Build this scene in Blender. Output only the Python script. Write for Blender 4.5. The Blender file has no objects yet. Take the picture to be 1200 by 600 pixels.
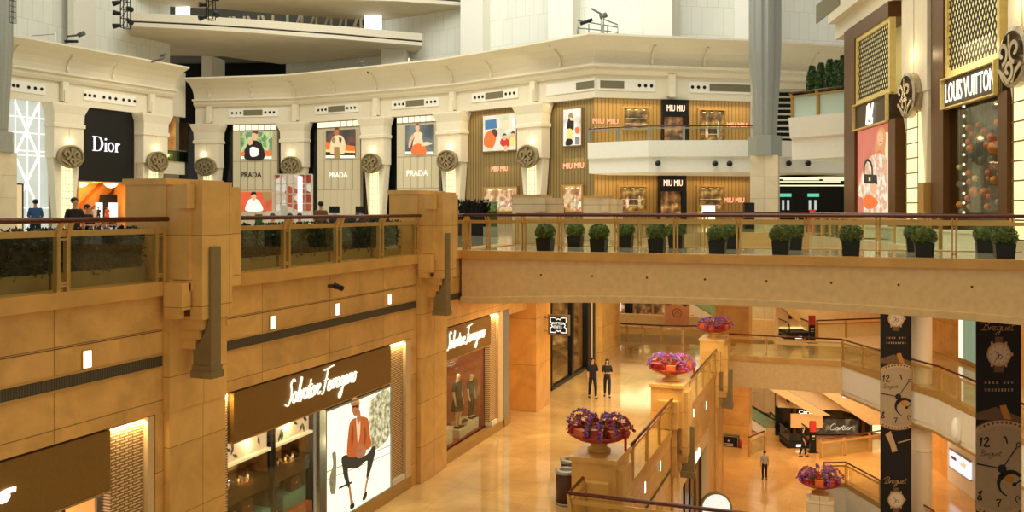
import bpy, math, random
from math import sin, cos, pi, atan2, sqrt, radians
from mathutils import Vector, Matrix

SC = bpy.context.scene
COL = SC.collection
rnd = random.Random(7)

# ------------------------------------------------------------------ camera
F, HX, HY, EYE = 1030.0, 600.0, 246.0, 8.27
YAW = radians(20.5); CS, SN = cos(YAW), sin(YAW)
cam_d = bpy.data.cameras.new('camera'); cam = bpy.data.objects.new('camera', cam_d); COL.objects.link(cam)
cam.location = (0, 0, EYE); cam.rotation_euler = (pi / 2, 0, YAW)
cam_d.sensor_width = 36; cam_d.lens = F / 1200 * 36; cam_d.shift_y = -(300 - HY) / 1200
cam_d.clip_end = 400; cam_d.clip_start = .1
SC.camera = cam
SC.view_settings.view_transform = 'Standard'; SC.view_settings.look = 'None'
SC.view_settings.gamma = 1; SC.view_settings.use_curve_mapping = False
SC.view_settings.exposure = 0.0
SC.cycles.use_denoising = True
SC.cycles.max_bounces = 6; SC.cycles.diffuse_bounces = 3; SC.cycles.glossy_bounces = 3
SC.cycles.transparent_max_bounces = 24; SC.cycles.sample_clamp_indirect = 6

def lin(c):
    return tuple(((x / 255) / 12.92 if x / 255 <= .04045 else ((x / 255 + .055) / 1.055) ** 2.4) for x in c)

# ------------------------------------------------------------------ world and large lights
W_ = bpy.data.worlds.new('world'); SC.world = W_; W_.use_nodes = True
W_.node_tree.nodes['Background'].inputs[0].default_value = (1.0, .93, .78, 1)
W_.node_tree.nodes['Background'].inputs[1].default_value = .42

def area(name, loc, size, power, col, rot=(0, 0, 0), sy=None, spread=None):
    l = bpy.data.lights.new(name, 'AREA'); l.energy = power; l.color = col; l.size = size
    if sy: l.shape = 'RECTANGLE'; l.size_y = sy
    if spread: l.spread = spread
    o = bpy.data.objects.new(name, l); o.location = loc; o.rotation_euler = rot; COL.objects.link(o)
    o['kind'] = 'structure'
    return o
# glass roof over the atrium (daylight), warm lamps under the slabs, and added fill lamps
WARM = (1.0, .80, .52)
area('roof_skylight', (-26, 38, 44), 60, 10000, (1.0, .97, .84), sy=50)
area('added_fill_atrium', (-3, 20, 22), 18, 900, (1.0, .80, .50), sy=18)  # added warm fill over the void, no fixture hangs there
area('ceiling_lamp_aisle', (-9, 40, 5.0), 5, 330, WARM, sy=9)
area('ceiling_lamp_bridge', (-8.8, 29.8, 5.15), 4.5, 230, WARM, sy=4)
area('added_fill_far', (-8, 62, 5.0), 18, 900, (1, .78, .45), sy=8)  # added fill that brightens the far lower floors
area('ceiling_lamp_lower', (-3, 54, -2.0), 10, 230, (1.0, .72, .42), sy=5)
area('ceiling_lamp_lower_far', (2, 64, -2.0), 16, 300, (1.0, .78, .48), sy=8)
area('added_fill_crossing', (-1, 32.3, 5.0), 12, 800, (1, .86, .64), rot=(radians(48), 0, 0), sy=.8)  # added fill tilted at the crossing fascia and banners
area('added_fill_stair', (2, 55.5, -2.0), 10, 480, (1, .84, .62), rot=(radians(45), 0, 0), sy=1)  # added fill that brightens the stair beams
area('added_fill_lower_west', (-14, 72, -1.9), 14, 600, (1, .84, .58), sy=8)  # added fill for the far ground floor
area('added_fill_far_west', (-13, 75, 4.9), 16, 700, (1, .84, .58), sy=10)  # second added fill, for the zone behind the far parapet
area('ceiling_lamp_east', (8.0, 44, 4.9), 5, 260, WARM, sy=12)
area('ceiling_lamp_east_lower', (8.0, 44, -2.0), 5, 200, WARM, sy=12)
area('gallery_lamps', (-45, 66, 20), 40, 1100, (1.0, .86, .62), rot=(radians(25), 0, radians(15)), sy=14)
area('gallery_lamps_east', (-2, 38, 16.5), 10, 260, (1.0, .82, .52), rot=(0, radians(-55), 0), sy=20)

area('added_fill_north', (-25, 60, 50), 40, 16000, (.97, .99, .94), rot=(radians(48), 0, 0), sy=24)  # added fill aimed at the upper north walls
# ------------------------------------------------------------------ pixel -> place on a known plane
def ray(px, py=HY):
    u = (px - HX) / F; v = (HY - py) / F
    return Vector((CS * u - SN, SN * u + CS, v))
def at_t(px, t, z=None, py=HY):
    d = ray(px, py) * t
    return Vector((d.x, d.y, EYE + d.z if z is None else z))
def on_z(px, py, z):
    d = ray(px, py); k = (z - EYE) / d.z
    return Vector((d.x * k, d.y * k, z))
def on_y(px, Y, py=HY):
    d = ray(px, py); k = Y / d.y
    return Vector((d.x * k, Y, EYE + d.z * k))

# ------------------------------------------------------------------ materials
MC = {}
def _new(name):
    m = bpy.data.materials.new(name); m.use_nodes = True
    return m, m.node_tree, m.node_tree.nodes['Principled BSDF']
def plain(name, col, rough=.6, metal=0, var=.08, scale=6.0, spec=.4, coat=0):
    if name in MC: return MC[name]
    m, nt, b = _new(name)
    c = lin(col)
    tc = nt.nodes.new('ShaderNodeTexCoord'); n = nt.nodes.new('ShaderNodeTexNoise')
    n.inputs['Scale'].default_value = scale; n.inputs['Detail'].default_value = 4
    nt.links.new(tc.outputs['Object'], n.inputs['Vector'])
    r = nt.nodes.new('ShaderNodeValToRGB')
    r.color_ramp.elements[0].position = .3; r.color_ramp.elements[1].position = .7
    r.color_ramp.elements[0].color = tuple(x * (1 - var) for x in c) + (1,)
    r.color_ramp.elements[1].color = tuple(min(1, x * (1 + var)) for x in c) + (1,)
    nt.links.new(n.outputs['Fac'], r.inputs['Fac']); nt.links.new(r.outputs['Color'], b.inputs['Base Color'])
    b.inputs['Roughness'].default_value = rough; b.inputs['Metallic'].default_value = metal
    b.inputs['Specular IOR Level'].default_value = spec
    if coat: b.inputs['Coat Weight'].default_value = coat; b.inputs['Coat Roughness'].default_value = .05
    MC[name] = m
    return m
def stone(name, col, bw, bh, plane='v', rough=.3, var=.16, mortar=.012, mcol=None, off=0.0, scale=.9, coat=0, shift=(0, 0), mixc=.8, tone=.085):
    """stone or tile slabs: brick texture for the joints, noise for the veins; plane v = local x,z, h = x,y, s = y,z"""
    if name in MC: return MC[name]
    m, nt, b = _new(name)
    c = lin(col); L = nt.links.new
    tc = nt.nodes.new('ShaderNodeTexCoord'); sp = nt.nodes.new('ShaderNodeSeparateXYZ'); cb = nt.nodes.new('ShaderNodeCombineXYZ')
    L(tc.outputs['Object'], sp.inputs[0])
    a, d = {'v': ('X', 'Z'), 'h': ('X', 'Y'), 's': ('Y', 'Z')}[plane]
    for src, dst, sh in ((a, 'X', shift[0]), (d, 'Y', shift[1])):
        ad = nt.nodes.new('ShaderNodeMath'); ad.operation = 'ADD'; ad.inputs[1].default_value = sh
        L(sp.outputs[src], ad.inputs[0]); L(ad.outputs[0], cb.inputs[dst])
    br = nt.nodes.new('ShaderNodeTexBrick'); br.offset = off; br.squash = 1
    br.inputs['Scale'].default_value = 1; br.inputs['Brick Width'].default_value = bw; br.inputs['Row Height'].default_value = bh
    br.inputs['Mortar Size'].default_value = mortar; br.inputs['Mortar Smooth'].default_value = .2
    br.inputs['Color1'].default_value = tuple(x * (1 + tone) for x in c) + (1,)
    br.inputs['Color2'].default_value = tuple(x * (1 - tone) for x in c) + (1,)
    br.inputs['Mortar'].default_value = (lin(mcol) if mcol else tuple(x * .42 for x in c)) + (1,)
    L(cb.outputs[0], br.inputs['Vector'])
    n = nt.nodes.new('ShaderNodeTexNoise'); n.inputs['Scale'].default_value = scale; n.inputs['Detail'].default_value = 8; n.inputs['Roughness'].default_value = .65
    n.inputs['Distortion'].default_value = .6
    L(tc.outputs['Object'], n.inputs['Vector'])
    r = nt.nodes.new('ShaderNodeValToRGB'); r.color_ramp.elements[0].position = .32; r.color_ramp.elements[1].position = .68
    lo, hi = 1 - var, 1 + var * .6
    r.color_ramp.elements[0].color = (lo, lo * .97, lo * .93, 1); r.color_ramp.elements[1].color = (hi, hi, hi, 1)
    L(n.outputs['Fac'], r.inputs['Fac'])
    mx = nt.nodes.new('ShaderNodeMix'); mx.data_type = 'RGBA'; mx.blend_type = 'MULTIPLY'; mx.inputs[0].default_value = mixc
    L(br.outputs['Color'], mx.inputs[6]); L(r.outputs['Color'], mx.inputs[7]); L(mx.outputs[2], b.inputs['Base Color'])
    b.inputs['Roughness'].default_value = rough
    if coat: b.inputs['Coat Weight'].default_value = coat; b.inputs['Coat Roughness'].default_value = .06
    MC[name] = m
    return m
def glow(name, col, strength=1.0, tex=0, scale=3.0):
    if name in MC: return MC[name]
    m, nt, b = _new(name)
    c = lin(col)
    b.inputs['Base Color'].default_value = tuple(x * .3 for x in c) + (1,)
    b.inputs['Emission Color'].default_value = c + (1,); b.inputs['Emission Strength'].default_value = strength
    if tex:
        tc = nt.nodes.new('ShaderNodeTexCoord'); n = nt.nodes.new('ShaderNodeTexNoise'); n.inputs['Scale'].default_value = scale; n.inputs['Detail'].default_value = 6
        r = nt.nodes.new('ShaderNodeValToRGB'); r.color_ramp.elements[0].position = .38; r.color_ramp.elements[1].position = .62
        r.color_ramp.elements[0].color = tuple(x * (1 - tex) for x in c) + (1,); r.color_ramp.elements[1].color = tuple(min(1, x * (1 + tex)) for x in c) + (1,)
        nt.links.new(tc.outputs['Object'], n.inputs['Vector']); nt.links.new(n.outputs['Fac'], r.inputs['Fac']); nt.links.new(r.outputs['Color'], b.inputs['Emission Color'])
    MC[name] = m
    return m
def mottle(name, cols, scale=3.0, strength=1.0, emit=True, rough=.5, vor=False, detail=3):
    """many-coloured print (poster pictures, shop goods far inside): a noise or cell pattern run through a colour ramp"""
    if name in MC: return MC[name]
    m, nt, b = _new(name)
    tc = nt.nodes.new('ShaderNodeTexCoord')
    if vor:
        n = nt.nodes.new('ShaderNodeTexVoronoi'); n.inputs['Scale'].default_value = scale
        sep = nt.nodes.new('ShaderNodeSeparateColor'); nt.links.new(n.outputs['Color'], sep.inputs[0]); out = sep.outputs[0]
    else:
        n = nt.nodes.new('ShaderNodeTexNoise'); n.inputs['Scale'].default_value = scale; n.inputs['Detail'].default_value = detail; out = n.outputs['Fac']
    nt.links.new(tc.outputs['Object'], n.inputs['Vector'])
    r = nt.nodes.new('ShaderNodeValToRGB'); r.color_ramp.interpolation = 'CONSTANT' if vor else 'LINEAR'
    k = len(cols); els = r.color_ramp.elements
    while len(els) < k: els.new(.5)
    for i, c in enumerate(cols):
        els[i].position = (i / k) if vor else .3 + .4 * i / max(1, k - 1); els[i].color = lin(c) + (1,)
    nt.links.new(out, r.inputs['Fac'])
    if emit:
        nt.links.new(r.outputs['Color'], b.inputs['Emission Color']); b.inputs['Emission Strength'].default_value = strength
        b.inputs['Base Color'].default_value = (.05, .05, .05, 1)
    else: nt.links.new(r.outputs['Color'], b.inputs['Base Color'])
    b.inputs['Roughness'].default_value = rough
    MC[name] = m
    return m
def glass(name, tint=(225, 240, 228), refl=.10, clear=.93):
    if name in MC: return MC[name]
    m = bpy.data.materials.new(name); m.use_nodes = True; nt = m.node_tree; nt.nodes.clear(); L = nt.links.new
    o = nt.nodes.new('ShaderNodeOutputMaterial'); t = nt.nodes.new('ShaderNodeBsdfTransparent'); g = nt.nodes.new('ShaderNodeBsdfGlossy')
    t.inputs[0].default_value = tuple(x * clear for x in lin(tint)) + (1,); g.inputs['Roughness'].default_value = .03
    fr = nt.nodes.new('ShaderNodeFresnel'); fr.inputs[0].default_value = 1.45
    mu = nt.nodes.new('ShaderNodeMath'); mu.operation = 'MULTIPLY'; mu.inputs[1].default_value = refl * 10
    L(fr.outputs[0], mu.inputs[0])
    mx = nt.nodes.new('ShaderNodeMixShader'); L(mu.outputs[0], mx.inputs[0]); L(t.outputs[0], mx.inputs[1]); L(g.outputs[0], mx.inputs[2]); L(mx.outputs[0], o.inputs[0])
    MC[name] = m
    return m
def frosted(name, col, alpha=.6):
    if name in MC: return MC[name]
    m, nt, b = _new(name)
    b.inputs['Base Color'].default_value = lin(col) + (1,); b.inputs['Alpha'].default_value = alpha; b.inputs['Roughness'].default_value = .25
    MC[name] = m
    return m
def stripes(name, c1, c2, period, axis='X', rough=.5, duty=.5, emit=0, metal=0):
    if name in MC: return MC[name]
    m, nt, b = _new(name); L = nt.links.new
    tc = nt.nodes.new('ShaderNodeTexCoord'); sp = nt.nodes.new('ShaderNodeSeparateXYZ'); L(tc.outputs['Object'], sp.inputs[0])
    a = nt.nodes.new('ShaderNodeMath'); a.operation = 'DIVIDE'; a.inputs[1].default_value = period; L(sp.outputs[axis], a.inputs[0])
    f = nt.nodes.new('ShaderNodeMath'); f.operation = 'FRACT'; L(a.outputs[0], f.inputs[0])
    r = nt.nodes.new('ShaderNodeValToRGB'); r.color_ramp.interpolation = 'CONSTANT'
    r.color_ramp.elements[0].color = lin(c1) + (1,); r.color_ramp.elements[1].position = duty; r.color_ramp.elements[1].color = lin(c2) + (1,)
    L(f.outputs[0], r.inputs['Fac']); L(r.outputs['Color'], b.inputs['Base Color']); b.inputs['Roughness'].default_value = rough
    b.inputs['Metallic'].default_value = metal
    MC[name] = m
    return m

# ------------------------------------------------------------------ mesh builder
def smooth_path(pts, n=6, closed=False):
    P = [Vector(p) for p in pts]; k = len(P); out = []
    rng = range(k) if closed else range(k - 1)
    for i in rng:
        p0 = P[(i - 1) % k] if closed or i > 0 else P[0]; p1 = P[i]; p2 = P[(i + 1) % k]
        p3 = P[(i + 2) % k] if closed or i + 2 < k else P[-1]
        for j in range(n):
            t = j / n
            out.append(.5 * ((2 * p1) + (p2 - p0) * t + (2 * p0 - 5 * p1 + 4 * p2 - p3) * t * t + (3 * p1 - p0 - 3 * p2 + p3) * t ** 3))
    if not closed: out.append(P[-1])
    return out
class MB:
    def __init__(s, mat=None):
        s.v = []; s.f = []; s.mi = []; s.sm = []; s.mats = []; s.cur = 0; s.smooth = False
        if mat: s.use(mat)
    def use(s, mat):
        if mat not in s.mats: s.mats.append(mat)
        s.cur = s.mats.index(mat); return s
    def face(s, idx, sm=None):
        s.f.append(tuple(idx)); s.mi.append(s.cur); s.sm.append(s.smooth if sm is None else sm)
    def quad(s, a, b, c, d):
        i = len(s.v); s.v += [tuple(a), tuple(b), tuple(c), tuple(d)]; s.face((i, i + 1, i + 2, i + 3))
    def poly(s, pts):
        i = len(s.v); s.v += [tuple(p) for p in pts]; s.face(range(i, i + len(pts)))
    def box(s, x0, x1, y0, y1, z0, z1):
        i = len(s.v)
        s.v += [(x0, y0, z0), (x1, y0, z0), (x1, y1, z0), (x0, y1, z0), (x0, y0, z1), (x1, y0, z1), (x1, y1, z1), (x0, y1, z1)]
        for q in ((0, 3, 2, 1), (4, 5, 6, 7), (0, 1, 5, 4), (1, 2, 6, 5), (2, 3, 7, 6), (3, 0, 4, 7)): s.face([i + k for k in q], False)
        return s
    def prism(s, pts, a0, a1, plane='xz', sm=False):
        """2-D outline extruded: xz -> along y, xy -> along z, yz -> along x"""
        n = len(pts); i = len(s.v)
        for a in (a0, a1):
            for p in pts:
                x, y = p[0], p[1]
                s.v.append((x, a, y) if plane == 'xz' else (x, y, a) if plane == 'xy' else (a, x, y))
        s.face(range(i, i + n), False); s.face(list(range(i + 2 * n - 1, i + n - 1, -1)), False)
        for k in range(n): s.face((i + k, i + n + k, i + n + (k + 1) % n, i + (k + 1) % n), sm)
        return s
    def ring(s, pts_list, closed=True, caps=True, sm=True):
        """skin a list of same-length loops"""
        n = len(pts_list[0]); i = len(s.v)
        for L_ in pts_list: s.v += [tuple(p) for p in L_]
        for a in range(len(pts_list) - 1):
            for k in range(n if closed else n - 1):
                s.face((i + a * n + k, i + a * n + (k + 1) % n, i + (a + 1) * n + (k + 1) % n, i + (a + 1) * n + k), sm)
        if caps and closed:
            s.face(list(range(i + n - 1, i - 1, -1)), False); e = i + (len(pts_list) - 1) * n; s.face(range(e, e + n), False)
        return s
    def lathe(s, cx, cy, prof, n=20, sm=True):
        return s.ring([[(cx + r * cos(2 * pi * k / n), cy + r * sin(2 * pi * k / n), z) for k in range(n)] for r, z in prof], sm=sm)
    def tube(s, pts, r, n=8):
        P = [Vector(p) for p in pts]; loops = []
        for i, p in enumerate(P):
            d = (P[min(i + 1, len(P) - 1)] - P[max(i - 1, 0)]); d = d.normalized() if d.length > 1e-9 else Vector((0, 0, 1))
            a = d.cross(Vector((0, 0, 1)) if abs(d.z) < .95 else Vector((1, 0, 0))).normalized(); b = d.cross(a)
            rr = r[i] if isinstance(r, (list, tuple)) else r
            loops.append([p + a * rr * cos(2 * pi * k / n) + b * rr * sin(2 * pi * k / n) for k in range(n)])
        return s.ring(loops)
    def ball(s, c, r, n=12, m=8):
        rx, ry, rz = (r, r, r) if not isinstance(r, (list, tuple)) else r
        return s.ring([[(c[0] + rx * sin(pi * (j + .02) / (m + .04)) * cos(2 * pi * k / n), c[1] + ry * sin(pi * (j + .02) / (m + .04)) * sin(2 * pi * k / n), c[2] - rz * cos(pi * (j + .02) / (m + .04))) for k in range(n)] for j in range(m + 1)])
    def cyl(s, p0, p1, r, n=12):
        return s.tube([p0, p1], r, n)
    def stroke(s, pts, w, y0, y1, sm=5, closed=False):
        """a pen stroke in the x,z plane with width w (number or list per point)"""
        P = smooth_path([(p[0], p[1]) for p in pts], sm, closed) if sm else [Vector((p[0], p[1])) for p in pts]
        n = len(P); Wd = []
        for i in range(n):
            if isinstance(w, (list, tuple)):
                q = i / max(1, n - 1) * (len(w) - 1); a = int(q); b = min(a + 1, len(w) - 1); Wd.append(w[a] + (w[b] - w[a]) * (q - a))
            else: Wd.append(w)
        loops = []
        for i in range(n):
            d = P[(i + 1) % n] - P[i - 1] if closed else P[min(i + 1, n - 1)] - P[max(i - 1, 0)]
            d = d.normalized() if d.length > 1e-9 else Vector((1, 0)); nn = Vector((-d.y, d.x)) * Wd[i] / 2
            a = P[i] + nn; b = P[i] - nn
            loops.append([(a.x, y0, a.y), (b.x, y0, b.y), (b.x, y1, b.y), (a.x, y1, a.y)])
        if closed: loops.append(loops[0])
        return s.ring(loops, sm=False, caps=not closed)
    def build(s, name, parent=None, loc=(0, 0, 0), rotz=0, **props):
        me = bpy.data.meshes.new(name); me.from_pydata(s.v, [], s.f)
        for m in s.mats: me.materials.append(m)
        me.polygons.foreach_set('material_index', s.mi); me.polygons.foreach_set('use_smooth', s.sm)
        import bmesh
        bm = bmesh.new(); bm.from_mesh(me); bmesh.ops.recalc_face_normals(bm, faces=bm.faces); bm.to_mesh(me); bm.free()
        me.update()
        o = bpy.data.objects.new(name, me); COL.objects.link(o)
        o.location = loc; o.rotation_euler = (0, 0, rotz)
        if parent is not None: o.parent = parent
        for k, v in props.items(): o[k] = v
        return o
def tag(o, label, cat, group=None):
    o['label'] = label; o['category'] = cat
    if group: o['group'] = group
    return o
def thing(name, label, cat, loc=(0, 0, 0), rotz=0, group=None):
    o = bpy.data.objects.new(name, None); COL.objects.link(o); o.empty_display_size = .2
    o.location = loc; o.rotation_euler = (0, 0, rotz)
    return tag(o, label, cat, group)
def struct(o): o['kind'] = 'structure'; return o
def dup(r0, loc, rotz=0, label=None, scale=None):
    r = r0.copy(); COL.objects.link(r); r.location = loc; r.rotation_euler = (0, 0, rotz)
    if label: r['label'] = label
    if scale: r.scale = (scale,) * 3
    for ch in list(r0.children):
        c = ch.copy(); COL.objects.link(c); c.parent = r
        for g in ch.children:
            d = g.copy(); COL.objects.link(d); d.parent = c
    return r
class Wall:
    """a vertical plane from A (left as seen) to B; local x runs along it, local y into the wall, z up"""
    def __init__(s, A, B):
        s.A = Vector(A[:2]); s.B = Vector(B[:2]); d = s.B - s.A; s.len = d.length; s.d = d.normalized(); s.rot = atan2(d.y, d.x)
        s.n = Vector((-s.d.y, s.d.x))
    def at(s, px, py=HY, off=0.0):
        r = ray(px, py); r2 = Vector((r.x, r.y)); A = s.A + s.n * off
        k = A.dot(s.n) / r2.dot(s.n); p = r2 * k
        return (p - A).dot(s.d), EYE + r.z * k
    def P(s, u, y=0, z=0):
        q = s.A + s.d * u + s.n * y
        return Vector((q.x, q.y, z))
    def thing(s, name, label, cat, u, z, y=0, group=None): return thing(name, label, cat, s.P(u, y, z), s.rot, group)

def text_mesh(name, body, w, h, mat, parent, loc, depth=.04, rotx=pi / 2, rotz=0, bold=.0):
    """lettering w metres wide and h high, centred at loc, facing local -y"""
    cu = bpy.data.curves.new(name, 'FONT'); cu.body = body; cu.extrude = .5; cu.offset = bold; cu.resolution_u = 3
    o = bpy.data.objects.new(name + '_curve', cu); COL.objects.link(o)
    bpy.context.view_layer.update()
    me = bpy.data.meshes.new_from_object(o.evaluated_get(bpy.context.evaluated_depsgraph_get()))
    bpy.data.objects.remove(o); bpy.data.curves.remove(cu)
    xs = [v.co.x for v in me.vertices]; ys = [v.co.y for v in me.vertices]
    cx, cy = (min(xs) + max(xs)) / 2, (min(ys) + max(ys)) / 2; kx = w / (max(xs) - min(xs)); ky = h / (max(ys) - min(ys))
    for v in me.vertices: v.co = ((v.co.x - cx) * kx, -v.co.z * depth, (v.co.y - cy) * ky)
    me.flip_normals() if False else None
    me.materials.clear(); me.materials.append(mat)
    o = bpy.data.objects.new(name, me); COL.objects.link(o); o.parent = parent; o.location = loc; o.rotation_euler = (0, 0, rotz)
    return o
CUR = {
 'a': ([[(.8,.8),(.5,1),(.15,.7),(.15,.25),(.45,0),(.75,.35),(.8,.9),(.78,.2),(1.05,.05)]], 1.0),
 'l': ([[(-.05,.1),(.35,1.2),(.45,2.0),(.3,2.1),(.2,1.2),(.25,.1),(.5,.05)]], .5),
 'v': ([[(0,.8),(.15,.95),(.3,.05),(.4,.05),(.7,.95),(.9,.85)]], .85),
 't': ([[(.2,1.7),(.15,.2),(.35,0),(.55,.15)], [(-.15,1.1),(.25,1.15),(.65,1.2)]], .55),
 'o': ([[(.45,1),(.1,.6),(.2,.05),(.55,.05),(.75,.55),(.45,1),(.9,.85)]], .85),
 'r': ([[(0,.05),(.1,.9),(.15,.1),(.2,.6),(.45,1),(.65,.9)]], .62),
 'e': ([[(0,.4),(.5,.7),(.4,1),(.1,.75),(.1,.2),(.4,0),(.78,.25)]], .75),
 'S': ([[(1.1,1.9),(.7,2.2),(.3,1.8),(.6,1.2),(.7,.5),(.3,-.1),(-.3,.1)]], 1.0),
 'F': ([[(-.3,2.1),(.6,2.2),(1.9,2.35)], [(.6,2.2),(.45,1),(.2,0),(-.15,-.1)], [(.1,1.1),(.5,1.15),(.95,1.2)]], 1.1),
 'g': ([[(.8,.8),(.5,1),(.15,.7),(.2,.2),(.6,.2),(.85,1),(.75,-.6),(.35,-1.1),(.1,-.7),(.8,-.1),(1.05,.1)]], 1.0),
 'm': ([[(0,.9),(.1,.1),(.15,.7),(.4,1),(.5,.1),(.55,.7),(.8,1),(.9,.1),(1.15,.05)]], 1.1),
 'u': ([[(0,.95),(.1,.15),(.4,0),(.7,.5),(.75,.95),(.78,.1),(1.05,.05)]], 1.0),
 'i': ([[(.1,.95),(.1,.2),(.4,.05)], [(.12,1.4),(.16,1.5)]], .4),
 'B': ([[(.4,2.1),(.3,1),(.2,0)], [(-.5,1.5),(.4,2.25),(1,2),(.9,1.4),(.4,1.15),(1.05,.9),(.9,.1),(-.2,.1)]], 1.3),
 'C': ([[(1.2,1.8),(.9,2.2),(.4,1.8),(.1,.9),(.4,.05),(1,.1),(1.4,.5)]], 1.3),
 ' ': ([], .5)}
def script_mesh(name, words, w, h, mat, parent, loc, pen=.16, slant=.28, depth=.04, tail=0, rotz=0):
    """handwritten lettering in pen strokes, w wide, h high (ascender to base), centred on loc"""
    adv = sum(CUR[c][1] for c in words); k = h / 2.2; kx = w / adv; x = -w / 2; mb = MB(mat)
    for c in words:
        for st in CUR[c][0]:
            pts = [(x + p[0] * kx + (p[1] - 1) * k * slant, (p[1] - 1) * k) for p in st]
            mb.stroke(pts, pen * k, -depth, 0, 4)
        x += CUR[c][1] * kx
    if tail: mb.stroke([(x - .05 * kx, .0 * k), (x + .6 * kx, .15 * k), (x + tail * kx, .25 * k)], pen * k, -depth, 0, 4)
    o = mb.build(name, parent, loc); o.rotation_euler = (0, 0, rotz)
    return o

# ------------------------------------------------------------------ the palette
M_wall = stone('honey_marble_panels', (228, 176, 96), 2.75, 1.34, 'v', rough=.32, var=.30, scale=1.1, off=0, shift=(.2, -.66), mortar=.01)
M_pier = stone('honey_marble_pier', (232, 182, 100), 1.9, 1.34, 'v', rough=.26, var=.2, scale=.9, shift=(.95, -.66), mortar=.008)
M_cope = plain('honey_marble_coping', (214, 162, 84), .28, var=.14, scale=1.2)
M_fascia = plain('sandy_stone_fascia', (232, 196, 134), .5, var=.07, scale=5)
M_floor = stone('polished_floor_marble', (232, 192, 122), 1.2, 1.2, 'h', rough=.09, var=.30, scale=.5, mortar=.003, coat=.5, tone=.025)
M_floor_low = stone('polished_floor_amber', (230, 176, 100), 1.2, 1.2, 'h', rough=.14, var=.26, scale=.4, mortar=.003, coat=.4, tone=.025)
M_floor_up = stone('polished_floor_grey', (214, 205, 180), .9, .9, 'h', rough=.08, var=.12, scale=.6, mortar=.004, coat=.4)
M_cream = plain('cream_plaster', (228, 218, 192), .7, var=.03)
M_white = plain('white_plaster', (240, 236, 220), .65, var=.03)
M_tile = stone('white_wall_tile', (242, 243, 230), 1.2, 3.0, 'v', rough=.6, var=.03, mortar=.03, mcol=(222, 222, 206), off=.5, mixc=.5, tone=.02)
M_band = plain('shade_grey_pier', (186, 184, 164), .7, var=.03)
M_soffit = plain('soffit_plaster', (222, 208, 178), .8, var=.05, scale=.5)
M_grey = plain('pewter_metal', (150, 136, 96), .38, metal=.55, var=.05)
M_gold = plain('champagne_metal', (214, 174, 100), .32, metal=.45, var=.05)
M_gold_dull = plain('dull_gold_metal', (190, 150, 80), .42, metal=.35, var=.05)
M_rail = plain('dark_red_wood', (88, 30, 18), .25, var=.2, spec=.6)
M_black = plain('black_paint', (14, 14, 13), .4, var=.1)
M_blackm = stone('black_marble', (20, 22, 19), 2.2, 2.2, 'v', rough=.15, var=.5, mortar=.01, mcol=(34, 38, 32))
M_steel = plain('grey_steel', (168, 170, 160), .35, metal=.6, var=.04)
M_beige = stone('beige_stone_base', (222, 204, 168), 2.0, 1.6, 'v', rough=.4, var=.12, mortar=.012)
M_glass = glass('clear_glass', (248, 250, 242), .018, .99)
M_glass_g = glass('green_glass', (176, 206, 178), .04, .9)
M_vent = stripes('vent_grille', (92, 80, 52), (62, 54, 36), .05, 'X', .6)
M_ventf = plain('vent_olive', (118, 112, 84), .6, var=.05)
M_brown = plain('bronze_brown', (96, 62, 26), .38, metal=.25, var=.08)
M_sign = plain('bronze_signboard', (140, 104, 46), .42, metal=.2, var=.07, scale=20)
M_lit = glow('lit_letters', (255, 248, 224), 1.5)
M_warmlit = glow('warm_lamp', (255, 226, 160), 2.4)
M_leaf = mottle('boxwood_leaves', [(52, 66, 16), (86, 104, 24), (126, 142, 44)], 9, emit=False, rough=.55)
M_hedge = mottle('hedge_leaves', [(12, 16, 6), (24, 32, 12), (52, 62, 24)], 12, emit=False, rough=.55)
M_tree = mottle('conifer_leaves', [(24, 42, 14), (50, 80, 26), (90, 118, 50)], 6, emit=False, rough=.6)
M_dark = plain('dark_interior', (26, 20, 14), .7, var=.2)
M_stoneo = stone('amber_wall_stone', (224, 164, 84), 2.4, 1.9, 'v', rough=.22, var=.22, mortar=.008)
# ================================================================== SETTING
Z1, Z2, Z3, Z4 = -6.9, 0.0, 6.9, 13.8
def slab(name, pts, z1, z0, mat, side=None):
    mb = MB(mat); mb.prism(pts, z0, z1, 'xy')
    return struct(mb.build(name))
def sweep(pts, prof, mb, out=-1):
    """profile (d toward the viewer side, z) swept along a plan polyline with mitred corners"""
    P = [Vector(p[:2]) for p in pts]; loops = []
    for i, p in enumerate(P):
        d1 = (P[i] - P[i - 1]).normalized() if i else (P[1] - P[0]).normalized()
        d2 = (P[i + 1] - P[i]).normalized() if i + 1 < len(P) else d1
        n1 = Vector((-d1.y, d1.x)) * out; n2 = Vector((-d2.y, d2.x)) * out
        n = (n1 + n2).normalized(); k = 1 / max(.4, n.dot(n1))
        loops.append([(p.x + n.x * d * k, p.y + n.y * d * k, z) for d, z in prof])
    mb.ring(loops, sm=False)
    return mb
# --- floors
EAST2 = [(0.1, 51), (1.9, 47.5), (4.07, 43.8), (5.2, 40.3), (6.5, 35), (7.6, 27)]
slab('floor_upper_west', [(-130, -6), (-12.05, -6), (-12.05, 32.5), (-11, 32.6), (-9.6, 38), (-8.5, 46), (-8, 54.5), (-.5, 54.5), (-1.6, 51), (.4, 44), (2.6, 36), (3.2, 32.6), (40, 32.6), (40, 140), (-130, 140)], Z3, 5.3, M_floor_up)
slab('floor_lower_aisle', [(-30, 20.9), (-6.05, 20.9), (-6.05, 51), (-6.0, 55), (-8.2, 54.6), (-10.5, 53.6), (-13.3, 52.4), (-30, 52)], Z2, -1.7, M_floor)
slab('floor_lower_near', [(-30, 4), (12, 4), (12, 20.9), (-30, 20.9)], Z2, -1.7, M_floor)
slab('floor_crossing', [(-6.0, 51.05), (0.15, 51.05), (3, 57), (-6, 56)], Z2, -1.7, M_floor)
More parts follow.
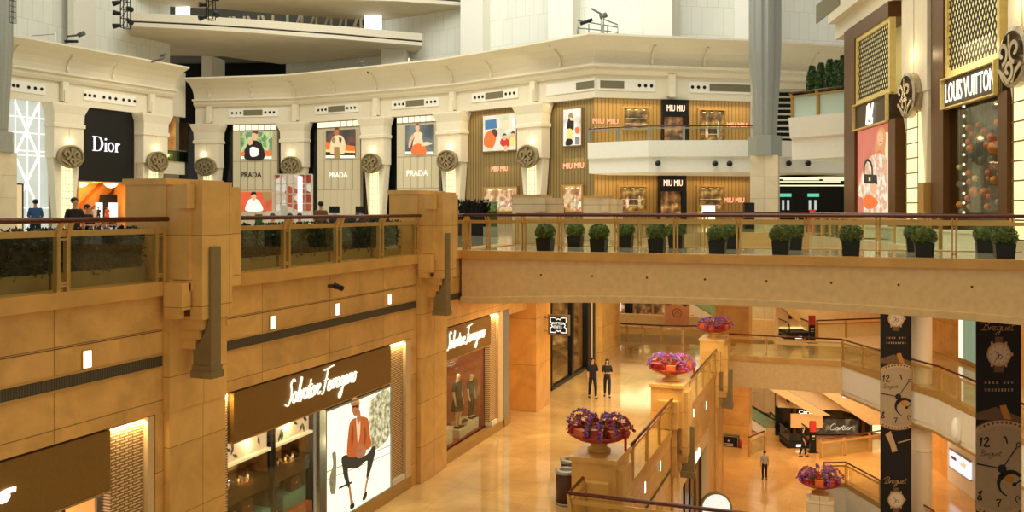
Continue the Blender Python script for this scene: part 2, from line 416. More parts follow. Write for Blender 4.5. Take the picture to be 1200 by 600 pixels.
slab('floor_east', [(0.15, 51.05)] + EAST2[1:] + [(40, 27), (40, 57.5), (3, 57)], Z2, -1.7, M_floor)
slab('floor_ground', [(-30, 15), (-.9, 15), (-.9, 51.6), (.3, 52.4), (40, 52.4), (40, 100), (-60, 100), (-60, 52)], Z1, -8.6, M_floor_low)
EAST1 = [(-.9, 51.6), (.3, 52.2), (1.95, 49.2), (4.07, 45.2), (5.3, 41), (6.6, 35.5), (7.6, 27)]
slab('floor_ground_east', [(.3, 52.4)] + EAST1[2:] + [(40, 27), (40, 52.4)], Z1, -8.6, M_floor_low)
slab('floor_basement', [(-30, 0), (40, 0), (40, 100), (-30, 100)], -13.8, -14.2, M_floor_low)

# --- the honey marble wall on the west side: three shop openings, coping, piers
LW = Wall((-12, 0), (-12, 60))
def Lx(px): return LW.at(px)[0]
O1 = (2.0, Lx(182)); O2 = (Lx(260), Lx(482)); O3 = (Lx(519.5), Lx(598))
def wall_part(W, name, mat, boxes, y=0, z=0):
    mb = MB(mat)
    for b in boxes: mb.box(*b)
    return struct(mb.build(name, None, W.P(0, 0, 0), W.rot))
wall_part(LW, 'wall_west', M_wall, [(-2, Lx(598), 0, .7, 4.45, 6.66), (O1[1], O2[0], 0, .7, 0, 4.45), (O2[1], O3[0], 0, .7, 0, 4.45), (-2, O1[0], 0, .7, 0, 4.45),
                                   (Lx(598), 34.1, .05, .7, 4.2, 6.66), (34, 55, .2, .7, 4.75, 6.66)])
wall_part(LW, 'trim_coping', M_cope, [(-2, 13.24, -.12, .7, 6.66, Z3 + .03), (14.91, 23.84, -.12, .7, 6.66, Z3 + .03), (25.76, 32.4, -.12, .7, 6.66, Z3 + .03)])
wall_part(LW, 'baseboard_shops', M_gold_dull, [(O1[0], O1[1], -.02, .2, 0, .34), (O2[0], O2[1], -.02, .2, 0, .34), (O3[0], O3[1], -.02, .2, 0, .30)])
wall_part(LW, 'wall_service_recess', plain('peach_paint', (236, 192, 128), .6), [(Lx(598), 34.2, 1.3, 1.5, 0, 5.2), (Lx(598) - .1, Lx(598) + .02, .1, 1.5, 0, 5.2)])
wall_part(LW, 'column_west', M_stoneo, [(34.0, 35.9, -.34, 1.2, 0, 5.3)])
wall_part(LW, 'column_west_far', M_pier, [(Lx(703), Lx(718), -.1, 1.2, 0, 5.3), (Lx(718), 52.2, .5, 1.2, 0, 5.3)])
# joints cut as thin dark lines that the panels show
mb = MB(plain('joint_dark', (110, 76, 34), .8))
for a, b in ((-2, Lx(190)), (O2[0], Lx(487))): mb.box(a, b, -.006, 0, 5.985, 6.0)
struct(mb.build('trim_joints', None, LW.P(0, 0, 0), LW.rot))

# --- marble piers on the gallery edge
PIER_Y = [(13.25, 14.9), (23.85, 25.75)]
def gallery_pier(i, y0, y1, lab):
    w = y1 - y0; t = LW.thing('marble_pier', lab, 'pier', y0, 4.45, 0, 'marble piers along the gallery edge')
    mb = MB(M_pier)
    mb.box(0, w, -.16, -.005, 0, 2.2); mb.box(0.01, w - .01, -.16, .6, 2.22, 2.5); mb.box(.02, w - .02, -.14, -.005, -4.44, 2.2)                                   # lower shaft
    mb.box(.05, w, -.02, .95, 2.49, 4.30); mb.box(.02, w + .05, -.05, 1.0, 4.30, 4.42)   # broad back block with its cap
    mb.box(w * .05, w * .97, -.55, .1, 2.49, 4.28); mb.box(w * .05, w * .97, -.55, -.125, 2.3, 2.5)                   # middle
    mb.box(w * .10, w * .62, -.78, -.5, 1.75, 4.36)                  # standing-out front
    mb.box(w * .14, w * .60, -.70, -.13, 1.55, 1.80); mb.box(w * .17, w * .56, -.6, -.13, 1.36, 1.58); mb.box(w * .2, w * .5, -.48, -.13, 1.16, 1.38)
    mb.build('shaft', t)
    mb = MB(M_pier); mb.box(-.12, .12, -.55, -.125, 1.95, 2.45); mb.box(-.10, .09, -.42, -.125, 1.78, 1.96); mb.build('corner_block', t)
    mb = MB(M_pier); mb.box(-.06, .14, -.62, -.3, 3.85, 4.30); mb.build('upper_block', t)
    f = MB(M_grey); f.prism([(-.84, 3.12), (-.79, 3.12), (-.79, 1.76), (-.71, 1.54), (-.61, 1.35), (-.42, 1.15), (-.42, .86), (-.84, .86)], .34, .62, 'yz')
    fo = f.build('metal_fin', t)
    g = MB(M_grey); g.box(.32, .64, -.86, -.40, .76, .86); g.box(.30, .66, -.88, -.38, .62, .76); g.build('fin_foot', fo)
    return t
gallery_pier(0, *PIER_Y[0], 'honey marble pier nearest the camera on the west wall, with long grey fin')
gallery_pier(1, *PIER_Y[1], 'honey marble pier between the second and third script-sign shops, with grey fin')
def small_pier(name, lab, px0, px1, Y, w):
    a = on_y(px0, Y).x; b = on_y(px1, Y).x
    t = thing(name, lab, 'pier', (a, Y, Z3), 0, 'stone piers beyond the footbridge')
    mb = MB(M_beige); mb.box(0, (b - a) * .66, 0, w, 0, 1.93); mb.box((b - a) * .60, b - a, .1, w * .8, 0, 1.85); mb.box((b - a) * .56, (b - a) * .8, -.1, .2, 1.3, 1.86); mb.build('shaft', t)
    mb = MB(M_cope); mb.box(-.03, (b - a) * .68, -.04, w + .02, 1.93, 2.0); mb.build('cap', t)
small_pier('stone_pier', 'broad sandy stone pier rising beyond the bridge railing, left of its twin', 600, 650, 33.5, 1.6)
small_pier('stone_pier', 'sandy stone pier beyond the bridge railing below the white balcony', 683, 722, 38.2, 1.6)

# --- the footbridge across the atrium
BY0, BY1, BX0, BX1 = 27.0, 32.5, -11.9, 22.0
def bz(x): return 5.16 + .24 * max(0.0, 1 - ((x + 3.2) / 8.0) ** 2)
mb = MB(M_fascia)
xs = [BX0 + (BX1 - BX0) * i / 60 for i in range(61)]
mb.ring([[(x, BY0, 6.68), (x, BY0, bz(x) + .22), (x, BY0 - .10, bz(x) + .20), (x, BY0 - .10, bz(x)), (x, BY1, bz(x)), (x, BY1, 6.68)] for x in xs], sm=False)
struct(mb.build('floor_bridge_deck'))
mb = MB(M_cope); mb.box(BX0, BX1, BY0 - .10, BY0 + .35, 6.66, Z3 + .02); mb.box(BX0, BX1, BY1 - .3, BY1 + .1, 6.66, Z3 + .02); struct(mb.build('trim_bridge_coping'))
mb = MB(M_floor_up); mb.box(BX0, BX1, BY0 + .3, BY1 - .25, 6.68, Z3); struct(mb.build('floor_bridge_top'))
mb = MB(plain('bolt_dark', (90, 60, 30), .5))
for px in (634, 694, 758, 826, 898, 974, 1053, 1139):
    p = on_y(px, BY0, 322 + (px - 634) * .028); mb.ball((p.x, BY0, p.z), .035, 6, 4)
struct(mb.build('trim_bridge_bolts'))

# --- atrium balustrade side of the lower aisle (west face at x = -6) and the wall under it
BW = Wall((-6, 0), (-6, 60))
def Bx(px): return BW.at(px)[0]
S1 = (Bx(794), Bx(831))
wall_part(BW, 'wall_lower_west', M_wall, [(20.9, S1[0], 0, .6, -6.9, -.22), (S1[0], S1[1], 0, .6, -2.3, -.22), (S1[1], 49.0, 0, .6, -6.9, -.22)])
wall_part(BW, 'trim_aisle_coping', M_cope, [(20.9, 51, -.08, .6, -.24, .04)])
mb = MB(M_fascia); mb.box(-6, .13, 51.0, 51.4, -1.72, -.2); mb.box(-6.4, 12, 20.86, 21.2, -1.72, -.2); struct(mb.build('wall_crossing_fascia'))
mb = MB(M_cope); mb.box(-6, .13, 50.9, 51.3, -.22, .04); mb.box(-6.4, 12, 20.8, 21.1, -.22, .04); struct(mb.build('trim_crossing_coping'))
mb = MB(M_cream); sweep(EAST2, [(0, -1.72), (.02, -1.5), (.06, -1.5), (.06, -.2), (0, -.2), (-.5, -.2), (-.5, -1.72)], mb, 1 if False else -1); struct(mb.build('wall_east_fascia'))
mb = MB(M_gold_dull); sweep(EAST2, [(.1, -.2), (.1, .04), (-.3, .04), (-.3, -.2)], mb); struct(mb.build('trim_east_coping'))
mb = MB(M_gold_dull); sweep(EAST2, [(.1, -1.80), (.1, -1.72), (-.3, -1.72), (-.3, -1.80)], mb); struct(mb.build('trim_east_lower'))
mb = MB(M_cream); sweep(EAST1, [(.06, -8.6), (.06, -7.1), (-.4, -7.1), (-.4, -8.6)], mb); mb.box(-1.1, -.84, 15, 51.6, -8.6, -7.1); struct(mb.build('wall_ground_fascia'))
mb = MB(M_gold_dull); sweep(EAST1, [(.1, -7.1), (.1, -6.86), (-.3, -6.86), (-.3, -7.1)], mb); mb.box(-1.1, -.8, 15, 51.7, -7.1, -6.86); struct(mb.build('trim_ground_coping'))
# east inner walls of the two lower floors
EW = Wall((4.2, 60), (10.4, 38.5))
wall_part(EW, 'wall_east_lower', M_stoneo, [(-4, 30, 0, .5, Z1, 5.3)])
wall_part(EW, 'wall_east_panel', M_white, [(EW.at(1113)[0], 30, -.12, 0, Z1 + .02, -1.75)])
# far walls closing the two lower floors
mb = MB(plain('cream_far_wall', (232, 208, 158), .7, var=.05)); mb.box(-40, 40, 84, 84.5, -13.8, 5.4); struct(mb.build('wall_far_lower'))
mb = MB(M_fascia); mb.box(-40, -4, 66.0, 66.6, -1.2, .3); struct(mb.build('wall_far_parapet'))
mb = MB(M_floor); mb.box(-40, -4, 66.6, 84, -1.2, -.0); struct(mb.build('floor_far_lower'))
mb = MB(M_fascia); mb.box(-8, -.5, 54.3, 54.8, 5.2, 6.92); struct(mb.build('wall_gallery_far_fascia'))
# amber stone pier behind the crossing
t_ = on_y(838, 58.5); a_ = t_.x; b_ = on_y(878, 58.5).x
mb = MB(M_stoneo); mb.box(a_, b_, 58.5, 60.5, Z1, 5.3); struct(mb.build('column_amber'))
# white round column by the hanging banner
mb = MB(stone('column_plaster', (232, 212, 176), 50, 3.2, 'v', rough=.5, var=.06, mortar=.012)); c_ = at_t(1080, 42.0, 0)
mb.lathe(c_.x, c_.y, [(.46, -13.8), (.46, 5.3)], 36); mb.box(c_.x - .5, c_.x - .36, c_.y - .05, c_.y + .2, -13.8, 5.3); struct(mb.build('column_white_round'))

# ================================================================== THE UPPER GALLERY ARC
PT = {73: 81.4, 175: 90.1, 247: 101, 348: 99, 443: 93.5, 533: 88.5, 628: 81.4}
PP = {k: at_t(k, v, Z3) for k, v in PT.items()}
dl = (PP[175] - PP[73]).normalized()
LA = [PP[73] - dl * 16, PP[73], PP[175], PP[175] + dl * 3.0]
df = (PP[247] - PP[348]).normalized()
PC = at_t(697, 76.5, Z3); PD = at_t(880, 79.4, Z3); PE_ = at_t(1010, 83, Z3)
FA = [PP[247] + df * 1.9, PP[247], PP[348], PP[443], PP[533], PP[628], PC, PD, PE_]
ZW, ZM, ZT = 18.07, 20.4, 23.2
CORN = [(-1.2, ZM - .3), (.25, ZM - .3), (.5, ZM), (.5, ZM + .28), (.8, ZM + .34), (.8, ZM + .52), (.35, ZM + .55), (.42, ZM + 1.1), (.7, ZM + 1.65), (1.3, ZM + 2.15), (2.15, ZM + 2.5), (2.45, ZM + 2.62), (2.45, ZM + 2.78), (-1.2, ZM + 2.78)]
FRZ = [(-1.2, ZW), (.0, ZW), (.0, ZM - .3), (-1.2, ZM - .3)]
for nm, pl in (('west', LA), ('north', FA)):
    mb = MB(M_cream); sweep(pl, CORN, mb); c = struct(mb.build('trim_cornice_' + nm))
    mb = MB(M_cream); sweep(pl[:-1] if pl is FA else pl, FRZ, mb); struct(mb.build('wall_frieze_' + nm))
    # curved ribs on the cove
    step = 5.15
    for i in range(len(pl) - 1):
        A, B = Vector(pl[i][:2]), Vector(pl[i + 1][:2]); W = Wall(A, B)
        if W.len < 4: continue
        k = max(1, round(W.len / step))
        for j in range(k):
            u = W.len * (j + .5) / k if k < 2 else W.len * j / k + .15
            if pl is FA and i == 6 and j == 0: continue
            rb = MB(M_cream); rb.prism([(-.36, ZM + .55), (-.72, ZM + .58), (-.62, ZM + 1.1), (-.95, ZM + 1.6), (-1.5, ZM + 2.05), (-1.3, ZM + 2.15), (-.7, ZM + 1.65), (-.42, ZM + 1.1)], -.09, .09, 'yz')
            struct(rb.build('cornice_rib', None, W.P(u, 0, 0), W.rot))
# backing walls of the bays (black marble reveals) and the two-storey shop walls on the right
mb = MB(M_blackm)
for i in range(1, 4):
    W = Wall(FA[i], FA[i + 1])
    mb2 = MB(M_blackm); mb2.box(0, W.len, .9, 1.2, Z3, ZW); struct(mb2.build('wall_bay_backing', None, W.P(0), W.rot))
M_slat = stripes('bronze_slats', (196, 156, 92), (158, 120, 64), .34, 'X', .34, .72, metal=.35)
M_slat_d = stripes('olive_slats', (150, 128, 82), (112, 94, 56), .36, 'X', .36, .72, metal=.3)
for i, m in ((4, M_slat_d), (5, M_slat_d)):
    W = Wall(FA[i], FA[i + 1]); mb2 = MB(m); mb2.box(0, W.len, .5, .9, Z3, ZW); struct(mb2.build('wall_slatted_bay', None, W.P(0), W.rot))
W6 = Wall(PC, PD); W7 = Wall(PD, PE_)
for W, l in ((W6, W6.len),):
    mb2 = MB(M_slat); mb2.box(.0, l, .1, .5, Z3, ZW); struct(mb2.build('wall_slatted_bay', None, W.P(0), W.rot))
WL = Wall(PP[73], PP[175]); WL0 = Wall(LA[0], PP[73])
for W in (WL0,):
    mb2 = MB(M_cream); mb2.box(0, W.len, .8, 1.2, Z3, ZW); struct(mb2.build('wall_bay_backing', None, W.P(0), W.rot))
# balcony in front of the two-storey shop and its continuation behind the big column
BAL = [at_t(690, 73.2), at_t(760, 70.6), at_t(885, 70.3), at_t(1012, 73.0)]
mb = MB(M_white); sweep(BAL, [(0, 11.3), (0, 12.45), (.22, 12.55), (.25, 13.85), (-6, 13.85), (-8.5, 11.3)], mb); struct(mb.build('wall_balcony_parapet'))
BAE = [at_t(928, 53.0), at_t(958, 51.6), at_t(1003, 49.6)]
mb = MB(M_white); sweep(BAE, [(0, 11.3), (.0, 12.5), (.2, 12.6), (.35, 13.8), (-5, 13.8), (-6.5, 11.3)], mb); struct(mb.build('wall_balcony_parapet_east'))
# end wall that closes the gap between the west and north arcs
g0, g1 = at_t(186, 97, Z3), at_t(236, 104, Z3)
WG = Wall(g0, g1)
def G(px): return WG.at(px)[0]
mb = MB(M_cream); mb.box(G(183), G(217), -.2, .4, 12.3, 13.75); mb.box(G(183), G(217), -.05, .4, 18.9, 24); mb.box(G(183), G(240), 3.6, 4.0, Z3, 24)
struct(mb.build('wall_gap_parapet', None, WG.P(0), WG.rot))
mb = MB(M_blackm); mb.box(G(215), G(232), -.6, .6, Z3, 18.3); struct(mb.build('column_black', None, WG.P(0), WG.rot))
mb = MB(mottle('bronze_room_far', [(120, 62, 18), (190, 120, 46), (236, 176, 84)], .5, .8)); mb.box(G(184), G(216), 1.2, 1.5, 13.75, 18.9); struct(mb.build('wall_lit_room', None, WG.P(0), WG.rot))

# ================================================================== UPPER WALLS AND LEDGES
UW = [(-40, 80), (100, 93), (160, 99), (199, 103)]
def upper(name, pl, mat, z0=20.5, z1=52):
    pts = [at_t(px, t) for px, t in pl]
    for i in range(len(pts) - 1):
        W = Wall(pts[i], pts[i + 1]); mb = MB(mat); mb.box(-.02, W.len + .02, 0, .8, z0, z1); struct(mb.build(name, None, W.P(0), W.rot))
upper('wall_upper_west', UW, M_tile)
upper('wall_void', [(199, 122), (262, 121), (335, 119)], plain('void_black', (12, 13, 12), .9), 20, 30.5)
upper('wall_under_ledge', [(335, 119), (400, 115), (452, 111)], M_tile, 20, 29)
upper('wall_upper_north', [(446, 111), (480, 109), (545, 104), (580, 101), (640, 97), (700, 93.5), (760, 93), (880, 95), (1015, 99)], M_tile)
upper('wall_truss_back', [(199, 118), (330, 117), (452, 112)], plain('slot_shade_grey', (92, 90, 78), .8), 28, 52)  # dark grey puts the slot's shade into the wall colour
for px, t, w in ((559, 101.5, 2.8), (662, 94, 2.7), (775, 91.5, 2.9), (880, 93.2, 3.0), (464, 108, 2.8), (94, 91, .7), (249, 113, 1.4)):
    p = at_t(px, t); mb = MB(M_white); mb.box(-w / 2, w / 2, -1.5, 2, 20.5, 27.8 if px in (464, 249) else 52); struct(mb.build('column_upper', None, (p.x, p.y, 0), radians(-2 if px > 500 else 12)))
def ledge(name, front, back, z0, z1, band=.5):
    f = [at_t(px, t) for px, t in front]; b = [at_t(px, t) for px, t in back]
    mb = MB(M_soffit); mb.prism([(p.x, p.y) for p in f + b[::-1]], z0, z1, 'xy'); struct(mb.build(name))
    m2 = MB(M_cream); sweep(f, [(0, z0 - .05), (.3, z0), (.3, z0 + .42), (.12, z0 + .45), (.12, z0 + .58), (.35, z0 + .62), (.35, z1 + .1), (-.2, z1 + .1), (-.2, z0 - .05)], m2); struct(m2.build('trim_' + name))
    m3 = MB(M_black); sweep(f, [(.13, z0 + .43), (.17, z0 + .43), (.17, z0 + .60), (.13, z0 + .60)], m3); struct(m3.build('trim_groove_' + name))
ledge('floor_ledge_first', [(154, 93.5), (230, 95), (300, 97), (400, 100.5), (494, 104.6)], [(154, 110), (200, 111), (262, 111.5), (300, 115), (330, 117.5), (400, 113.5), (452, 111), (490, 108)], 27.75, 29.1)
ledge('floor_ledge_second', [(60, 99), (200, 98.5), (330, 99.5), (465, 101), (589, 104.6)], [(60, 102), (200, 103.5), (255, 104.5), (330, 107.5), (430, 111), (480, 112), (560, 106)], 32.2, 33.8)
# roof trusses in the slot between the two ledges
tp = [at_t(px, t) for px, t in ((236, 113), (330, 113), (440, 109.5))]
Wt = Wall(tp[0], tp[2])
mb = MB(M_soffit); n_ = 12
for i in range(n_):
    u = Wt.len * i / n_; s_ = 1 if i < 6 else -1
    mb.box(u - .12, u + .12, 0, .3, 29, 33); mb.prism([(u, 29), (u + .3, 29), (u + .3 + (1.6 if s_ < 0 else -1.6), 33), (u + (1.6 if s_ < 0 else -1.6), 33)], 0, .3)
mb.box(0, Wt.len, .3, .5, 29.5, 29.7); mb.box(0, Wt.len, .3, .5, 31.2, 31.35)
struct(mb.build('trim_roof_truss', None, Wt.P(0), Wt.rot))
for k, (px, t, w) in enumerate(((214, 103.5, .9), (437, 108, 1.1))):
    p = at_t(px, t); mb = MB(glow('daylight_opening', (245, 252, 250), 1.6)); mb.box(-w, w, 0, .1, 29.2, 32.19); struct(mb.build('window_%d' % (k + 1), None, (p.x, p.y, 0), radians(12)))
# ================================================================== PILASTERS OF THE GALLERY
M_med = plain('medallion_bronze', (150, 134, 100), .42, metal=.35, var=.12, scale=3)
M_med2 = plain('medallion_pewter', (176, 164, 142), .22, metal=.85, var=.1, scale=3)
M_panel = glow('alabaster_lamp', (255, 238, 184), 1.25, tex=.10, scale=1.2)
M_bar = plain('lamp_bars', (120, 92, 48), .5)
def scroll(mb, cx, cz, r, s, y0, y1, w):
    pts = []
    for k in range(15):
        a = k / 14 * 2.1 * pi; q = r * (1 - .82 * k / 14)
        pts.append((cx + s * q * cos(a - .5 * pi) , cz + q * sin(a - .5 * pi)))
    mb.stroke(pts, w, y0, y1, 3)
def medallion(parent, z, rx, rz, mat, y=-1.3, cy_=0.0):
    n = 30
    def loop(k, yy): return [(rx * k * cos(2 * pi * i / n), yy, z + rz * k * sin(2 * pi * i / n)) for i in range(n)]
    mb = MB(mat); mb.ring([loop(.80, y + .6), loop(.96, y + .35), loop(1.0, y + .2), loop(1.0, y), loop(.86, y - .05), loop(.84, y + .1)], sm=False)
    o = mb.build('medallion', parent)
    s = MB(mat); w = .15 * rx
    scroll(s, -.42 * rx, z + .18 * rz, .40 * rz, 1, y - .14, y + .12, w); scroll(s, .42 * rx, z + .18 * rz, .40 * rz, -1, y - .14, y + .12, w)
    scroll(s, 0, z - .42 * rz, .34 * rz, 1, y - .14, y + .12, w)
    s.stroke([(-.8 * rx, z - .3 * rz), (-.4 * rx, z - .55 * rz), (-.1 * rx, z - .8 * rz)], w, y - .12, y + .12); s.stroke([(.8 * rx, z - .3 * rz), (.4 * rx, z - .55 * rz), (.1 * rx, z - .8 * rz)], w, y - .12, y + .12)
    s.stroke([(0, z + .1 * rz), (0, z + .75 * rz)], w, y - .12, y + .12)
    s.build('scrollwork', o)
def pilaster(p, rot, label, z0=Z3, mat=M_cream, medm=M_med, k=1.0, light=True, wide=1.5, rx=1.32, rz=1.08):
    t = thing('pilaster', label, 'pilaster', (p.x, p.y, z0), rot, 'pilasters with scroll medallions')
    H = ZW - z0 + .0
    mb = MB(mat)
    zc = 6.15
    mb.box(-wide, -.04, -.95, .3, zc, H - 2.2); mb.box(.04, wide, -.95, .3, zc, H - 2.2); mb.box(-.05, .05, -.9, .3, zc, H - 2.2)
    mb.ring([[(-a, -b, z), (a, -b, z), (a, .3, z), (-a, .3, z)] for a, b, z in ((wide * .55, .45, 0), (wide * .62, .5, 1.2), (wide * .95, .62, zc + .6), (wide * .95, .62, zc + .9))], sm=False)
    mb.build('shaft', t)
    c = MB(mat); w = wide + .12
    c.ring([[(-a, -b, z), (a, -b, z), (a, .3, z), (-a, .3, z)] for a, b, z in ((wide, 1.0, H - 2.25), (w, 1.1, H - 2.2), (w, 1.1, H - 1.9), (wide + .02, 1.02, H - 1.85), (wide + .05, 1.05, H - 1.0), (w + .25, 1.3, H - .2), (w + .25, 1.3, H - .02))], sm=False)
    c.build('capital', t)
    b = MB(mat); b.box(-.32, .32, -.55, -.10, H + .25, H + 2.05); b.box(-.24, .24, -.7, -.5, H + .1, H + 1.2); b.build('bracket', t)
    if light:
        l = MB(M_panel); l.box(-.52, .52, -.72, -.45, .5, zc - .5)
        lo = l.build('light_panel', t)
        g = MB(M_bar)
        for i in range(9): g.box(-.54, .54, -.745, -.72, .5 + (zc - 1.0) * i / 8 - .012, .5 + (zc - 1.0) * i / 8 + .012)
        for i in range(4): g.box(-.54 + 1.04 * i / 3, -.52 + 1.04 * i / 3, -.745, -.72, .5, zc - .5)
        g.build('lamp_bars', lo)
    medallion(t, 13.17 - z0, rx, rz, medm)
    return t
def bis(a, b, c):
    d = (Vector(b[:2]) - Vector(a[:2])).normalized() + (Vector(c[:2]) - Vector(b[:2])).normalized()
    return atan2(d.y, d.x)
pl_lab = {73: 'cream pilaster with bronze medallion between the white lattice front and the black sign',
          175: 'cream pilaster with bronze medallion just right of the black serif-sign panel',
          247: 'cream pilaster with bronze medallion left of the green and orange fashion poster',
          348: 'cream pilaster with medallion between the green-sky poster and the red-sunset poster',
          443: 'cream pilaster with medallion left of the bay with the woman in a dress',
          533: 'cream pilaster with medallion between the last black-framed bay and the olive slatted bay',
          628: 'cream pilaster with medallion between the two olive slatted bays'}
for k in (73, 175): pilaster(PP[k], WL.rot if k == 73 else WL.rot, pl_lab[k])
for j, k in enumerate((247, 348, 443, 533, 628)): pilaster(PP[k], bis(FA[j], FA[j + 1], FA[j + 2]) if j else WL.rot * 0 + Wall(FA[0], FA[2]).rot, pl_lab[k])
# small up-lights over each medallion
def uplight(p, rot, z, e=20, off=2.0, col=(1, .80, .42)):
    n = Vector((-sin(rot), cos(rot))); l = bpy.data.lights.new('medallion_lamp', 'POINT'); l.energy = e; l.color = col; l.shadow_soft_size = .15
    o = bpy.data.objects.new('medallion_lamp', l); COL.objects.link(o); o.location = (p.x - n.x * off * .62, p.y - n.y * off * .62, z); o['kind'] = 'structure'
for k in PP: uplight(PP[k], WL.rot if k < 200 else Wall(FA[1], FA[5]).rot, 14.55)

# vents and round spotlights in the frieze
def vent(W, px, w, lab, dots=True, z=19.3, kind='wide'):
    u = W.at(px)[0]; t = W.thing('frieze_vent', lab, 'vent', u, z, 0, 'grilles and round spot openings in the frieze')
    mb = MB(M_white); mb.box(-w / 2, w / 2, -.10, -.005, -.45, .45); mb.build('plate', t)
    g = MB(M_ventf); g.box(-w * .19, w * .19, -.14, -.08, -.28, .34); g.build('grille', t)
    if dots:
        for s in (-1, 1):
            for i in range(3): d = MB(M_black); d.cyl((s * w * (.25 + .085 * i), -.14, .02), (s * w * (.25 + .085 * i), -.09, .02), .14, 10); d.build('spot_opening', t)
for i, px in ((1, 297), (2, 395), (3, 487), (4, 580)):
    vent(Wall(FA[i], FA[i + 1]), px, 6.1, 'frieze plate with grille and round openings above the %s' % {1: 'poster with green sky', 2: 'poster with red sunset', 3: 'woman in a dress', 4: 'wide family poster'}[i])
def plate(W, x0, x1, z, lab, parts):
    u0, u1 = W.at(x0)[0], W.at(x1)[0]; t = W.thing('frieze_vent', lab, 'vent', (u0 + u1) / 2, z, 0, 'grilles and round spot openings in the frieze')
    mb = MB(M_white); h = (u1 - u0) / 2; mb.box(-h, h, -.08, -.005, -.5, .5); mb.build('plate', t)
    for kind, a, b in parts:
        a = W.at(a)[0] - (u0 + u1) / 2; b = W.at(b)[0] - (u0 + u1) / 2
        if kind == 'v': m = MB(M_ventf); m.box(a, b, -.12, -.06, -.3, .34); m.build('grille', t)
        else:
            for i in range(3): m = MB(M_black); q = a + (b - a) * i / 2; m.cyl((q, -.13, 0), (q, -.07, 0), .15, 10); m.build('spot_opening', t)
W5 = Wall(FA[5], FA[6])
plate(W5, 641, 697, 19.2, 'frieze plate with a long grille left of the corner of the cornice', [('v', 676, 697)])
plate(W6, 700, 768, 19.2, 'frieze plate with grille and three round openings right of the corner', [('v', 703, 731), ('d', 749, 763)])
plate(W6, 808, 879, 19.2, 'frieze plate with three round openings and a long grille beside the tall column', [('d', 811, 825), ('v', 831, 879)])
plate(WL, 97, 158, 19.2, 'frieze plate with nine round openings above the black serif-sign panel', [('d', 99, 110), ('d', 121, 135), ('d', 144, 157)])
plate(WL0, 8, 53, 19.2, 'frieze plate with round openings above the white lattice shop front', [('d', 10, 20), ('d', 33, 48)])
for W, px in ((W6, 785),):
    u = W.at(px)[0]; mb = MB(M_cream); mb.box(u - .32, u + .32, -.55, .2, 18.3, 20.2); mb.box(u - .25, u + .25, -.7, -.5, 18.2, 19.3); struct(mb.build('trim_bracket', None, W.P(0), W.rot))

# ================================================================== POSTERS AND SHOP FRONTS OF THE GALLERY
def shapes(t, W, items, y, u0, z0, step=.012):
    """flat printed figures: each (material, [(px,py)..], smooth) lies on the poster plane"""
    k = 0
    for it in items:
        mat, pts = it[0], it[1]; q = [W.at(*p) for p in pts]; q = [(a - u0, b - z0) for a, b in q]
        if len(it) > 2 and it[2]: q = [tuple(p) for p in smooth_path(q, 5, True)]
        k += 1; yield mat, q, y - step * k
def poster(name, lab, W, x0, x1, yt, yb, y, bg, items, frame=None, fw=.12, group=None, cat='poster', dep=.09, merge=True, thick=True):
    (u0, zt), (u1, _), (_, zb) = W.at(x0, yt), W.at(x1, yt), W.at(x0, yb)
    t = W.thing(name, lab, cat, u0, zb, 0, group)
    mb = MB(bg); mb.box(0, u1 - u0, y, y + dep, 0, zt - zb); mb.build('picture_sheet', t)
    if frame:
        f = MB(frame); w = u1 - u0; h = zt - zb
        f.box(-fw, 0, y - .05, y + dep, -fw, h + fw); f.box(w, w + fw, y - .05, y + dep, -fw, h + fw); f.box(0, w, y - .05, y + dep, -fw, 0); f.box(0, w, y - .05, y + dep, h, h + fw); f.build('frame', t)
    if items:
        mb = MB()
        for mat, q, yy in shapes(t, W, items, y, u0, zb):
            mb.use(mat); mb.prism(q, yy, yy + .03)
        mb.build('printed_figure', t)
    return t
E = lambda n, c, s=1.0: glow('print_' + n, c, s)
skin, skin2 = E('skin', (222, 170, 130)), E('skin_dark', (168, 108, 70))
pblack, pwhite, pcream = E('black', (26, 22, 20)), E('white', (252, 246, 226)), E('cream', (226, 200, 156))
pbrown, pred, porange, pgreen = E('brown', (92, 52, 30)), E('red', (196, 52, 40)), E('orange', (232, 110, 50)), E('green', (84, 128, 74))
pblue, pgrey, pkhaki, pyel = E('blue', (64, 110, 150)), E('grey', (130, 130, 118)), E('khaki', (152, 124, 70)), E('yellow', (240, 206, 120))
M_pp = stripes('perforated_panel', (212, 200, 168), (184, 172, 142), .95, 'X', .5, .94)
M_pgrid = glow('lit_grid_panel', (255, 240, 200), 1.3)
def prada_bay(i, x0, x1, ytop, lab):
    W = Wall(FA[i], FA[i + 1]); u0, u1 = W.at(x0, off=.4)[0], W.at(x1, off=.4)[0]; t = W.thing('panelled_shop_front', lab, 'shop front', u0, Z3, .4, 'panelled shop fronts between black marble reveals'); w = u1 - u0
    mb = MB(M_pp); mb.box(0, w, 0, .5, 0, 10.45); mb.build('panel', t)
    g = MB(M_pgrid); g.box(.05, w - .05, -.06, 0, 10.5, 11.08); go = g.build('lit_grid', t)
    b = MB(M_bar)
    for k in range(8): b.box(.05 + (w - .1) * k / 7 - .03, .05 + (w - .1) * k / 7 + .03, -.09, -.06, 10.5, 11.08)
    b.box(0, w, -.09, 0, 10.44, 10.5); b.box(0, w, -.09, 0, 11.08, 11.14); b.build('grid_bars', go)
    s = MB(plain('panel_seam', (150, 138, 110), .7))
    for zz in (3.6, 6.9): s.box(0, w, -.015, 0, zz, zz + .05)
    for k in (1, 2, 3, 4, 5): s.box(w * k / 6 - .025, w * k / 6 + .025, -.015, 0, 3.6, 6.9)
    s.build('seam', t)
    return W, t, w
W1, t1, w1 = prada_bay(1, 273, 325, 142, 'pale panelled shop front with dark letters, poster with green sky above and orange picture below')
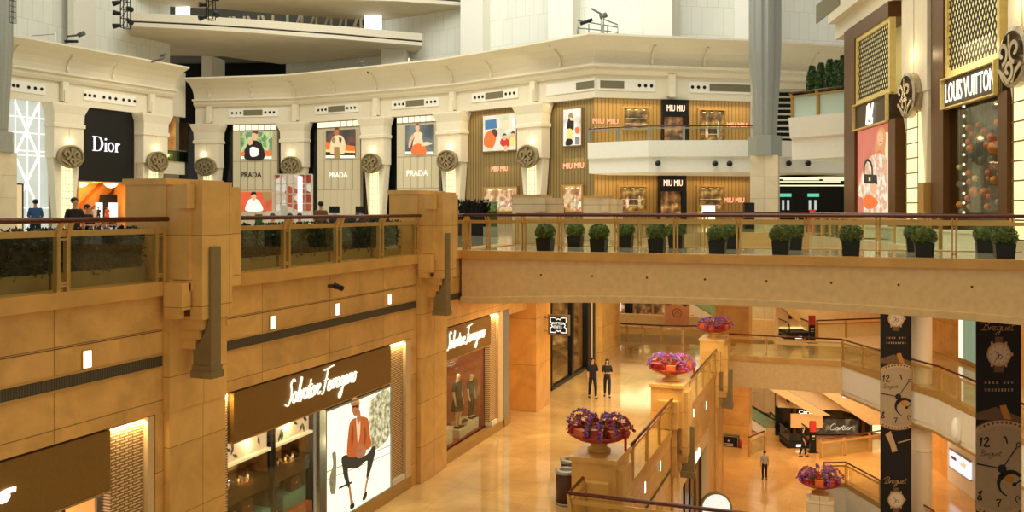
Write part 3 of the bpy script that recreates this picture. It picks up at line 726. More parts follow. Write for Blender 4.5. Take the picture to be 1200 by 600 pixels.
text_mesh('sign_lettering', 'PRADA', 2.5, .62, pblack, t1, (w1 * .42, -.05, 5.4), .05)
W2, t2, w2 = prada_bay(2, 372, 422, 142, 'pale panelled shop front behind the white display shelves, red-sunset poster above')
text_mesh('sign_lettering', 'PRADA', 2.6, .6, pwhite, t2, (w2 * .5, -.05, 5.2), .05)
W3, t3, w3 = prada_bay(3, 465, 514, 134, 'pale panelled shop front with white letters behind the second marble pier')
text_mesh('sign_lettering', 'PRADA', 2.7, .62, pwhite, t3, (w3 * .5, -.05, 5.2), .05)
PG = 'backlit fashion posters on the gallery shop fronts'
g1_ = mottle('print_green_sky', [(30, 70, 40), (90, 150, 80), (210, 220, 150), (70, 120, 90), (120, 160, 90)], .9, 1.0)
poster('backlit_poster', 'backlit poster of a person in a dark suit against green sky', W1, 281, 317, 155, 186, .28, g1_, [
    (porange, [(281, 178), (317, 176), (317, 183), (281, 183)]), (pwhite, [(281, 183), (317, 183), (317, 186), (281, 186)]),
    (pblack, [(286, 186), (288, 174), (292, 167), (297, 164), (302, 166), (306, 170), (308, 186)], 1),
    (pblack, [(285, 178), (290, 168), (293, 171), (291, 180)], 1), (skin, [(294, 155), (298, 153), (301, 157), (299, 164), (295, 163)], 1), (pbrown, [(294, 156), (297, 152), (301, 154), (300, 157), (297, 155.5)], 1),
    (pwhite, [(292, 174), (296, 172), (302, 175), (301, 182), (293, 183)], 1), (skin, [(290, 165), (294, 163), (295, 168), (291, 170)], 1)], None, group=PG)
poster('backlit_poster', 'backlit poster of a person in white on orange, low in its pale front', W1, 281, 317, 225, 247, .28, mottle('print_orange_field', [(214, 66, 22), (236, 88, 40), (200, 74, 30)], .5, 1.0), [
    (pwhite, [(287, 247), (288, 238), (292, 233), (299, 233), (304, 238), (306, 247)], 1), (skin, [(293, 227), (297, 226), (299, 230), (297, 235), (294, 233)], 1), (pblack, [(292.5, 229), (294, 225), (298, 225), (299.5, 229), (297, 227.5)], 1),
    (pkhaki, [(306, 225), (317, 225), (317, 234), (308, 235)], 0)], None, group=PG)
poster('backlit_poster', 'backlit poster of a person in patterned dress before a red sunset', W2, 380, 414, 153, 185, .28, mottle('print_dusk', [(26, 26, 24), (60, 50, 44), (120, 60, 40), (40, 36, 32)], .5, .9), [
    (porange, [(380, 166), (414, 171), (414, 178), (380, 176)]), (pyel, [(380, 175), (414, 177), (414, 179), (380, 178)]), (pblack, [(380, 178), (414, 179), (414, 182), (380, 182)]), (pwhite, [(380, 182), (414, 182), (414, 185), (380, 185)]),
    (pcream, [(385, 178), (386, 166), (389, 160), (394, 158), (400, 160), (403, 168), (402, 179), (397, 181), (390, 181)], 1), (pkhaki, [(390, 185), (390, 172), (396, 172), (397, 185)], 0), (pkhaki, [(387, 164), (391, 160), (391, 168)], 1), (pbrown, [(396, 160), (399, 163), (397, 168)], 1),
    (skin2, [(390, 153), (393, 150), (396, 153), (395, 158), (391, 158)], 1), (pbrown, [(390, 153), (393, 149), (396.5, 152), (393, 151.5)], 1)], None, group=PG)
poster('backlit_poster', 'backlit poster of a woman in a brown dress holding a hat, dark backdrop', W3, 473, 506, 147, 180, .28, mottle('print_slate', [(38, 44, 42), (70, 84, 84), (120, 130, 120), (30, 30, 28)], .4, .9), [
    (pwhite, [(473, 177.5), (506, 177.5), (506, 180), (473, 180)]), (pcream, [(483, 177), (482, 168), (484, 161), (483, 156), (488, 154), (493, 156), (493, 162), (495, 170), (496, 177)], 1),
    (porange, [(481, 180), (482, 171), (489, 168), (496, 171), (497, 180)], 1), (skin, [(482, 157), (478, 164), (477, 172), (479, 172), (481, 165), (484, 160)], 1), (pcream, [(492, 168), (498, 166), (505, 168), (500, 170), (494, 171)], 1),
    (skin, [(485, 147), (488, 145.5), (490, 149), (489, 154), (486, 153)], 1), (pbrown, [(485, 148), (487.5, 144.5), (491, 147), (488, 146.5)], 1)], None, group=PG)
# Miu Miu style slatted bays
W4 = Wall(FA[4], FA[5])
poster('backlit_poster', 'wide backlit poster of people in pink and orange on the olive slatted wall', W4, 563.5, 602.5, 136, 177.5, .3, mottle('print_pastel', [(206, 214, 150), (236, 226, 200), (244, 236, 210), (200, 190, 120)], .5, 1.0), [
    (pblue, [(566, 141), (579, 139), (580, 150), (566, 152)]), (porange, [(565, 170), (566, 158), (573, 152), (579, 156), (578, 166), (574, 173)], 1), (pbrown, [(574, 153), (578, 151), (581, 156), (578, 160)], 1),
    (pcream, [(586, 150), (587, 143), (592, 141), (594, 148), (592, 152)], 1), (pred, [(584, 168), (586, 162), (590, 161), (594, 164), (595, 170), (589, 172)], 1), (skin, [(587, 159), (590, 157), (592, 160), (590, 164), (587, 163)], 1), (pbrown, [(586.5, 160), (589, 156), (592, 158), (589, 158.5)], 1),
    (skin, [(589, 171), (592, 170), (592, 177), (589, 177)], 0), (pyel, [(596, 170), (597, 161), (601, 160), (602, 170)], 1), (skin, [(597, 156), (600, 154), (602, 158), (599, 161)], 1), (pbrown, [(597, 156), (600, 153), (602, 156), (599.5, 156)], 1),
    (pwhite, [(599, 138), (602, 138), (602, 148), (600, 148)], 0)], M_bar, .12, group=PG)
W5 = Wall(FA[5], FA[6])
poster('backlit_poster', 'tall narrow backlit poster of a seated person in black, beside the corner', W5, 657.5, 678.5, 128.5, 171, .3, mottle('print_room', [(200, 190, 170), (246, 240, 220), (252, 248, 236), (214, 160, 100)], .7, 1.0), [
    (pblack, [(662, 147), (664, 138), (669, 137), (670, 146), (669, 152), (663, 151)], 1), (pkhaki, [(664, 134), (667, 132), (669, 135), (667, 138), (664, 138)], 1), (pcream, [(665, 137), (676, 140), (676, 142), (666, 141)], 0),
    (pyel, [(663, 152), (668, 152), (669, 164), (662, 166)], 1), (pblack, [(662, 163), (668, 163), (668, 169), (661, 170)], 1), (pgrey, [(672, 160), (677, 160), (677, 169), (672, 169)], 0), (porange, [(672, 150), (676, 149), (677, 155), (673, 156)], 1)], M_bar, .12, group=PG)
M_goods = mottle('lit_shop_goods', [(60, 34, 14), (150, 96, 44), (230, 178, 96), (255, 232, 180), (120, 60, 30)], 1.1, .8)
M_goods2 = mottle('lit_shop_goods_red', [(120, 60, 34), (214, 130, 84), (250, 226, 180), (200, 70, 44), (255, 246, 220)], .9, 1.0)
M_goods3 = mottle('dim_shop_goods', [(30, 18, 10), (90, 52, 22), (170, 108, 48), (240, 190, 110)], 1.6, .8)
def shop_window(W, x0, x1, yt, yb, lab, y=.1, goods=M_goods, dolls=2, frame=M_gold_dull, shelves=1, group='lit shop windows in the slatted walls'):
    (u0, zt), (u1, zb) = W.at(x0, yt), W.at(x1, yb); zb = max(zb, Z3 + .05) if zt < 13 else zb; w, h = u1 - u0, zt - zb
    t = W.thing('shop_window', lab, 'shop window', u0, zb, 0, group)
    f = MB(frame); f.box(-.14, 0, y - .12, y + .1, -.14, h + .14); f.box(w, w + .14, y - .12, y + .1, -.14, h + .14); f.box(0, w, y - .12, y + .1, h, h + .14); f.box(0, w, y - .12, y + .1, -.14, 0); f.build('frame', t)
    b = MB(goods); b.box(0, w, y - .02, y, 0, h); b.build('lit_interior', t)
    s = MB(M_warmlit)
    for k in range(shelves):
        for q in range(3): s.box(w * (.15 + .3 * q), w * (.25 + .3 * q), y - .08, y - .03, h * (.92 - .3 * k) - .03, h * (.92 - .3 * k) + .03)
    s.build('spot_lamps', t)
    sh = MB(M_goods2)
    for k in range(shelves + 1): sh.box(w * .08, w * .92, y - .12, y - .02, h * (.22 + .25 * k), h * (.22 + .25 * k) + .05)
    sh.build('shelf', t)
    for k in range(dolls):
        x = w * (k + .6) / (dolls + .2); m = MB(M_white if k % 2 else M_goods2)
        m.lathe(x, y - .18, [(.10, h * .1), (.16, h * .2), (.12, h * .34), (.17, h * .46), (.06, h * .53), (.09, h * .57), (.02, h * .64)], 8); m.build('dressed_form', t)
    g = MB(M_glass); g.box(0, w, y - .30, y - .29, 0, h); g.build('glass_pane', t)
    return t
shop_window(W4, 565, 603, 221, 247, 'lit window with handbags on shelves under the wide family poster', .3, M_goods2, 3)
shop_window(W5, 657.5, 679.5, 218.5, 247, 'narrow lit window under the tall narrow poster, red and white clothes inside', .3, M_goods2, 2)
shop_window(W6, 731, 760, 126.5, 151, 'upper floor window with warm interior left of the black doorway', .0, M_goods3, 0)
shop_window(W6, 819, 849, 129, 166, 'upper floor window with mannequins right of the black doorway', .0, M_goods3, 2)
shop_window(W6, 726, 757, 219, 247, 'ground floor window with dark interior and small lights left of the lower doorway', .0, M_goods3, 2)
shop_window(W6, 818, 847, 219, 247, 'ground floor window with bright white panel right of the lower doorway', .0, M_goods3, 0)
a = W6.at(821, 246); b = W6.at(836, 227); mb = MB(glow('bright_display', (255, 236, 190), 2.0)); mb.box(0, b[0] - a[0], 0, .03, 0, b[1] - a[1])
tag(mb.build('lit_screen', None, W6.P(a[0], -.35, Z3 + .3), W6.rot), 'bright white screen inside the ground floor window', 'screen')
def doorway(W, x0, x1, yt, zb, txt, lab, hh=.8):
    (u0, zt), (u1, _) = W.at(x0, yt), W.at(x1, yt); w, h = u1 - u0, zt - zb
    t = W.thing('shop_entrance', lab, 'shop entrance', u0, zb, 0, 'black framed entrances of the two-storey shop')
    f = MB(M_black); f.box(0, w, -.3, .05, h - 1.5, h); f.box(w * .82, w, -.35, .05, 0, h - 1.5); f.box(0, w * .06, -.35, .05, 0, h - 1.5); f.build('surround', t)
    b = MB(M_goods3); b.box(w * .06, w * .82, -.05, 0, 0, h - 1.5); b.build('lit_interior', t)
    text_mesh('sign_lettering', txt, w * .68, .55, glow('pink_gold_letters', (255, 214, 180), 1.5), t, (w * .5, -.36, h - .75), .06)
    return t
doorway(W6, 775, 805.5, 117, Z4, 'MIU MIU', 'black framed upper entrance with short rounded lettering, on the balcony')
doorway(W6, 771, 803, 204.5, Z3, 'MIU MIU', 'black framed ground floor entrance with lit lettering under the balcony')
def wall_letters(W, px, py, w, h, txt, lab, col=(255, 170, 130), y=.05, strength=1.2):
    u, z = W.at(px, py); o = text_mesh('wall_lettering', txt, w, h, glow('letters_%d_%d' % (col[0], col[2]), col, strength), None, W.P(u, y, z), .1, rotz=W.rot)
    tag(o, lab, 'sign lettering', 'glowing brand letters on the slatted walls')
wall_letters(W4, 581.5, 197.5, 2.1, .5, 'MIU MIU', 'pale glowing letters on olive slats under the wide family poster', y=.48)
wall_letters(W5, 668, 194, 2.4, .5, 'MIU MIU', 'pink glowing letters on olive slats under the tall narrow poster', y=.48)
wall_letters(W6, 710, 142, 2.3, .45, 'MIU MIU', 'pink glowing letters on the upper slatted wall left of the window', y=.08)
wall_letters(W6, 864, 146.5, 1.9, .45, 'MIU MIU', 'pink glowing letters on the upper slatted wall beside the tall column', y=.08)
wall_letters(W6, 861, 234.5, 1.9, .45, 'MIU MIU', 'pink glowing letters low on the ground floor slatted wall', y=.08)
# linear lamps washing the slats
def wash(W, x0, x1, z, y, e, col=(1, .76, .42)):
    u0, u1 = W.at(x0)[0], W.at(x1)[0]; l = bpy.data.lights.new('slat_wash', 'AREA'); l.shape = 'RECTANGLE'; l.size = u1 - u0; l.size_y = .25; l.energy = e * .75; l.color = col
    o = bpy.data.objects.new('slat_wash', l); COL.objects.link(o); o.location = W.P((u0 + u1) / 2, y, z); o.rotation_euler = (radians(-18), 0, W.rot); o['kind'] = 'structure'
wash(W6, 693, 774, 17.9, -.7, 200); wash(W6, 806, 880, 17.9, -.7, 200); wash(W6, 693, 770, 11.2, -.7, 190); wash(W6, 803, 880, 11.2, -.7, 190)
wash(W5, 648, 692, 17.9, -.2, 110); wash(W4, 553, 612, 17.9, -.2, 140); wash(W4, 565, 602, 12.6, .1, 36); wash(W5, 657, 680, 13.1, .1, 28)

# ---- Dior bay
mb = MB(M_black); (ua, za), (ub, zb_) = WL.at(92, 122), WL.at(160, 130)
t = WL.thing('brand_sign', 'tall black sign panel with white serif letters, above a glowing entrance', 'sign panel', ua, Z3, .35)
w = ub - ua; mb.box(0, w, 0, .5, 4.15, ZW - Z3); mb.build('panel', t)
wt = glow('serif_white', (250, 250, 255), 1.1); q = MB(wt)
uD, zD = WL.at(111, 173); uE = WL.at(143, 176)[0]; x0 = uD - ua; L_ = uE - uD; z0 = zD - Z3; s = L_ / 3.3; z0 -= .25
# D i o r in thick and thin strokes
q.box(x0 + .14 * s, x0 + .36 * s, -.08, 0, z0, z0 + 1.45 * s); q.box(x0, x0 + .55 * s, -.08, 0, z0 - .04 * s, z0 + .03 * s); q.box(x0, x0 + .55 * s, -.08, 0, z0 + 1.42 * s, z0 + 1.49 * s)
q.stroke([(x0 + .4 * s, z0 + 1.45 * s), (x0 + .9 * s, z0 + 1.36 * s), (x0 + 1.15 * s, z0 + .73 * s), (x0 + .9 * s, z0 + .1 * s), (x0 + .4 * s, z0)], [.05 * s, .10 * s, .24 * s, .10 * s, .05 * s], -.08, 0)
q.box(x0 + 1.48 * s, x0 + 1.66 * s, -.08, 0, z0, z0 + .9 * s); q.box(x0 + 1.4 * s, x0 + 1.75 * s, -.08, 0, z0 - .04 * s, z0 + .03 * s); q.cyl((x0 + 1.57 * s, -.08, z0 + 1.25 * s), (x0 + 1.57 * s, 0, z0 + 1.25 * s), .11 * s, 12)
q.stroke([(x0 + 2.2 * s + .32 * s * cos(a_), z0 + .46 * s + .45 * s * sin(a_)) for a_ in [k * pi / 6 for k in range(12)]], .11 * s, -.08, 0, 2, True)
q.box(x0 + 2.78 * s, x0 + 2.96 * s, -.08, 0, z0, z0 + .9 * s); q.box(x0 + 2.7 * s, x0 + 3.06 * s, -.08, 0, z0 - .04 * s, z0 + .03 * s); q.stroke([(x0 + 2.95 * s, z0 + .6 * s), (x0 + 3.1 * s, z0 + .85 * s), (x0 + 3.3 * s, z0 + .78 * s)], .12 * s, -.08, 0)
q.build('serif_lettering', t)
# glowing entrance under it: a room with a stair and two crystal ceiling lamps
t = WL.thing('lit_entrance', 'wide glowing entrance with a stair slope and display frames below the black sign panel', 'shop entrance', ua + .1, Z3, 0)
w2_ = WL.at(158)[0] - ua - .1
mb = MB(plain('amber_interior', (226, 150, 66), .6, var=.2, scale=.4)); mb.box(0, w2_, 3.4, 3.5, 0, 4.1); mb.box(0, .15, .3, 3.5, 0, 4.1); mb.box(w2_ - .15, w2_, .3, 3.5, 0, 4.1); mb.box(0, w2_, .4, 3.5, 4.05, 4.12); mb.build('room', t)
mb = MB(plain('stair_bronze', (168, 104, 38), .5)); mb.prism([(.8, .4), (1.6, .4), (w2_ - .6, 3.3), (w2_ - .6, 4.0), (w2_ - 1.6, 4.0)], 2.6, 3.3); mb.build('stair', t)
mb = MB(glow('display_frames', (248, 246, 236), 1.3)); mb.box(w2_ * .52, w2_ * .64, 1.9, 2.0, .6, 2.1); mb.build('display_frame', t); mb = MB(MC['display_frames']); mb.box(w2_ * .76, w2_ * .92, 1.9, 2.0, .6, 2.1); mb.build('display_frame', t)
mb = MB(M_dark); mb.box(w2_ * .66, w2_ * .98, 2.4, 2.5, .2, 2.9); mb.build('dark_opening', t)
l = bpy.data.lights.new('entrance_lamp', 'POINT'); l.energy = 260; l.color = (1, .68, .3); l.shadow_soft_size = .6; o = bpy.data.objects.new('entrance_lamp', l); COL.objects.link(o); o.location = WL.P(ua + w2_ / 2, 1.6, Z3 + 3.4); o['kind'] = 'structure'
for px in (95, 130):
    u = WL.at(px, off=1.2)[0]; mb = MB(glow('crystal_lamp', (255, 236, 180), 2.5)); mb.lathe(0, 0, [(.05, -.35), (.4, -.25), (.62, 0), (.65, .08), (.1, .12)], 16)
    o = mb.build('ceiling_lamp', None, WL.P(u, 1.2, Z3 + 3.9)); tag(o, 'round crystal ceiling lamp in the glowing entrance, %s' % ('near the cream pilaster' if px == 95 else 'nearer the middle'), 'ceiling lamp', 'crystal ceiling lamps')
# white lattice glass shop front left of the first pilaster
t = WL0.thing('lattice_shop_front', 'white backlit glass shop front with crossing lattice lines and a cream door', 'shop front', WL0.at(4)[0], Z3, 0)
uL, uR = WL0.at(4)[0], WL0.at(60)[0]; w = uR - uL
mb = MB(glow('white_lit_glass', (226, 232, 218), .62, tex=.05, scale=.6)); mb.box(0, w, .4, .6, 0, 11.2); mb.build('glass_wall', t)
mb = MB(glow('white_lattice', (250, 252, 244), .95))
for k in range(-1, 3):
    c = w * (.28 + .5 * k)
    for zz in (1.5, 6.2, 10.9):
        mb.stroke([(c, zz), (c + w * .5, zz + 4.7)], .22, .34, .39, 0) if 0 <= c and c + w * .5 <= w and zz < 6.5 else None
        mb.stroke([(c + w * .5, zz), (c, zz + 4.7)], .22, .34, .39, 0) if 0 <= c and c + w * .5 <= w and zz < 6.5 else None
for zz in (1.5, 6.2, 6.6, 8.2, 9.6): mb.box(0, w, .34, .39, zz, zz + .12)
for q_ in (.28, .53, .78): mb.box(w * q_, w * q_ + .12, .34, .39, 0, 11.2)
mb.build('lattice', t)
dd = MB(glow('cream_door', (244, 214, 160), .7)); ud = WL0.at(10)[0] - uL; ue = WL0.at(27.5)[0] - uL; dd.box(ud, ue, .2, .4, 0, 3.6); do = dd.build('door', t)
dd = MB(M_black); dd.box(ue, ue + .12, .15, .4, 0, 3.7); dd.box(ud, ue, .15, .4, 3.6, 3.72); dd.build('door_frame', do)
# gap balcony: glass with two dark pictures
t = WG.thing('small_balcony', 'small white balcony with glass front and two dark squares, in the gap between the arcs', 'balcony', G(186), 13.75, -.4)
w = G(217) - G(186); mb = MB(M_glass_g); mb.box(0, w, 0, .03, 0, 1.2); mb.build('glass_pane', t); mb = MB(M_steel); mb.box(0, w, -.03, .06, 1.2, 1.27); mb.box(w - .08, w, -.03, .06, -1.4, 1.2); mb.build('handrail', t)
for k in (.06, .72): mb = MB(M_black); mb.box(w * k, w * (k + .2), .1, .2, .15, 1.05); mb.build('dark_square', t)
# ================================================================== THE TALL CLAD COLUMN, BALCONY RAILS, EXIT HALL
def tall_column(p, lab, r=1.12):
    t = thing('clad_column', lab, 'column', (p.x, p.y, Z1 + .02), 0, 'tall clad columns')
    z = lambda a: a - Z1
    mb = MB(M_beige); mb.box(-1.0, 1.0, -1.0, 1.0, 0, z(12.3)); mb.build('stone_base', t)
    m = MB(M_steel); m.ring([[(a * cos(2 * pi * k / 8 + pi / 8), a * sin(2 * pi * k / 8 + pi / 8), zz) for k in range(8)] for a, zz in ((1.28, z(12.3)), (1.28, z(13.75)), (.9, z(13.8)))], sm=False); m.build('collar', t)
    m = MB(M_steel); n = 48; loops = []
    for rr, zz in ((.86, z(13.6)), (.95, z(15.5)), (1.12, z(18.2)), (1.2, z(20)), (1.2, z(46))):
        loops.append([((rr * (1 - .07 * (k % 6 < 2))) * cos(2 * pi * k / n), (rr * (1 - .07 * (k % 6 < 2))) * sin(2 * pi * k / n), zz) for k in range(n)])
    m.ring(loops, sm=False); m.build('metal_cladding', t)
tall_column(at_t(896.5, 66, 0), 'tall round grey metal column on a square stone base, in front of the balcony')
tall_column(at_t(-7, 62, 0), 'tall grey column with stone base cut by the picture edge beside the lattice front')

def balustrade(lab, pts, z, spacing=2.0, name='balustrade', hand=M_rail, metal=M_gold, gl=M_glass, group='glass balustrades with dark red handrails', out=-1, H=1.17, box_z=.90, postw=.045, arm=.16, ends=True, posts=None, handr=.048, kerb=0, fat=0):
    """posts with a leaning arm, a round handrail, a box rail below it and glass panels; out = side the handrail leans to"""
    t = thing(name, lab, 'balustrade', (pts[0][0], pts[0][1], z), 0, group)
    P = [Vector(p[:2]) - Vector(pts[0][:2]) for p in pts]
    def off(i, d):
        d1 = (P[i] - P[i - 1]).normalized() if i else (P[1] - P[0]).normalized(); d2 = (P[i + 1] - P[i]).normalized() if i + 1 < len(P) else d1
        n = (Vector((-d1.y, d1.x)) + Vector((-d2.y, d2.x))).normalized() * out * d; return P[i] + n
    mb = MB(hand); mb.tube([(off(i, -arm).x, off(i, -arm).y, H) for i in range(len(P))], handr, 10); mb.build('handrail', t)
    mb = MB(metal)
    mb.ring([[(off(i, -.0).x, off(i, 0).y, box_z), (off(i, -.07).x, off(i, -.07).y, box_z), (off(i, -.07).x, off(i, -.07).y, box_z + .10), (off(i, 0).x, off(i, 0).y, box_z + .10)] for i in range(len(P))], sm=False)
    mb.build('box_rail', t)
    k = 0
    for i in range(len(P) - 1):
        d = P[i + 1] - P[i]; L_ = d.length; d.normalize(); n = Vector((-d.y, d.x)) * out
        cnt = max(1, round(L_ / spacing)); us = posts if posts and len(P) == 2 else [L_ * j / cnt for j in range(cnt + 1)]
        if not ends: us = us[1:-1] if len(us) > 2 else us
        for j, u in enumerate(us):
            if i and j == 0 and not posts: continue
            c = P[i] + d * u; rot = atan2(d.y, d.x)
            m = MB(metal); w = postw
            def q(du, dn, zz): v = c + d * du - n * dn; return (v.x, v.y, zz)
            gap = .05 if not fat else fat
            for s in (-1, 1):
                a = s * gap - w / 2; b = s * gap + w / 2
                m.ring([[q(a, .0, 0), q(b, .0, 0), q(b, .09, 0), q(a, .09, 0)], [q(a, 0, box_z + .02), q(b, 0, box_z + .02), q(b, .09, box_z + .02), q(a, .09, box_z + .02)], [q(a, arm - .03, H - .02), q(b, arm - .03, H - .02), q(b, arm + .03, H - .02), q(a, arm + .03, H - .02)]], sm=False)
            for zz in (.08, .12, box_z - .06):
                m.ring([[q(-gap, 0, zz), q(gap, 0, zz), q(gap, .08, zz), q(-gap, .08, zz)], [q(-gap, 0, zz + .03), q(gap, 0, zz + .03), q(gap, .08, zz + .03), q(-gap, .08, zz + .03)]], sm=False)
            m.build('post', t)
        for j in range(len(us) - 1):
            a = P[i] + d * (us[j] + .09) - n * .10; b = P[i] + d * (us[j + 1] - .09) - n * .10; g = MB(gl); nn = n * .012
            g.ring([[(a.x, a.y, .03), (b.x, b.y, .03), (b.x - nn.x, b.y - nn.y, .03), (a.x - nn.x, a.y - nn.y, .03)], [(a.x, a.y, box_z), (b.x, b.y, box_z), (b.x - nn.x, b.y - nn.y, box_z), (a.x - nn.x, a.y - nn.y, box_z)]], sm=False)
            g.build('glass_panel', t)
    return t
ZR = Z3 + .03
YP = lambda px: Lx(px)
# gallery edge, west: three runs between the marble piers
def wrun(lab, a, b, pxs):
    y0, y1 = a, b
    return balustrade(lab, [(-12.0, y0), (-12.0, y1)], ZR, posts=[LW.at(px)[0] - y0 for px in pxs], out=1, postw=.07, fat=.10)
wrun('gallery balustrade nearest the camera, left of the first marble pier, hedge behind it', 2.0, 13.2, [-60, 70, 184])
wrun('gallery balustrade between the two marble piers, hedge behind it', 15.0, 23.8, [268, 333, 394, 444, 485])
wrun('short gallery balustrade between the second marble pier and the bridge', 25.8, BY0 + .15, [527, 543])
balustrade('bridge front balustrade, the one nearer the camera', [(-11.85, BY0 + .1), (20, BY0 + .1)], ZR, posts=[.15] + [on_y(px, BY0).x + 11.85 for px in (570, 612, 655, 721, 791, 865, 945, 1029, 1119, 1215)] + [26, 28, 30], out=-1, arm=-.1)
balustrade('bridge rear balustrade, behind the second row of potted box plants', [(-11.9, BY1 - .1), (5.2, BY1 - .1)], ZR, 2.3, out=1, arm=.12)
balustrade('balustrade on the far side of the upper void, beyond the bridge', [(-7.9, 54.4), (-.6, 54.4)], ZR, 1.8, arm=-.1)
balustrade('balustrade in front of the big monogram shop, seen beyond the bridge', [(-.35, 54.2), (-1.45, 51), (.35, 44), (2.5, 36.1), (3.1, 32.7)], ZR, 2.0, arm=-.1)
# lower aisle
balustrade('aisle balustrade between the first and second planter pedestals', [(-6.0, 24.3), (-6.0, 32.8)], .05, 2.2, out=1, arm=.12, postw=.06)
balustrade('aisle balustrade between the second and third planter pedestals', [(-6.0, 35.1), (-6.0, 45.2)], .05, 2.2, out=1, arm=.12, postw=.06)
balustrade('balustrade corner nearest the camera beside the two waste bins', [(-6.35, 22.3), (-6.35, 21.0), (5.0, 21.0)], .05, 2.2, arm=.0, out=-1)
balustrade('balustrade along the lower crossing, three glass panes wide', [(-5.95, 51.2), (.1, 51.2)], .05, 2.1, arm=-.08)
balustrade('balustrade of the lower east walkway, running past the round white column', [(.1, 51.2)] + [(x + .12, y + .1) for x, y in EAST2[1:]], .05, 2.2, arm=-.08)
cv = [on_z(px, py, 0) for px, py in ((717, 400.5), (735, 402), (753, 403), (775, 404.2), (800, 404.8), (827, 404.5))]
balustrade('curved balustrade at the far end of the aisle', [(p.x, p.y) for p in cv], .03, 3.6, arm=-.1)
balustrade('balustrade behind the escalator top, on the far side of the crossing', [(p.x, p.y) for p in (on_z(958, 398, 0), on_z(992, 396.5, 0), on_z(1040, 394.5, 0), on_z(1080, 393, 0))], .03, 2.6, arm=.1)
balustrade('ground floor balustrade corner behind the lowest flower bowl', [(-.9, 50.2), (-.9, 51.6), (.3, 52.1), (1.9, 49.3), (4.0, 45.3), (5.2, 41)], Z1 + .03, 2.2, arm=-.05)
balustrade('curved ground floor balustrade before the dark jewellery shop', [(p.x, p.y) for p in (on_z(962, 538, Z1), on_z(990, 535, Z1), on_z(1020, 530, Z1), on_z(1050, 524, Z1))], Z1 + .03, 2.6, arm=.1)
balustrade('small balustrade beside the amber pier at the foot of the green escalator', [(p.x, p.y) for p in (on_z(879, 536, Z1), on_z(897, 528, Z1))], Z1 + .03, 2.6, arm=.1)
# balcony glass rails
balustrade('pale balcony rail in front of the upper shop windows', [(p.x, p.y) for p in BAL[:3]], 13.85, 2.9, hand=M_rail, metal=M_steel, group='upper balcony rails', arm=.0, handr=.06, box_z=.95, postw=.08)
balustrade('frosted balcony rail under the row of conifers', [(p.x, p.y) for p in BAE], 13.8, 2.3, hand=M_rail, metal=M_gold_dull, gl=frosted('frosted_mint', (206, 224, 204), .75), group='upper balcony rails', arm=-.15, H=1.5, box_z=1.25, postw=.07)
# row of columnar conifers on the upper balcony
def leaf_cloud(mb, c, R, n, size, seed=1, fill=.35, shape='ball'):
    r = random.Random(seed)
    for _ in range(n):
        while True:
            d = Vector((r.gauss(0, 1), r.gauss(0, 1), r.gauss(0, 1)))
            if d.length > .1: break
        d.normalize(); k = 1 - fill * r.random() ** 2 if shape == 'ball' else 1
        if shape == 'ball': p = Vector((c[0] + d.x * R[0] * k, c[1] + d.y * R[1] * k, c[2] + d.z * R[2] * k))
        elif shape == 'box': p = Vector((c[0] + (r.random() * 2 - 1) * R[0], c[1] + (r.random() * 2 - 1) * R[1], c[2] + (r.random() * 2 - 1) * R[2]))
        else:
            zz = r.random(); a = r.random() * 2 * pi; rr = (1 - .1 * r.random()) * (1.0 if zz < .7 else (1.02 - (zz - .7) * 2.2)); p = Vector((c[0] + R[0] * rr * cos(a), c[1] + R[1] * rr * sin(a), c[2] - R[2] + 2 * R[2] * zz))
        a = Vector((r.gauss(0, 1), r.gauss(0, 1), r.gauss(0, 1))).normalized() * size * (.6 + .8 * r.random()); b = a.cross(d).normalized() * size * .6 if a.cross(d).length > 1e-5 else Vector((size, 0, 0))
        mb.quad(p - a, p - b, p + a, p + b)
tr = None
for i in range(6):
    px = (951.5, 962, 972.5, 980, 988, 996)[i]; h = (2.45, 2.5, 2.6, 2.4, 2.55, 2.65)[i]; p = at_t(px, 54.3 - i * .75, 13.82)
    t = thing('columnar_conifer', ['dark columnar conifer at the outer end of the balcony row', 'columnar conifer second from the outer end of the balcony row', 'columnar conifer third from the outer end of the balcony row', 'short columnar conifer fourth from the outer end of the balcony row', 'tall columnar conifer next to the last of the balcony row', 'tallest columnar conifer beside the brown shop portal'][i], 'tree', p, 0, 'columnar conifers on the upper balcony')
    m = MB(M_tree); m.lathe(0, 0, [(.1, .8), (.22, 1.0), (.26, 1.2 + h * .5), (.16, 1.0 + h * .85), (.04, .9 + h)], 10); leaf_cloud(m, (0, 0, .9 + h / 2), (.33, .33, h / 2), 900, .075, i, 0, 'cone'); m.build('foliage', t)
    m = MB(M_brown); m.cyl((0, 0, .3), (0, 0, 1.2), .06, 6); m.build('stem', t)
    m = MB(M_dark); m.lathe(0, 0, [(.24, 0), (.32, .6), (.28, .6), (.1, .5)], 12); m.build('pot', t)
# louvred wall and the exit hall beyond the tall column
p0, p1 = at_t(905, 84), at_t(1010, 84); WX = Wall(p0, p1)
M_louv = plain('pale_louvre', (206, 208, 184), .5)
t = WX.thing('louvre_screen', 'pale horizontal louvres over a dark gap, right of the tall column', 'louvre screen', 0, 13.9, -.2)
m = MB(M_dark); m.box(0, WX.len * .5, .3, .4, 0, 5.6); m.build('backing', t); m = MB(M_louv)
for k in range(11): m.box(0, WX.len * .5, 0, .2, .1 + k * .55, .1 + k * .55 + .2)
m.build('louvre', t)
mb = MB(M_dark); mb.box(-1, WX.len + 2, 1.0, 1.4, Z3, 11.5); mb.box(-1, WX.len + 2, 1.0, 1.4, 13.8, 20.5); struct(mb.build('wall_exit_hall', None, WX.P(0), WX.rot))
mb = MB(M_white); mb.box(-1, WX.len + 2, -8, 1.4, 11.3, 11.5); struct(mb.build('ceiling_exit_hall', None, WX.P(0), WX.rot))
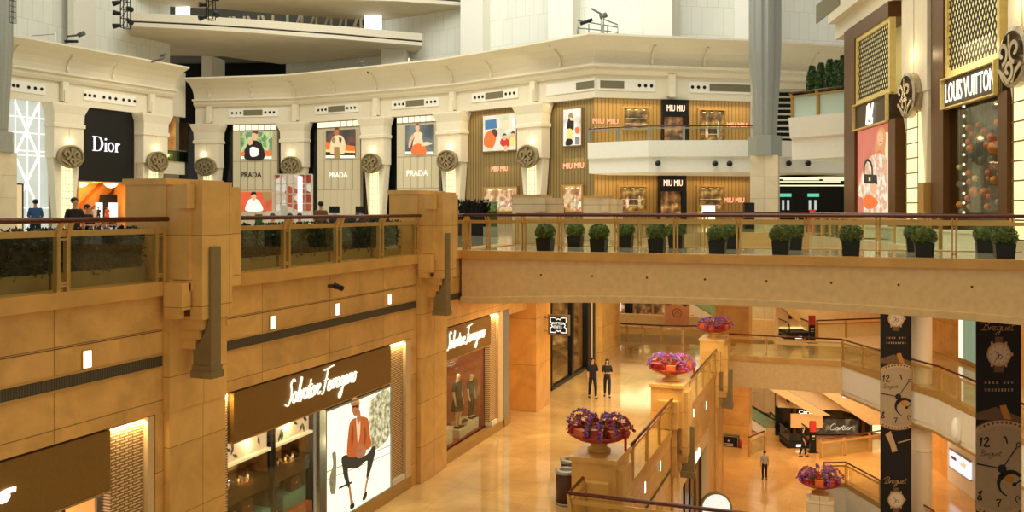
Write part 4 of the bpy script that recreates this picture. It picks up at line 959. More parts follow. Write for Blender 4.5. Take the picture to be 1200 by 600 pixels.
mb = MB(M_cream); u0 = WX.at(905)[0]; mb.box(-2, WX.len, -1.0, .2, 19.7, 20.3); struct(mb.build('trim_band_north', None, WX.P(0), WX.rot))
t = WX.thing('light_slats', 'long glowing ceiling slats above the exit doors', 'ceiling lamp', 0, Z3, -1)
for k, (a, b, y_) in enumerate(((912, 990, 209), (912, 985, 213), (912, 998, 217.5), (918, 960, 210.5), (965, 998, 211),)):
    ua_, z_ = WX.at(a, y_, -2); ub_, _ = WX.at(b, y_, -2); m = MB(glow('slat_lamp', (236, 232, 190), 1.3)); m.box(ua_, ub_, -1, -.85, z_ - Z3 - .06, z_ - Z3 + .06); m.build('lamp_slat', t)
M_exit = glow('exit_green', (90, 190, 160), 1.2)
for px, lab in ((921, 'green lit exit sign over the left pair of doors'), (953.5, 'green lit exit sign over the red notice')):
    u, z = WX.at(px, 228.7, .8); m = MB(M_exit); m.box(-.55, .55, 0, .08, -.16, .16); o = m.build('exit_sign', None, WX.P(u, .85, z), WX.rot); tag(o, lab, 'exit sign', 'green exit signs')
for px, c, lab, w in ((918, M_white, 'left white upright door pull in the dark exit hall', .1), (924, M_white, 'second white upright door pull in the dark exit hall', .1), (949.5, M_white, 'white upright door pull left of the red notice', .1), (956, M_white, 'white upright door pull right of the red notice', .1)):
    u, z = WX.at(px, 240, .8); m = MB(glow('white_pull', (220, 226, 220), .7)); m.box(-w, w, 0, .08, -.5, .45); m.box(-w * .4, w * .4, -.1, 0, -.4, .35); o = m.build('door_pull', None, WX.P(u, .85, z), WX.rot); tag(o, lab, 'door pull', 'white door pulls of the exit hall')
u, z = WX.at(952.5, 241, .7); m = MB(E('red', (196, 52, 40))); m.box(-.28, .28, 0, .08, -.8, .45); m.box(-.35, .35, -.05, .12, -.9, -.8); o = m.build('red_notice', None, WX.P(u, .75, Z3 + .95), WX.rot); tag(o, 'red standing notice between white door pulls in the exit hall', 'notice')
def cam_dome(p, lab, r=.16, wall_y=None):
    t = thing('security_camera', lab, 'security camera', p, 0, 'small round security cameras'); m = MB(M_black); m.ball((0, 0, -.02), r, 10, 6); m.build('lens', t); m = MB(M_steel); m.cyl((0, 0, .02), (0, r * 2.2, .10), r * .55, 8); m.build('mount', t)
for px, py, t_, lab in ((771, 191, 70.3, 'dark dome camera on the white balcony front, left of two others'), (838, 191.5, 70.2, 'dark dome camera on the white balcony front, middle one'), (855, 191.5, 70.1, 'dark dome camera on the white balcony front near the tall column'), (924.5, 191, 70.9, 'dark dome camera just right of the tall column'), (947, 191, 71.2, 'dark dome camera right of the tall column under the conifer balcony')):
    p = at_t(px, t_ - .25, None, py); cam_dome(p, lab, .24)
m = MB(M_black); m.box(-.35, .35, -.25, .25, 0, 1.9); m.box(-.28, .28, -.3, -.25, .9, 1.7); o = m.build('notice_stand', None, at_t(877.5, 64, Z3), YAW); tag(o, 'black standing kiosk left of the tall column base', 'kiosk')

# ================================================================== THE LARGE BROWN SHOP FRONT ON THE EAST SIDE
VA, VB = Vector((.56, 52)), Vector((5.6, 33.6)); VD = (VB - VA).normalized()
VW = Wall(VA, VA + VD * 21.5)
def Vu(px): return VW.at(px)[0]
def zt(px, py): return VW.at(px, py)[1]
mb = MB(M_cream); mb.box(-.2, 21.5, .9, 1.3, Z3, 26); mb.box(-2.2, 21.5, -.3, 1.0, ZW + .0, 19.0)
struct(mb.build('wall_east_gallery', None, VW.P(0), VW.rot))
mb = MB(M_cream); mb.box(-2.0, Vu(1196), -.75, 1.0, 18.95, 22); mb.box(-3.2, Vu(1196) + 3, -1.2, 1, 21.5, 24); struct(mb.build('trim_cornice_east', None, VW.P(0), VW.rot))
mb = MB(M_white); mb.box(0, 21.5, -.5, -.1, Z3, 7.45); mb.box(0, 21.5, -.55, -.05, 7.4, 7.5); struct(mb.build('baseboard_east', None, VW.P(0), VW.rot))
uv, zv = Vu(972), 20.3; mb = MB(M_ventf); mb.box(uv, Vu(1001), -.79, -.74, 19.5, 20.6)
tag(mb.build('frieze_vent', None, VW.P(0), VW.rot), 'olive grille in the end of the east cornice above the brown portal', 'vent')
M_latt = plain('gold_lattice_back', (226, 204, 130), .45, metal=.2)
def lattice(t, u0, u1, z0, z1, y, d=.46):
    m = MB(glow('lattice_backlight', (255, 236, 164), .85)); m.box(u0, u1, y + .12, y + .2, z0, z1); m.build('lattice_back', t)
    m = MB(plain('lattice_bronze', (44, 34, 18), .5)); k = d; zz = z0 - (u1 - u0)
    W_, H_ = u1 - u0, z1 - z0
    def clip(p, q):
        # clip a segment to the rectangle
        t0, t1 = 0.0, 1.0; dx, dz = q[0] - p[0], q[1] - p[1]
        for pp, qq in ((-dx, p[0] - u0), (dx, u1 - p[0]), (-dz, p[1] - z0), (dz, z1 - p[1])):
            if abs(pp) < 1e-9:
                if qq < 0: return None
            else:
                r = qq / pp
                if pp < 0: t0 = max(t0, r)
                else: t1 = min(t1, r)
        if t0 >= t1: return None
        return (p[0] + t0 * dx, p[1] + t0 * dz), (p[0] + t1 * dx, p[1] + t1 * dz)
    n = int((W_ * 1.7 + H_) / k) + 2
    for i in range(n):
        a = z0 - W_ * 1.7 + i * k
        for s in ((u0, a, u1, a + W_ * 1.7), (u1, a, u0, a + W_ * 1.7)):
            c = clip((s[0], s[1]), (s[2], s[3]))
            if c: m.stroke(c, .045, y, y + .03, 0)
    m.build('lattice_screen', t)
def gold_frame(t, u0, u1, z0, z1, y, w=.16, nm='gold_frame', mat=None):
    m = MB(mat or M_latt); m.box(u0, u0 + w, y - .08, y + .2, z0, z1); m.box(u1 - w, u1, y - .08, y + .2, z0, z1); m.box(u0 + w, u1 - w, y - .08, y + .2, z0, z0 + w); m.box(u0 + w, u1 - w, y - .08, y + .2, z1 - w, z1); m.build(nm, t)
def brown_portal(lab, xl, xa, xb, xr, zsign, zlat, ztop, txt, mono):
    u = [Vu(x) for x in (xl, xa, xb, xr)]; t = VW.thing('shop_portal', lab, 'shop front', u[0], Z3, 0, 'brown shop portals with gold lattice screens'); q = [v - u[0] for v in u]; z = lambda a: a - Z3
    m = MB(M_brown); m.box(0, q[1], -.45, .8, 0, z(ztop)); m.box(q[2], q[3], -.45, .8, 0, z(zsign[0]) if mono else z(ztop)); m.box(q[1], q[2], -.45, .8, z(zlat[1]), z(ztop)); m.build('portal_frame', t)
    gold_frame(t, q[1], q[2], z(zlat[0]), z(zlat[1]), -.3, .2); lattice(t, q[1] + .22, q[2] - .22, z(zlat[0]) + .22, z(zlat[1]) - .22, -.3)
    m = MB(plain('sign_band_brown', (58, 40, 22), .4)); m.box(q[1], q[2], -.42, .5, z(zsign[0]), z(zsign[1])); so = m.build('sign_band', t)
    gold_frame(t, q[1], q[2], z(zsign[0]) - .06, z(zsign[1]) + .06, -.5, .06, 'sign_trim')
    return t, u, q
# first portal (far one) with monogram and woman poster
zs = (zt(1031, 147), zt(1031, 118)); zl = (zt(1031, 116), zt(1012, 45)); 
tA, uA, qA = brown_portal('brown shop portal with a lit monogram over a tall coral poster', 999, 1011.5, 1052.5, 1061, zs, zl, ZW - .02, '', True)
lm = MB(M_lit); cx, cz = Vu(1031) - uA[0], zt(1031, 133.5) - Z3; 
lm.stroke([(cx - .38, cz + .45), (cx - .55, cz - .5)], .16, -.5, -.43, 0); lm.stroke([(cx - .6, cz - .45), (cx + .25, cz - .45), (cx + .3, cz - .2)], .1, -.5, -.43, 0)
lm.stroke([(cx - .2, cz + .5), (cx + .12, cz - .3)], .18, -.52, -.45, 0); lm.stroke([(cx + .12, cz - .3), (cx + .5, cz + .5)], .08, -.52, -.45, 0); lm.build('monogram', tA)
pr = [(skin, [(1034, 205), (1031, 183), (1036, 176), (1043, 180), (1048, 190), (1048, 212), (1040, 214)], 1)]
g_ = mottle('print_coral', [(214, 104, 84), (226, 120, 96), (200, 88, 72)], .35, .9)
pdress = mottle('print_dress', [(250, 238, 214), (252, 244, 226), (232, 200, 160), (226, 150, 110), (252, 246, 230)], 2.2, .95)
tF = poster('fashion_poster', 'tall coral poster of a long-haired woman in a pale dress with a black handbag', VW, 1013, 1050.6, 154.5, 268, -.35, g_, [
    (E('pale_field', (246, 214, 180)), [(1046, 155), (1050.4, 155), (1050.4, 267), (1047, 267)]),
    (pdress, [(1022, 268), (1021, 235), (1014, 228), (1018, 205), (1026, 188), (1033, 181), (1042, 180), (1048.5, 188), (1049.4, 215), (1048.5, 240), (1049.5, 266)], 1),
    (E('hair', (206, 142, 86)), [(1035, 180), (1035, 165), (1038, 153), (1043, 149), (1047, 155), (1047, 168), (1045, 182), (1042, 176), (1038, 177)], 1),
    (skin, [(1038, 164), (1038.5, 157), (1041.5, 154), (1045, 158), (1044.5, 167), (1041.5, 171), (1039, 169)], 1),
    (E('lips', (190, 70, 60)), [(1040.5, 166.5), (1042, 166), (1043.5, 166.5), (1042, 167.6)], 1), (pbrown, [(1039.2, 160.5), (1040.6, 160), (1040.6, 161)], 0), (pbrown, [(1042.6, 160.2), (1044, 160.6), (1042.6, 161.2)], 0),
    (pblack, [(1023, 204), (1038, 205), (1038.5, 216), (1023, 214.5)]), (pcream, [(1029, 208), (1031, 208), (1031, 212), (1029, 212)]),
    (porange, [(1022, 236), (1028, 228), (1036, 232), (1040, 238), (1034, 244), (1026, 244)], 1), (skin, [(1031, 219), (1037, 215), (1039, 222), (1034, 227)], 1)], None)
hb = MB(pblack)
q = [VW.at(*p) for p in ((1025.5, 204), (1026, 194), (1029, 188), (1032.5, 189), (1035, 195), (1035.5, 205))]; u_, z_ = VW.at(1013, 268); hb.stroke([(a - u_, b - z_) for a, b in q], .13, -.56, -.53); hb.build('bag_strap_print', tF)
# second portal
zs2 = (zt(1150, 118.5), zt(1150, 84)); zl2 = (zt(1150, 80), 21.5)
tB, uB, qB = brown_portal('brown shop portal with the brand name in white capitals over a window of hanging balls', 1104.5, 1119, 1185, 1196.5, zs2, zl2, 21.9, '', True)
text_mesh('sign_lettering', 'LOUIS VUITTON', Vu(1181) - Vu(1122), .76, M_lit, tB, ((Vu(1151.5) - uB[0]), -.50, (zs2[0] + zs2[1]) / 2 - Z3), .02)
m = MB(mottle('planet_window_depth', [(22, 18, 16), (46, 38, 28), (74, 84, 84), (40, 30, 20)], .35, .35)); m.box(qB[1], qB[2], .5, .55, 0, zs2[0] - Z3); m.build('window_back', tB)
m = MB(M_glass); m.box(qB[1], qB[2], -.2, -.18, .55, zs2[0] - Z3 - .1); m.build('glass_pane', tB)
m = MB(M_lit)
for k in range(18): m.ball((qB[1] + (Vu(1131) - Vu(1119)), -.05, .9 + k * .37), .055, 6, 4)
m.build('lamp_string', tB)
PB = [(1136, 150, 5, 0), (1154, 155, 6, 1), (1162, 160, 5, 1), (1166, 173, 8.5, 0), (1157, 170, 5, 1), (1177, 183, 6, 0), (1163, 187, 5.5, 3), (1137, 174, 5, 0), (1140, 157, 5, 1), (1135, 166, 4, 1), (1136, 203, 5, 1), (1158, 202, 5.5, 1), (1165, 211, 7, 0), (1173, 204, 4.5, 2), (1142, 225, 7, 1), (1153, 225, 7.5, 1), (1159, 230, 5, 1), (1136, 213, 5.5, 0), (1136, 242, 5, 0), (1157, 242, 5.5, 0), (1134, 232, 4, 1), (1143, 209, 4, 4), (1150, 187, 4, 3), (1124, 216, 4.5, 3), (1125, 240, 5, 0), (1178, 160, 5, 1), (1181, 232, 5, 0), (1138, 188, 5, 3), (1172, 222, 4.5, 2), (1158, 209, 4, 1), (1182, 150, 4, 4), (1127, 248, 4, 3), (1124, 196, 3.5, 4), (1147, 146, 3.5, 1), (1170, 143, 5, 0), (1170, 236, 3.5, 2)]
pm = [mottle('ball_orange', [(170, 76, 10), (226, 126, 30), (250, 170, 60)], 6, .25, True), mottle('ball_salmon', [(150, 62, 36), (214, 110, 74), (246, 160, 120)], 6, .25, True), mottle('ball_green', [(60, 120, 84), (110, 170, 120), (160, 200, 150)], 6, .2, True), mottle('ball_grey', [(110, 110, 112), (150, 140, 130), (90, 84, 80)], 6, .2, True), mottle('ball_cream', [(220, 190, 140), (250, 226, 176)], 6, .3, True)]
for m_ in pm:
    b_ = m_.node_tree.nodes['Principled BSDF']; rr = [n for n in m_.node_tree.nodes if n.type == 'VALTORGB'][0]; m_.node_tree.links.new(rr.outputs[0], b_.inputs['Base Color']); b_.inputs['Emission Strength'].default_value = 0
bn = ['orange', 'salmon', 'green', 'grey', 'cream']
used_balls = []
for i, (px, py, r, c) in enumerate(PB):
    best = None
    for yy in [.05 + .03 * ((q * 7) % 13 - 3) for q in range(13)]:
        if yy + r * .034 * .88 > .48 or yy - r * .034 * .88 < -.16: continue
        u, z = VW.at(px, py, yy); rr = r * .034 * .88
        if all((u - a) ** 2 + (yy - b) ** 2 + (z - c_) ** 2 > (rr + d + .01) ** 2 and (u - a) ** 2 + (yy - b) ** 2 > ((d if c_ > z else rr) + .02) ** 2 for a, b, c_, d in used_balls): best = yy; break
    if best is None: best = .15; r *= .7; u, z = VW.at(px, py, best); rr = r * .034 * .88
    used_balls.append((u, best, z, rr))
    t = VW.thing('hanging_ball', '%s %s ball hanging %s in the dark shop window, %s' % ('large' if r > 6 else 'small' if r < 4.6 else 'middle-sized', bn[c], 'high' if py < 172 else 'halfway up' if py < 215 else 'low', 'beside the lamp string' if px < 1145 else 'towards the pilaster' if px > 1168 else 'in the middle'), 'decorative ball', u, z, best, 'painted balls, %s %s' % (bn[c], 'large' if r > 6 else 'small' if r < 4.6 else 'middle-sized'))
    m = MB(pm[c]); m.ball((0, 0, 0), rr, 14, 9); m.build('ball', t); m = MB(M_steel); m.cyl((0, 0, rr), (0, 0, zs2[0] - .05 - z), .008, 4); m.build('string', t)
l = bpy.data.lights.new('ball_window_lamp', 'AREA'); l.size = 2.4; l.energy = 90; l.color = (1, .86, .62); o = bpy.data.objects.new('ball_window_lamp', l); COL.objects.link(o); o.location = VW.P(Vu(1150), -.9, 14.2); o.rotation_euler = (radians(25), 0, VW.rot); o['kind'] = 'structure'
# the two large pilasters with pewter medallions
def big_pilaster(px_c, x0, x1, lab, rx):
    u = Vu(px_c); p = VW.P(u, .2, Z3)
    t = thing('pilaster', lab, 'pilaster', p, VW.rot, 'large pilasters beside the brown portals')
    w = (Vu(x1) - Vu(x0)) / 2; H = 12.1
    m = MB(M_cream); m.box(-w, w, -.35, .65, 0, 11.14); m.box(-w * .96, -.05, -.75, .6, 6.3, 11.14); m.box(.05, w * .96, -.75, .6, 6.3, 11.14); m.box(-.06, .06, -.65, .6, 6.3, 11.14)
    m.ring([[(-a, -b, z), (a, -b, z), (a, .6, z), (-a, .6, z)] for a, b, z in ((w * .42, .5, 0), (w * .55, .55, 3.0), (w * .92, .7, 5.6), (w * .92, .7, 6.4))], sm=False)
    m.build('shaft', t)
    m = MB(M_cream); m.prism([(-.55, 11.15), (-.85, 11.15), (-.95, H + .3), (-1.1, H + 1.0), (-1.5, H + 1.8), (-1.8, H + 2.4), (-.78, H + 2.4), (-.78, 11.5)], -w * .8, w * .8, 'yz'); m.build('capital', t)
    m = MB(M_white); m.stroke([(-.8, H - 1.3), (-1.0, H - .3), (-1.05, H + .8), (-1.3, H + 1.5), (-1.9, H + 2.1)], .22, -w * .8 - .45, -w * .8, 5)
    for v in range(len(m.v)): x_, y_, z_ = m.v[v]; m.v[v] = (y_, x_, z_)
    m.build('scroll_bracket', t)
    l_ = MB(glow('alabaster_lamp_near', (255, 232, 170), 1.35, tex=.12, scale=.8)); l_.box(-w * .46, w * .42, -.8, -.45, .4, 5.5); lo = l_.build('light_panel', t)
    g = MB(M_bar)
    for k in range(9): g.box(-w * .56, w * .44, -.82, -.8, .4 + 5.1 * k / 8 - .025, .4 + 5.1 * k / 8 + .025)
    for xx in (-w * .46, w * .42): g.box(xx - .025, xx + .025, -.82, -.8, .4, 5.5)
    g.build('lamp_bars', lo)
    m = MB(M_gold_dull); m.box(w * .5, w * .9, -.85, -.4, 0, 2.5); m.build('side_plinth', t)
    medallion(t, 13.17 - Z3, rx, rx * 1.0, M_med2, -1.05)
    return p
pA = big_pilaster(1086.5, 1070, 1102, 'tall cream pilaster with pewter scroll medallion between the two brown portals', .98)
pB = big_pilaster(1219, 1200, 1238, 'cream pilaster with pewter medallion cut by the right picture edge', .98)
uplight(pA, VW.rot, 14.9, 26, 1.9); uplight(pB, VW.rot, 14.9, 26, 1.9)
# ================================================================== SHOPS ALONG THE LOWER AISLE (WEST WALL)
M_scale = stone('scale_strip', (240, 214, 160), .20, .055, 'v', rough=.5, var=.05, mortar=.018, mcol=(150, 106, 50), off=.5, tone=.03, scale=4)
M_jamb = plain('cream_jamb', (226, 192, 136), .5, var=.04)
M_teal = plain('teal_plinth', (112, 176, 156), .5)
M_orange = plain('orange_plinth', (206, 96, 44), .5)
def strip_lamp(W, u, z, y, e=14, w=.3, h=2.6):
    l = bpy.data.lights.new('strip_lamp', 'AREA'); l.shape = 'RECTANGLE'; l.size = w; l.size_y = .1; l.energy = e; l.color = (1, .78, .45)
    o = bpy.data.objects.new('strip_lamp', l); COL.objects.link(o); o.location = W.P(u, y, z); o.rotation_euler = (radians(28), 0, W.rot); o['kind'] = 'structure'
def shop(W, lab, o0, o1, s0, s1, strips, jambs, zt_=4.45, zs=3.35, ph=.34, txt=None, tw=0, tx=0, tz=3.9):
    """opening o0..o1: signboard s0..s1, scale-pattern strips and plain jambs, all in wall metres"""
    t = W.thing('boutique_front', lab, 'shop front', o0, 0, 0, 'brown signboard shop fronts along the lower aisle')
    b = MB(M_sign); b.box(s0 - o0 + .01, s1 - o0, .03, .30, zs, zt_ - .05); so = b.build('signboard', t)
    b = MB(M_gold_dull); b.box(s0 - o0 + .01, s1 - o0, .02, .30, zs - .04, zs - .005); b.build('signboard_edge', so)
    for a, c in strips:
        b = MB(M_scale); b.box(a - o0 + .02, c - o0 - .02, .10, .3, ph + .01, zt_ - .03); b.build('scale_strip', t); strip_lamp(W, (a + c) / 2, zt_ - .08, -.05 + .1, 10, c - a)
        b = MB(M_cream); b.box(a - o0 + .01, c - o0 - .01, .01, .3, ph + .01, ph + .16); b.build('strip_foot', t)
    for a, c in jambs:
        b = MB(M_jamb); b.box(a - o0 + .01, c - o0 - .01, .0, .55, .02, zt_ - .02); b.build('jamb', t)
    if txt: script_mesh('script_lettering', txt, tw, .56, glow('script_lit', (255, 248, 224), 1.15), t, (tx - o0, .02, tz), pen=.085, tail=0)
    return t
def room_box(W, name, u0, u1, d, z0, z1, mat, fl=None, back=None):
    mb = MB(mat); mb.box(u0, u1, d, d + .1, z0, z1); mb.box(u0, u0 + .05, .32, d, z0, z1); mb.box(u1 - .05, u1, .32, d, z0, z1); mb.box(u0, u1, .32, d, z1, z1 + .05)
    if fl: mb.use(fl)
    mb.box(u0, u1, .31, d, z0 - .05, z0)
    return struct(mb.build(name, None, W.P(0), W.rot))
def shop_lamp(W, u, y, z, e, col=(1, .82, .55), s=.3):
    l = bpy.data.lights.new('shop_lamp', 'POINT'); l.energy = e; l.color = col; l.shadow_soft_size = s; o = bpy.data.objects.new('shop_lamp', l); COL.objects.link(o); o.location = W.P(u, y, z); o['kind'] = 'structure'
# -- nearest shop, mostly below the picture
u131, u133, u172 = Lx(131), Lx(133), Lx(173)
shop(LW, 'brown signboard shop front nearest the camera, cut by the lower left picture corner', O1[0], O1[1], O1[0], u131, [(u133, u172)], [(u172, Lx(181))], txt=None)
pts = [LW.at(*p) for p in ((0, 587), (2, 580), (6, 577), (9, 581), (6, 586), (1, 588))]; m = MB(M_lit); m.stroke([(a, b) for a, b in pts], .07, -.02, .02, 4); pts = [LW.at(*p) for p in ((3, 579), (10, 575), (18, 573))]; m.stroke([(a, b) for a, b in pts], .07, -.02, .02, 4)
tag(m.build('script_lettering', None, LW.P(0), LW.rot), 'end of the glowing script sign at the lower left picture corner', 'sign lettering')
room_box(LW, 'wall_shop_interior', O1[0] + .2, u133 - .05, 2.2, .34, 3.3, plain('peach_interior', (240, 190, 120), .6)); shop_lamp(LW, u131 - 1.4, 1.1, 2.6, 60)
m = MB(M_brown); m.box(u131 - 1.0, u131 - .85, .4, .55, .4, 3.3); m.box(u131 - .70, u131 - .62, .4, .55, .4, 3.3); tag(m.build('window_post', None, LW.P(0), LW.rot), 'pair of thin brown posts in the lit window below the nearest signboard', 'post')
# -- middle shop: display shelves and the big lit poster
a0, a1, p0, p1 = Lx(275), Lx(459), Lx(382), Lx(459)
shop(LW, 'brown signboard shop front with glowing script over display shelves and a large lit poster', O2[0], O2[1], a0, a1, [(O2[0], Lx(272)), (Lx(460), Lx(475.5))], [(Lx(475.5), Lx(482))], txt='Salvatore Ferragamo', tw=Lx(418) - Lx(338), tx=(Lx(418) + Lx(338)) / 2, tz=LW.at(378, 452)[1] + .08)
room_box(LW, 'wall_display_room', Lx(272), p0, 1.5, .34, 3.28, plain('display_brown', (70, 38, 20), .5), plain('display_floor', (110, 50, 26), .4)); 
# lit poster
PGm = 'large lit poster'
figbg = glow('poster_white', (255, 246, 214), 1.25)
t = poster('lit_poster', 'large lit poster of a seated person in a rust jacket and black trousers', LW, 383.5, 459, 0, 0, .04, figbg, None) if False else LW.thing('lit_poster', 'large lit poster of a seated person in a rust jacket and black trousers', 'poster', p0 + .03, .38, .03)
pw, ph_ = p1 - p0 - .08, 2.85
m = MB(figbg); m.box(0, pw, 0, .12, 0, ph_); m.build('picture_sheet', t)
m = MB(M_steel); m.box(-.05, 0, -.04, .14, -.04, ph_ + .05); m.box(pw, pw + .05, -.04, .14, -.04, ph_ + .05); m.box(0, pw, -.04, .14, ph_, ph_ + .05); m.box(0, pw, -.04, .14, -.04, 0); m.build('frame', t)
J = glow('print_rust', (186, 92, 42), .95); J2 = glow('print_rust_dark', (150, 66, 30), .9); KT = glow('print_trouser', (44, 46, 40), .9); tree_ = mottle('print_foliage', [(252, 240, 200), (226, 214, 168), (150, 146, 104), (84, 86, 60)], 7.0, 1.0); lines = E('line', (176, 150, 104))
its = [(tree_, [(437, 468), (457, 458), (458, 508), (438, 528), (434, 505), (434, 480)], 1), (glow('print_bench', (255, 250, 232), 1.1), [(436, 532), (459, 520), (459, 531), (436, 544)]),
       (lines, [(383, 553), (459, 521), (459, 522), (383, 554.5)]), (lines, [(440, 540), (440.8, 539.6), (441, 578), (440.2, 578.4)]), (lines, [(384, 562), (459, 530), (459, 530.8), (384, 563)]), (KT, [(398, 571), (413, 564), (413, 566.5), (398, 573.5)]),
       (mottle('print_lantern', [(60, 56, 40), (150, 140, 100), (90, 84, 60)], 9, .9), [(388, 577), (387, 560), (391, 545), (390, 532), (394, 530), (395, 545), (394, 575), (391, 579)], 1),
       (KT, [(402, 548), (401, 537), (407, 533), (420, 536), (430, 533), (437, 524), (441, 523), (440, 532), (436, 548), (432, 560), (430, 559.5), (431, 545), (430, 540), (419, 549), (409, 549), (409, 558), (411, 570), (408.5, 571.5), (404, 560)], 1),
       (J, [(407, 530), (408, 514), (410, 498), (413, 492), (418, 489.5), (424, 488), (431, 490), (433, 497), (434, 510), (436, 520), (433, 526), (427, 528), (424, 532), (416, 536), (409, 535)], 1),
       (J2, [(412, 512), (414, 498), (415, 512), (413, 524)], 1), (J2, [(428, 500), (430, 510), (428, 522), (427, 510)], 1),
       (pcream, [(418, 490), (422, 488.5), (422.5, 505), (420, 520), (418.5, 505)], 1), (skin2, [(419, 482), (422, 481), (423, 489), (420.5, 497), (418.5, 490)], 1),
       (skin2, [(412.5, 478), (413, 471), (417, 468), (421, 472), (421, 480), (418, 487), (414.5, 486)], 1), (glow('print_hair', (70, 40, 20), .9), [(411.5, 476), (411.5, 470), (416, 465.5), (421, 468), (421.8, 475), (420, 472), (416, 471), (413, 473)], 1), (pblack, [(413.2, 476), (420, 474.5), (420.2, 477), (417.5, 478), (416.5, 476.7), (414, 478.3)], 0), (pred, [(415.5, 482.5), (417.5, 481.8), (419, 482.2), (417.3, 483.2)], 0),
       (skin2, [(417, 531), (418, 524), (422, 520), (426, 523), (429, 528), (427, 534), (422, 537), (418, 536)], 1), (J2, [(418, 529), (424, 526), (424.3, 526.6), (418, 529.8)], 0),
       (skin2, [(408.5, 572), (410.5, 570), (412, 580), (414, 590), (411, 592), (410, 585)], 1), (skin2, [(430, 560), (432, 560), (430, 568), (428.5, 576), (427, 576), (428, 568)], 1),
       (pblack, [(410, 592), (414.5, 589.5), (415, 594), (411, 597)], 1), (pblack, [(424.5, 584), (428, 576), (430, 578), (428.5, 584), (426, 587)], 1)]
m = MB()
for mat, q, yy in shapes(t, LW, its, .03, p0 + .03, .38, .0016): m.use(mat); m.prism(q, yy - .03 - .001, yy - .03, 'xz')
m.build('printed_figure', t)
# display shelving: two columns
def handbag(loc, rot, col, lab, s=1.0, group='handbags in the display shelves'):
    t = thing('handbag', lab, 'handbag', loc, rot, group); M = plain('leather_%d_%d' % col[:2], col, .35, var=.1)
    m = MB(M); w, h, d = .17 * s, .24 * s, .07 * s
    m.ring([[(-a, -b, z), (a, -b, z), (a, b, z), (-a, b, z)] for a, b, z in ((w * .95, d, 0), (w, d, h * .2), (w * .92, d * .8, h * .8), (w * .8, d * .5, h))], sm=False); m.build('body', t)
    m = MB(M); m.tube(smooth_path([(-w * .5, 0, h * .95), (-w * .45, 0, h * 1.4), (0, 0, h * 1.65), (w * .45, 0, h * 1.4), (w * .5, 0, h * .95)], 4), .010 * s, 6); m.build('handle', t)
    m = MB(M_gold); m.box(-.025 * s, .025 * s, -d - .01, -d + .005, h * .5, h * .62); m.build('clasp', t)
    return t
um = Lx(335)
for k, (c0, c1, nm) in enumerate(((Lx(276), um - .07, 'near'), (um + .07, p0 - .05, 'far'))):
    t = LW.thing('display_shelf', 'dark display shelving under a pink leaf print, %s' % ('nearer the camera' if k == 0 else 'next to the lit poster'), 'display shelf', c0, .36, .45, 'display shelving in the shop window'); w = c1 - c0
    m = MB(M_brown); m.box(0, .04, 0, .9, 0, 2.9); m.box(w - .04, w, 0, .9, 0, 2.9); m.box(0, w, .86, .9, 0, 2.9); m.build('case', t)
    tb = MB(glow('pink_box_lit', (250, 206, 160), .85)); tb.box(.03, w - .03, .0, .1, 2.42, 2.88); to = tb.build('leaf_print_box', t)
    lf = MB(plain('leaf_print_green', (58, 92, 52), .6)); r_ = random.Random(3 + k)
    for q in range(9):
        x, z, a = .1 + (w - .2) * r_.random(), 2.5 + .3 * r_.random(), r_.random() * 3; lf.prism([(x + .11 * cos(a), z + .11 * sin(a)), (x + .04 * cos(a + 1.6), z + .04 * sin(a + 1.6)), (x - .11 * cos(a), z - .11 * sin(a)), (x + .04 * cos(a - 1.6), z + .04 * sin(a - 1.6))], -.012, 0)
    lf.build('leaf_print', to)
    m = MB(glow('shelf_edge_lit', (255, 226, 170), 1.0)); m.box(.03, w - .03, -.12, .1, 2.36, 2.42); m.build('lit_shelf', t)
    m = MB(plain('smoked_shelf', (64, 38, 20), .2)); m.box(.03, w - .03, -.06, .84, 1.5, 1.85); m.build('drawer_shelf', t)
    m = MB(M_goods3); m.box(.05, w - .05, .80, .84, 1.86, 2.34); m.build('shelf_back', t)
    m = MB(M_teal if k == 0 else M_orange); m.box(w * .45 if k == 0 else .05, w - .06, -.12, .5, 0, 1.04 if k == 0 else .68); m.build('low_plinth', t)
    m = MB(M_teal); m.box(w * .35, w * .95, .05, .6, .68, 1.04) if k else m.box(.05, w * .45, .1, .6, .3, .8); m.build('upper_plinth', t)
    b = handbag(LW.P(c0 + w * (.66 if k == 0 else .72), .62, .365 + 1.04), LW.rot, (110, 54, 28), 'brown handbag on the teal plinth, %s the middle post' % ('left of' if k == 0 else 'right of'), 1.25)
    b = handbag(LW.P(c0 + w * (.25 if k == 0 else .18), .68 if k == 0 else .55, .365 + (.80 if k == 0 else .68)), LW.rot, (30, 26, 24), 'small dark handbag on the lower %s block' % ('teal' if k == 0 else 'orange'), .7)
    for q in range(4):
        s_ = thing('shoe', 'dark glossy shoe on the upper shelf %s the middle post, %s of four' % ('left of' if k == 0 else 'right of', ('first', 'second', 'third', 'fourth')[q]), 'shoe', LW.P(c0 + w * (.15 + .2 * q), .62, .36 + 1.85), LW.rot + .2, 'shoes on the upper display shelf %s' % nm)
        m = MB(plain('patent_leather', (60, 36, 22), .12)); m.ring([[(x - .0, -hw, z0), (x, hw, z0), (x, hw * .7, z1), (x, -hw * .7, z1)] for x, hw, z0, z1 in ((-.12, .03, .07, .13), (-.06, .036, .04, .13), (.04, .04, .005, .07), (.11, .035, 0, .035), (.14, .01, 0, .015))], sm=False); m.build('upper', s_)
        m = MB(M_gold); m.prism([(-.12, 0), (-.09, 0), (-.07, .06), (-.12, .08)], -.02, .02); m.build('heel', s_)
m = MB(M_black); m.box(um - .05, um + .05, .32, .42, .34, 3.3); struct(m.build('trim_window_post', None, LW.P(0), LW.rot))
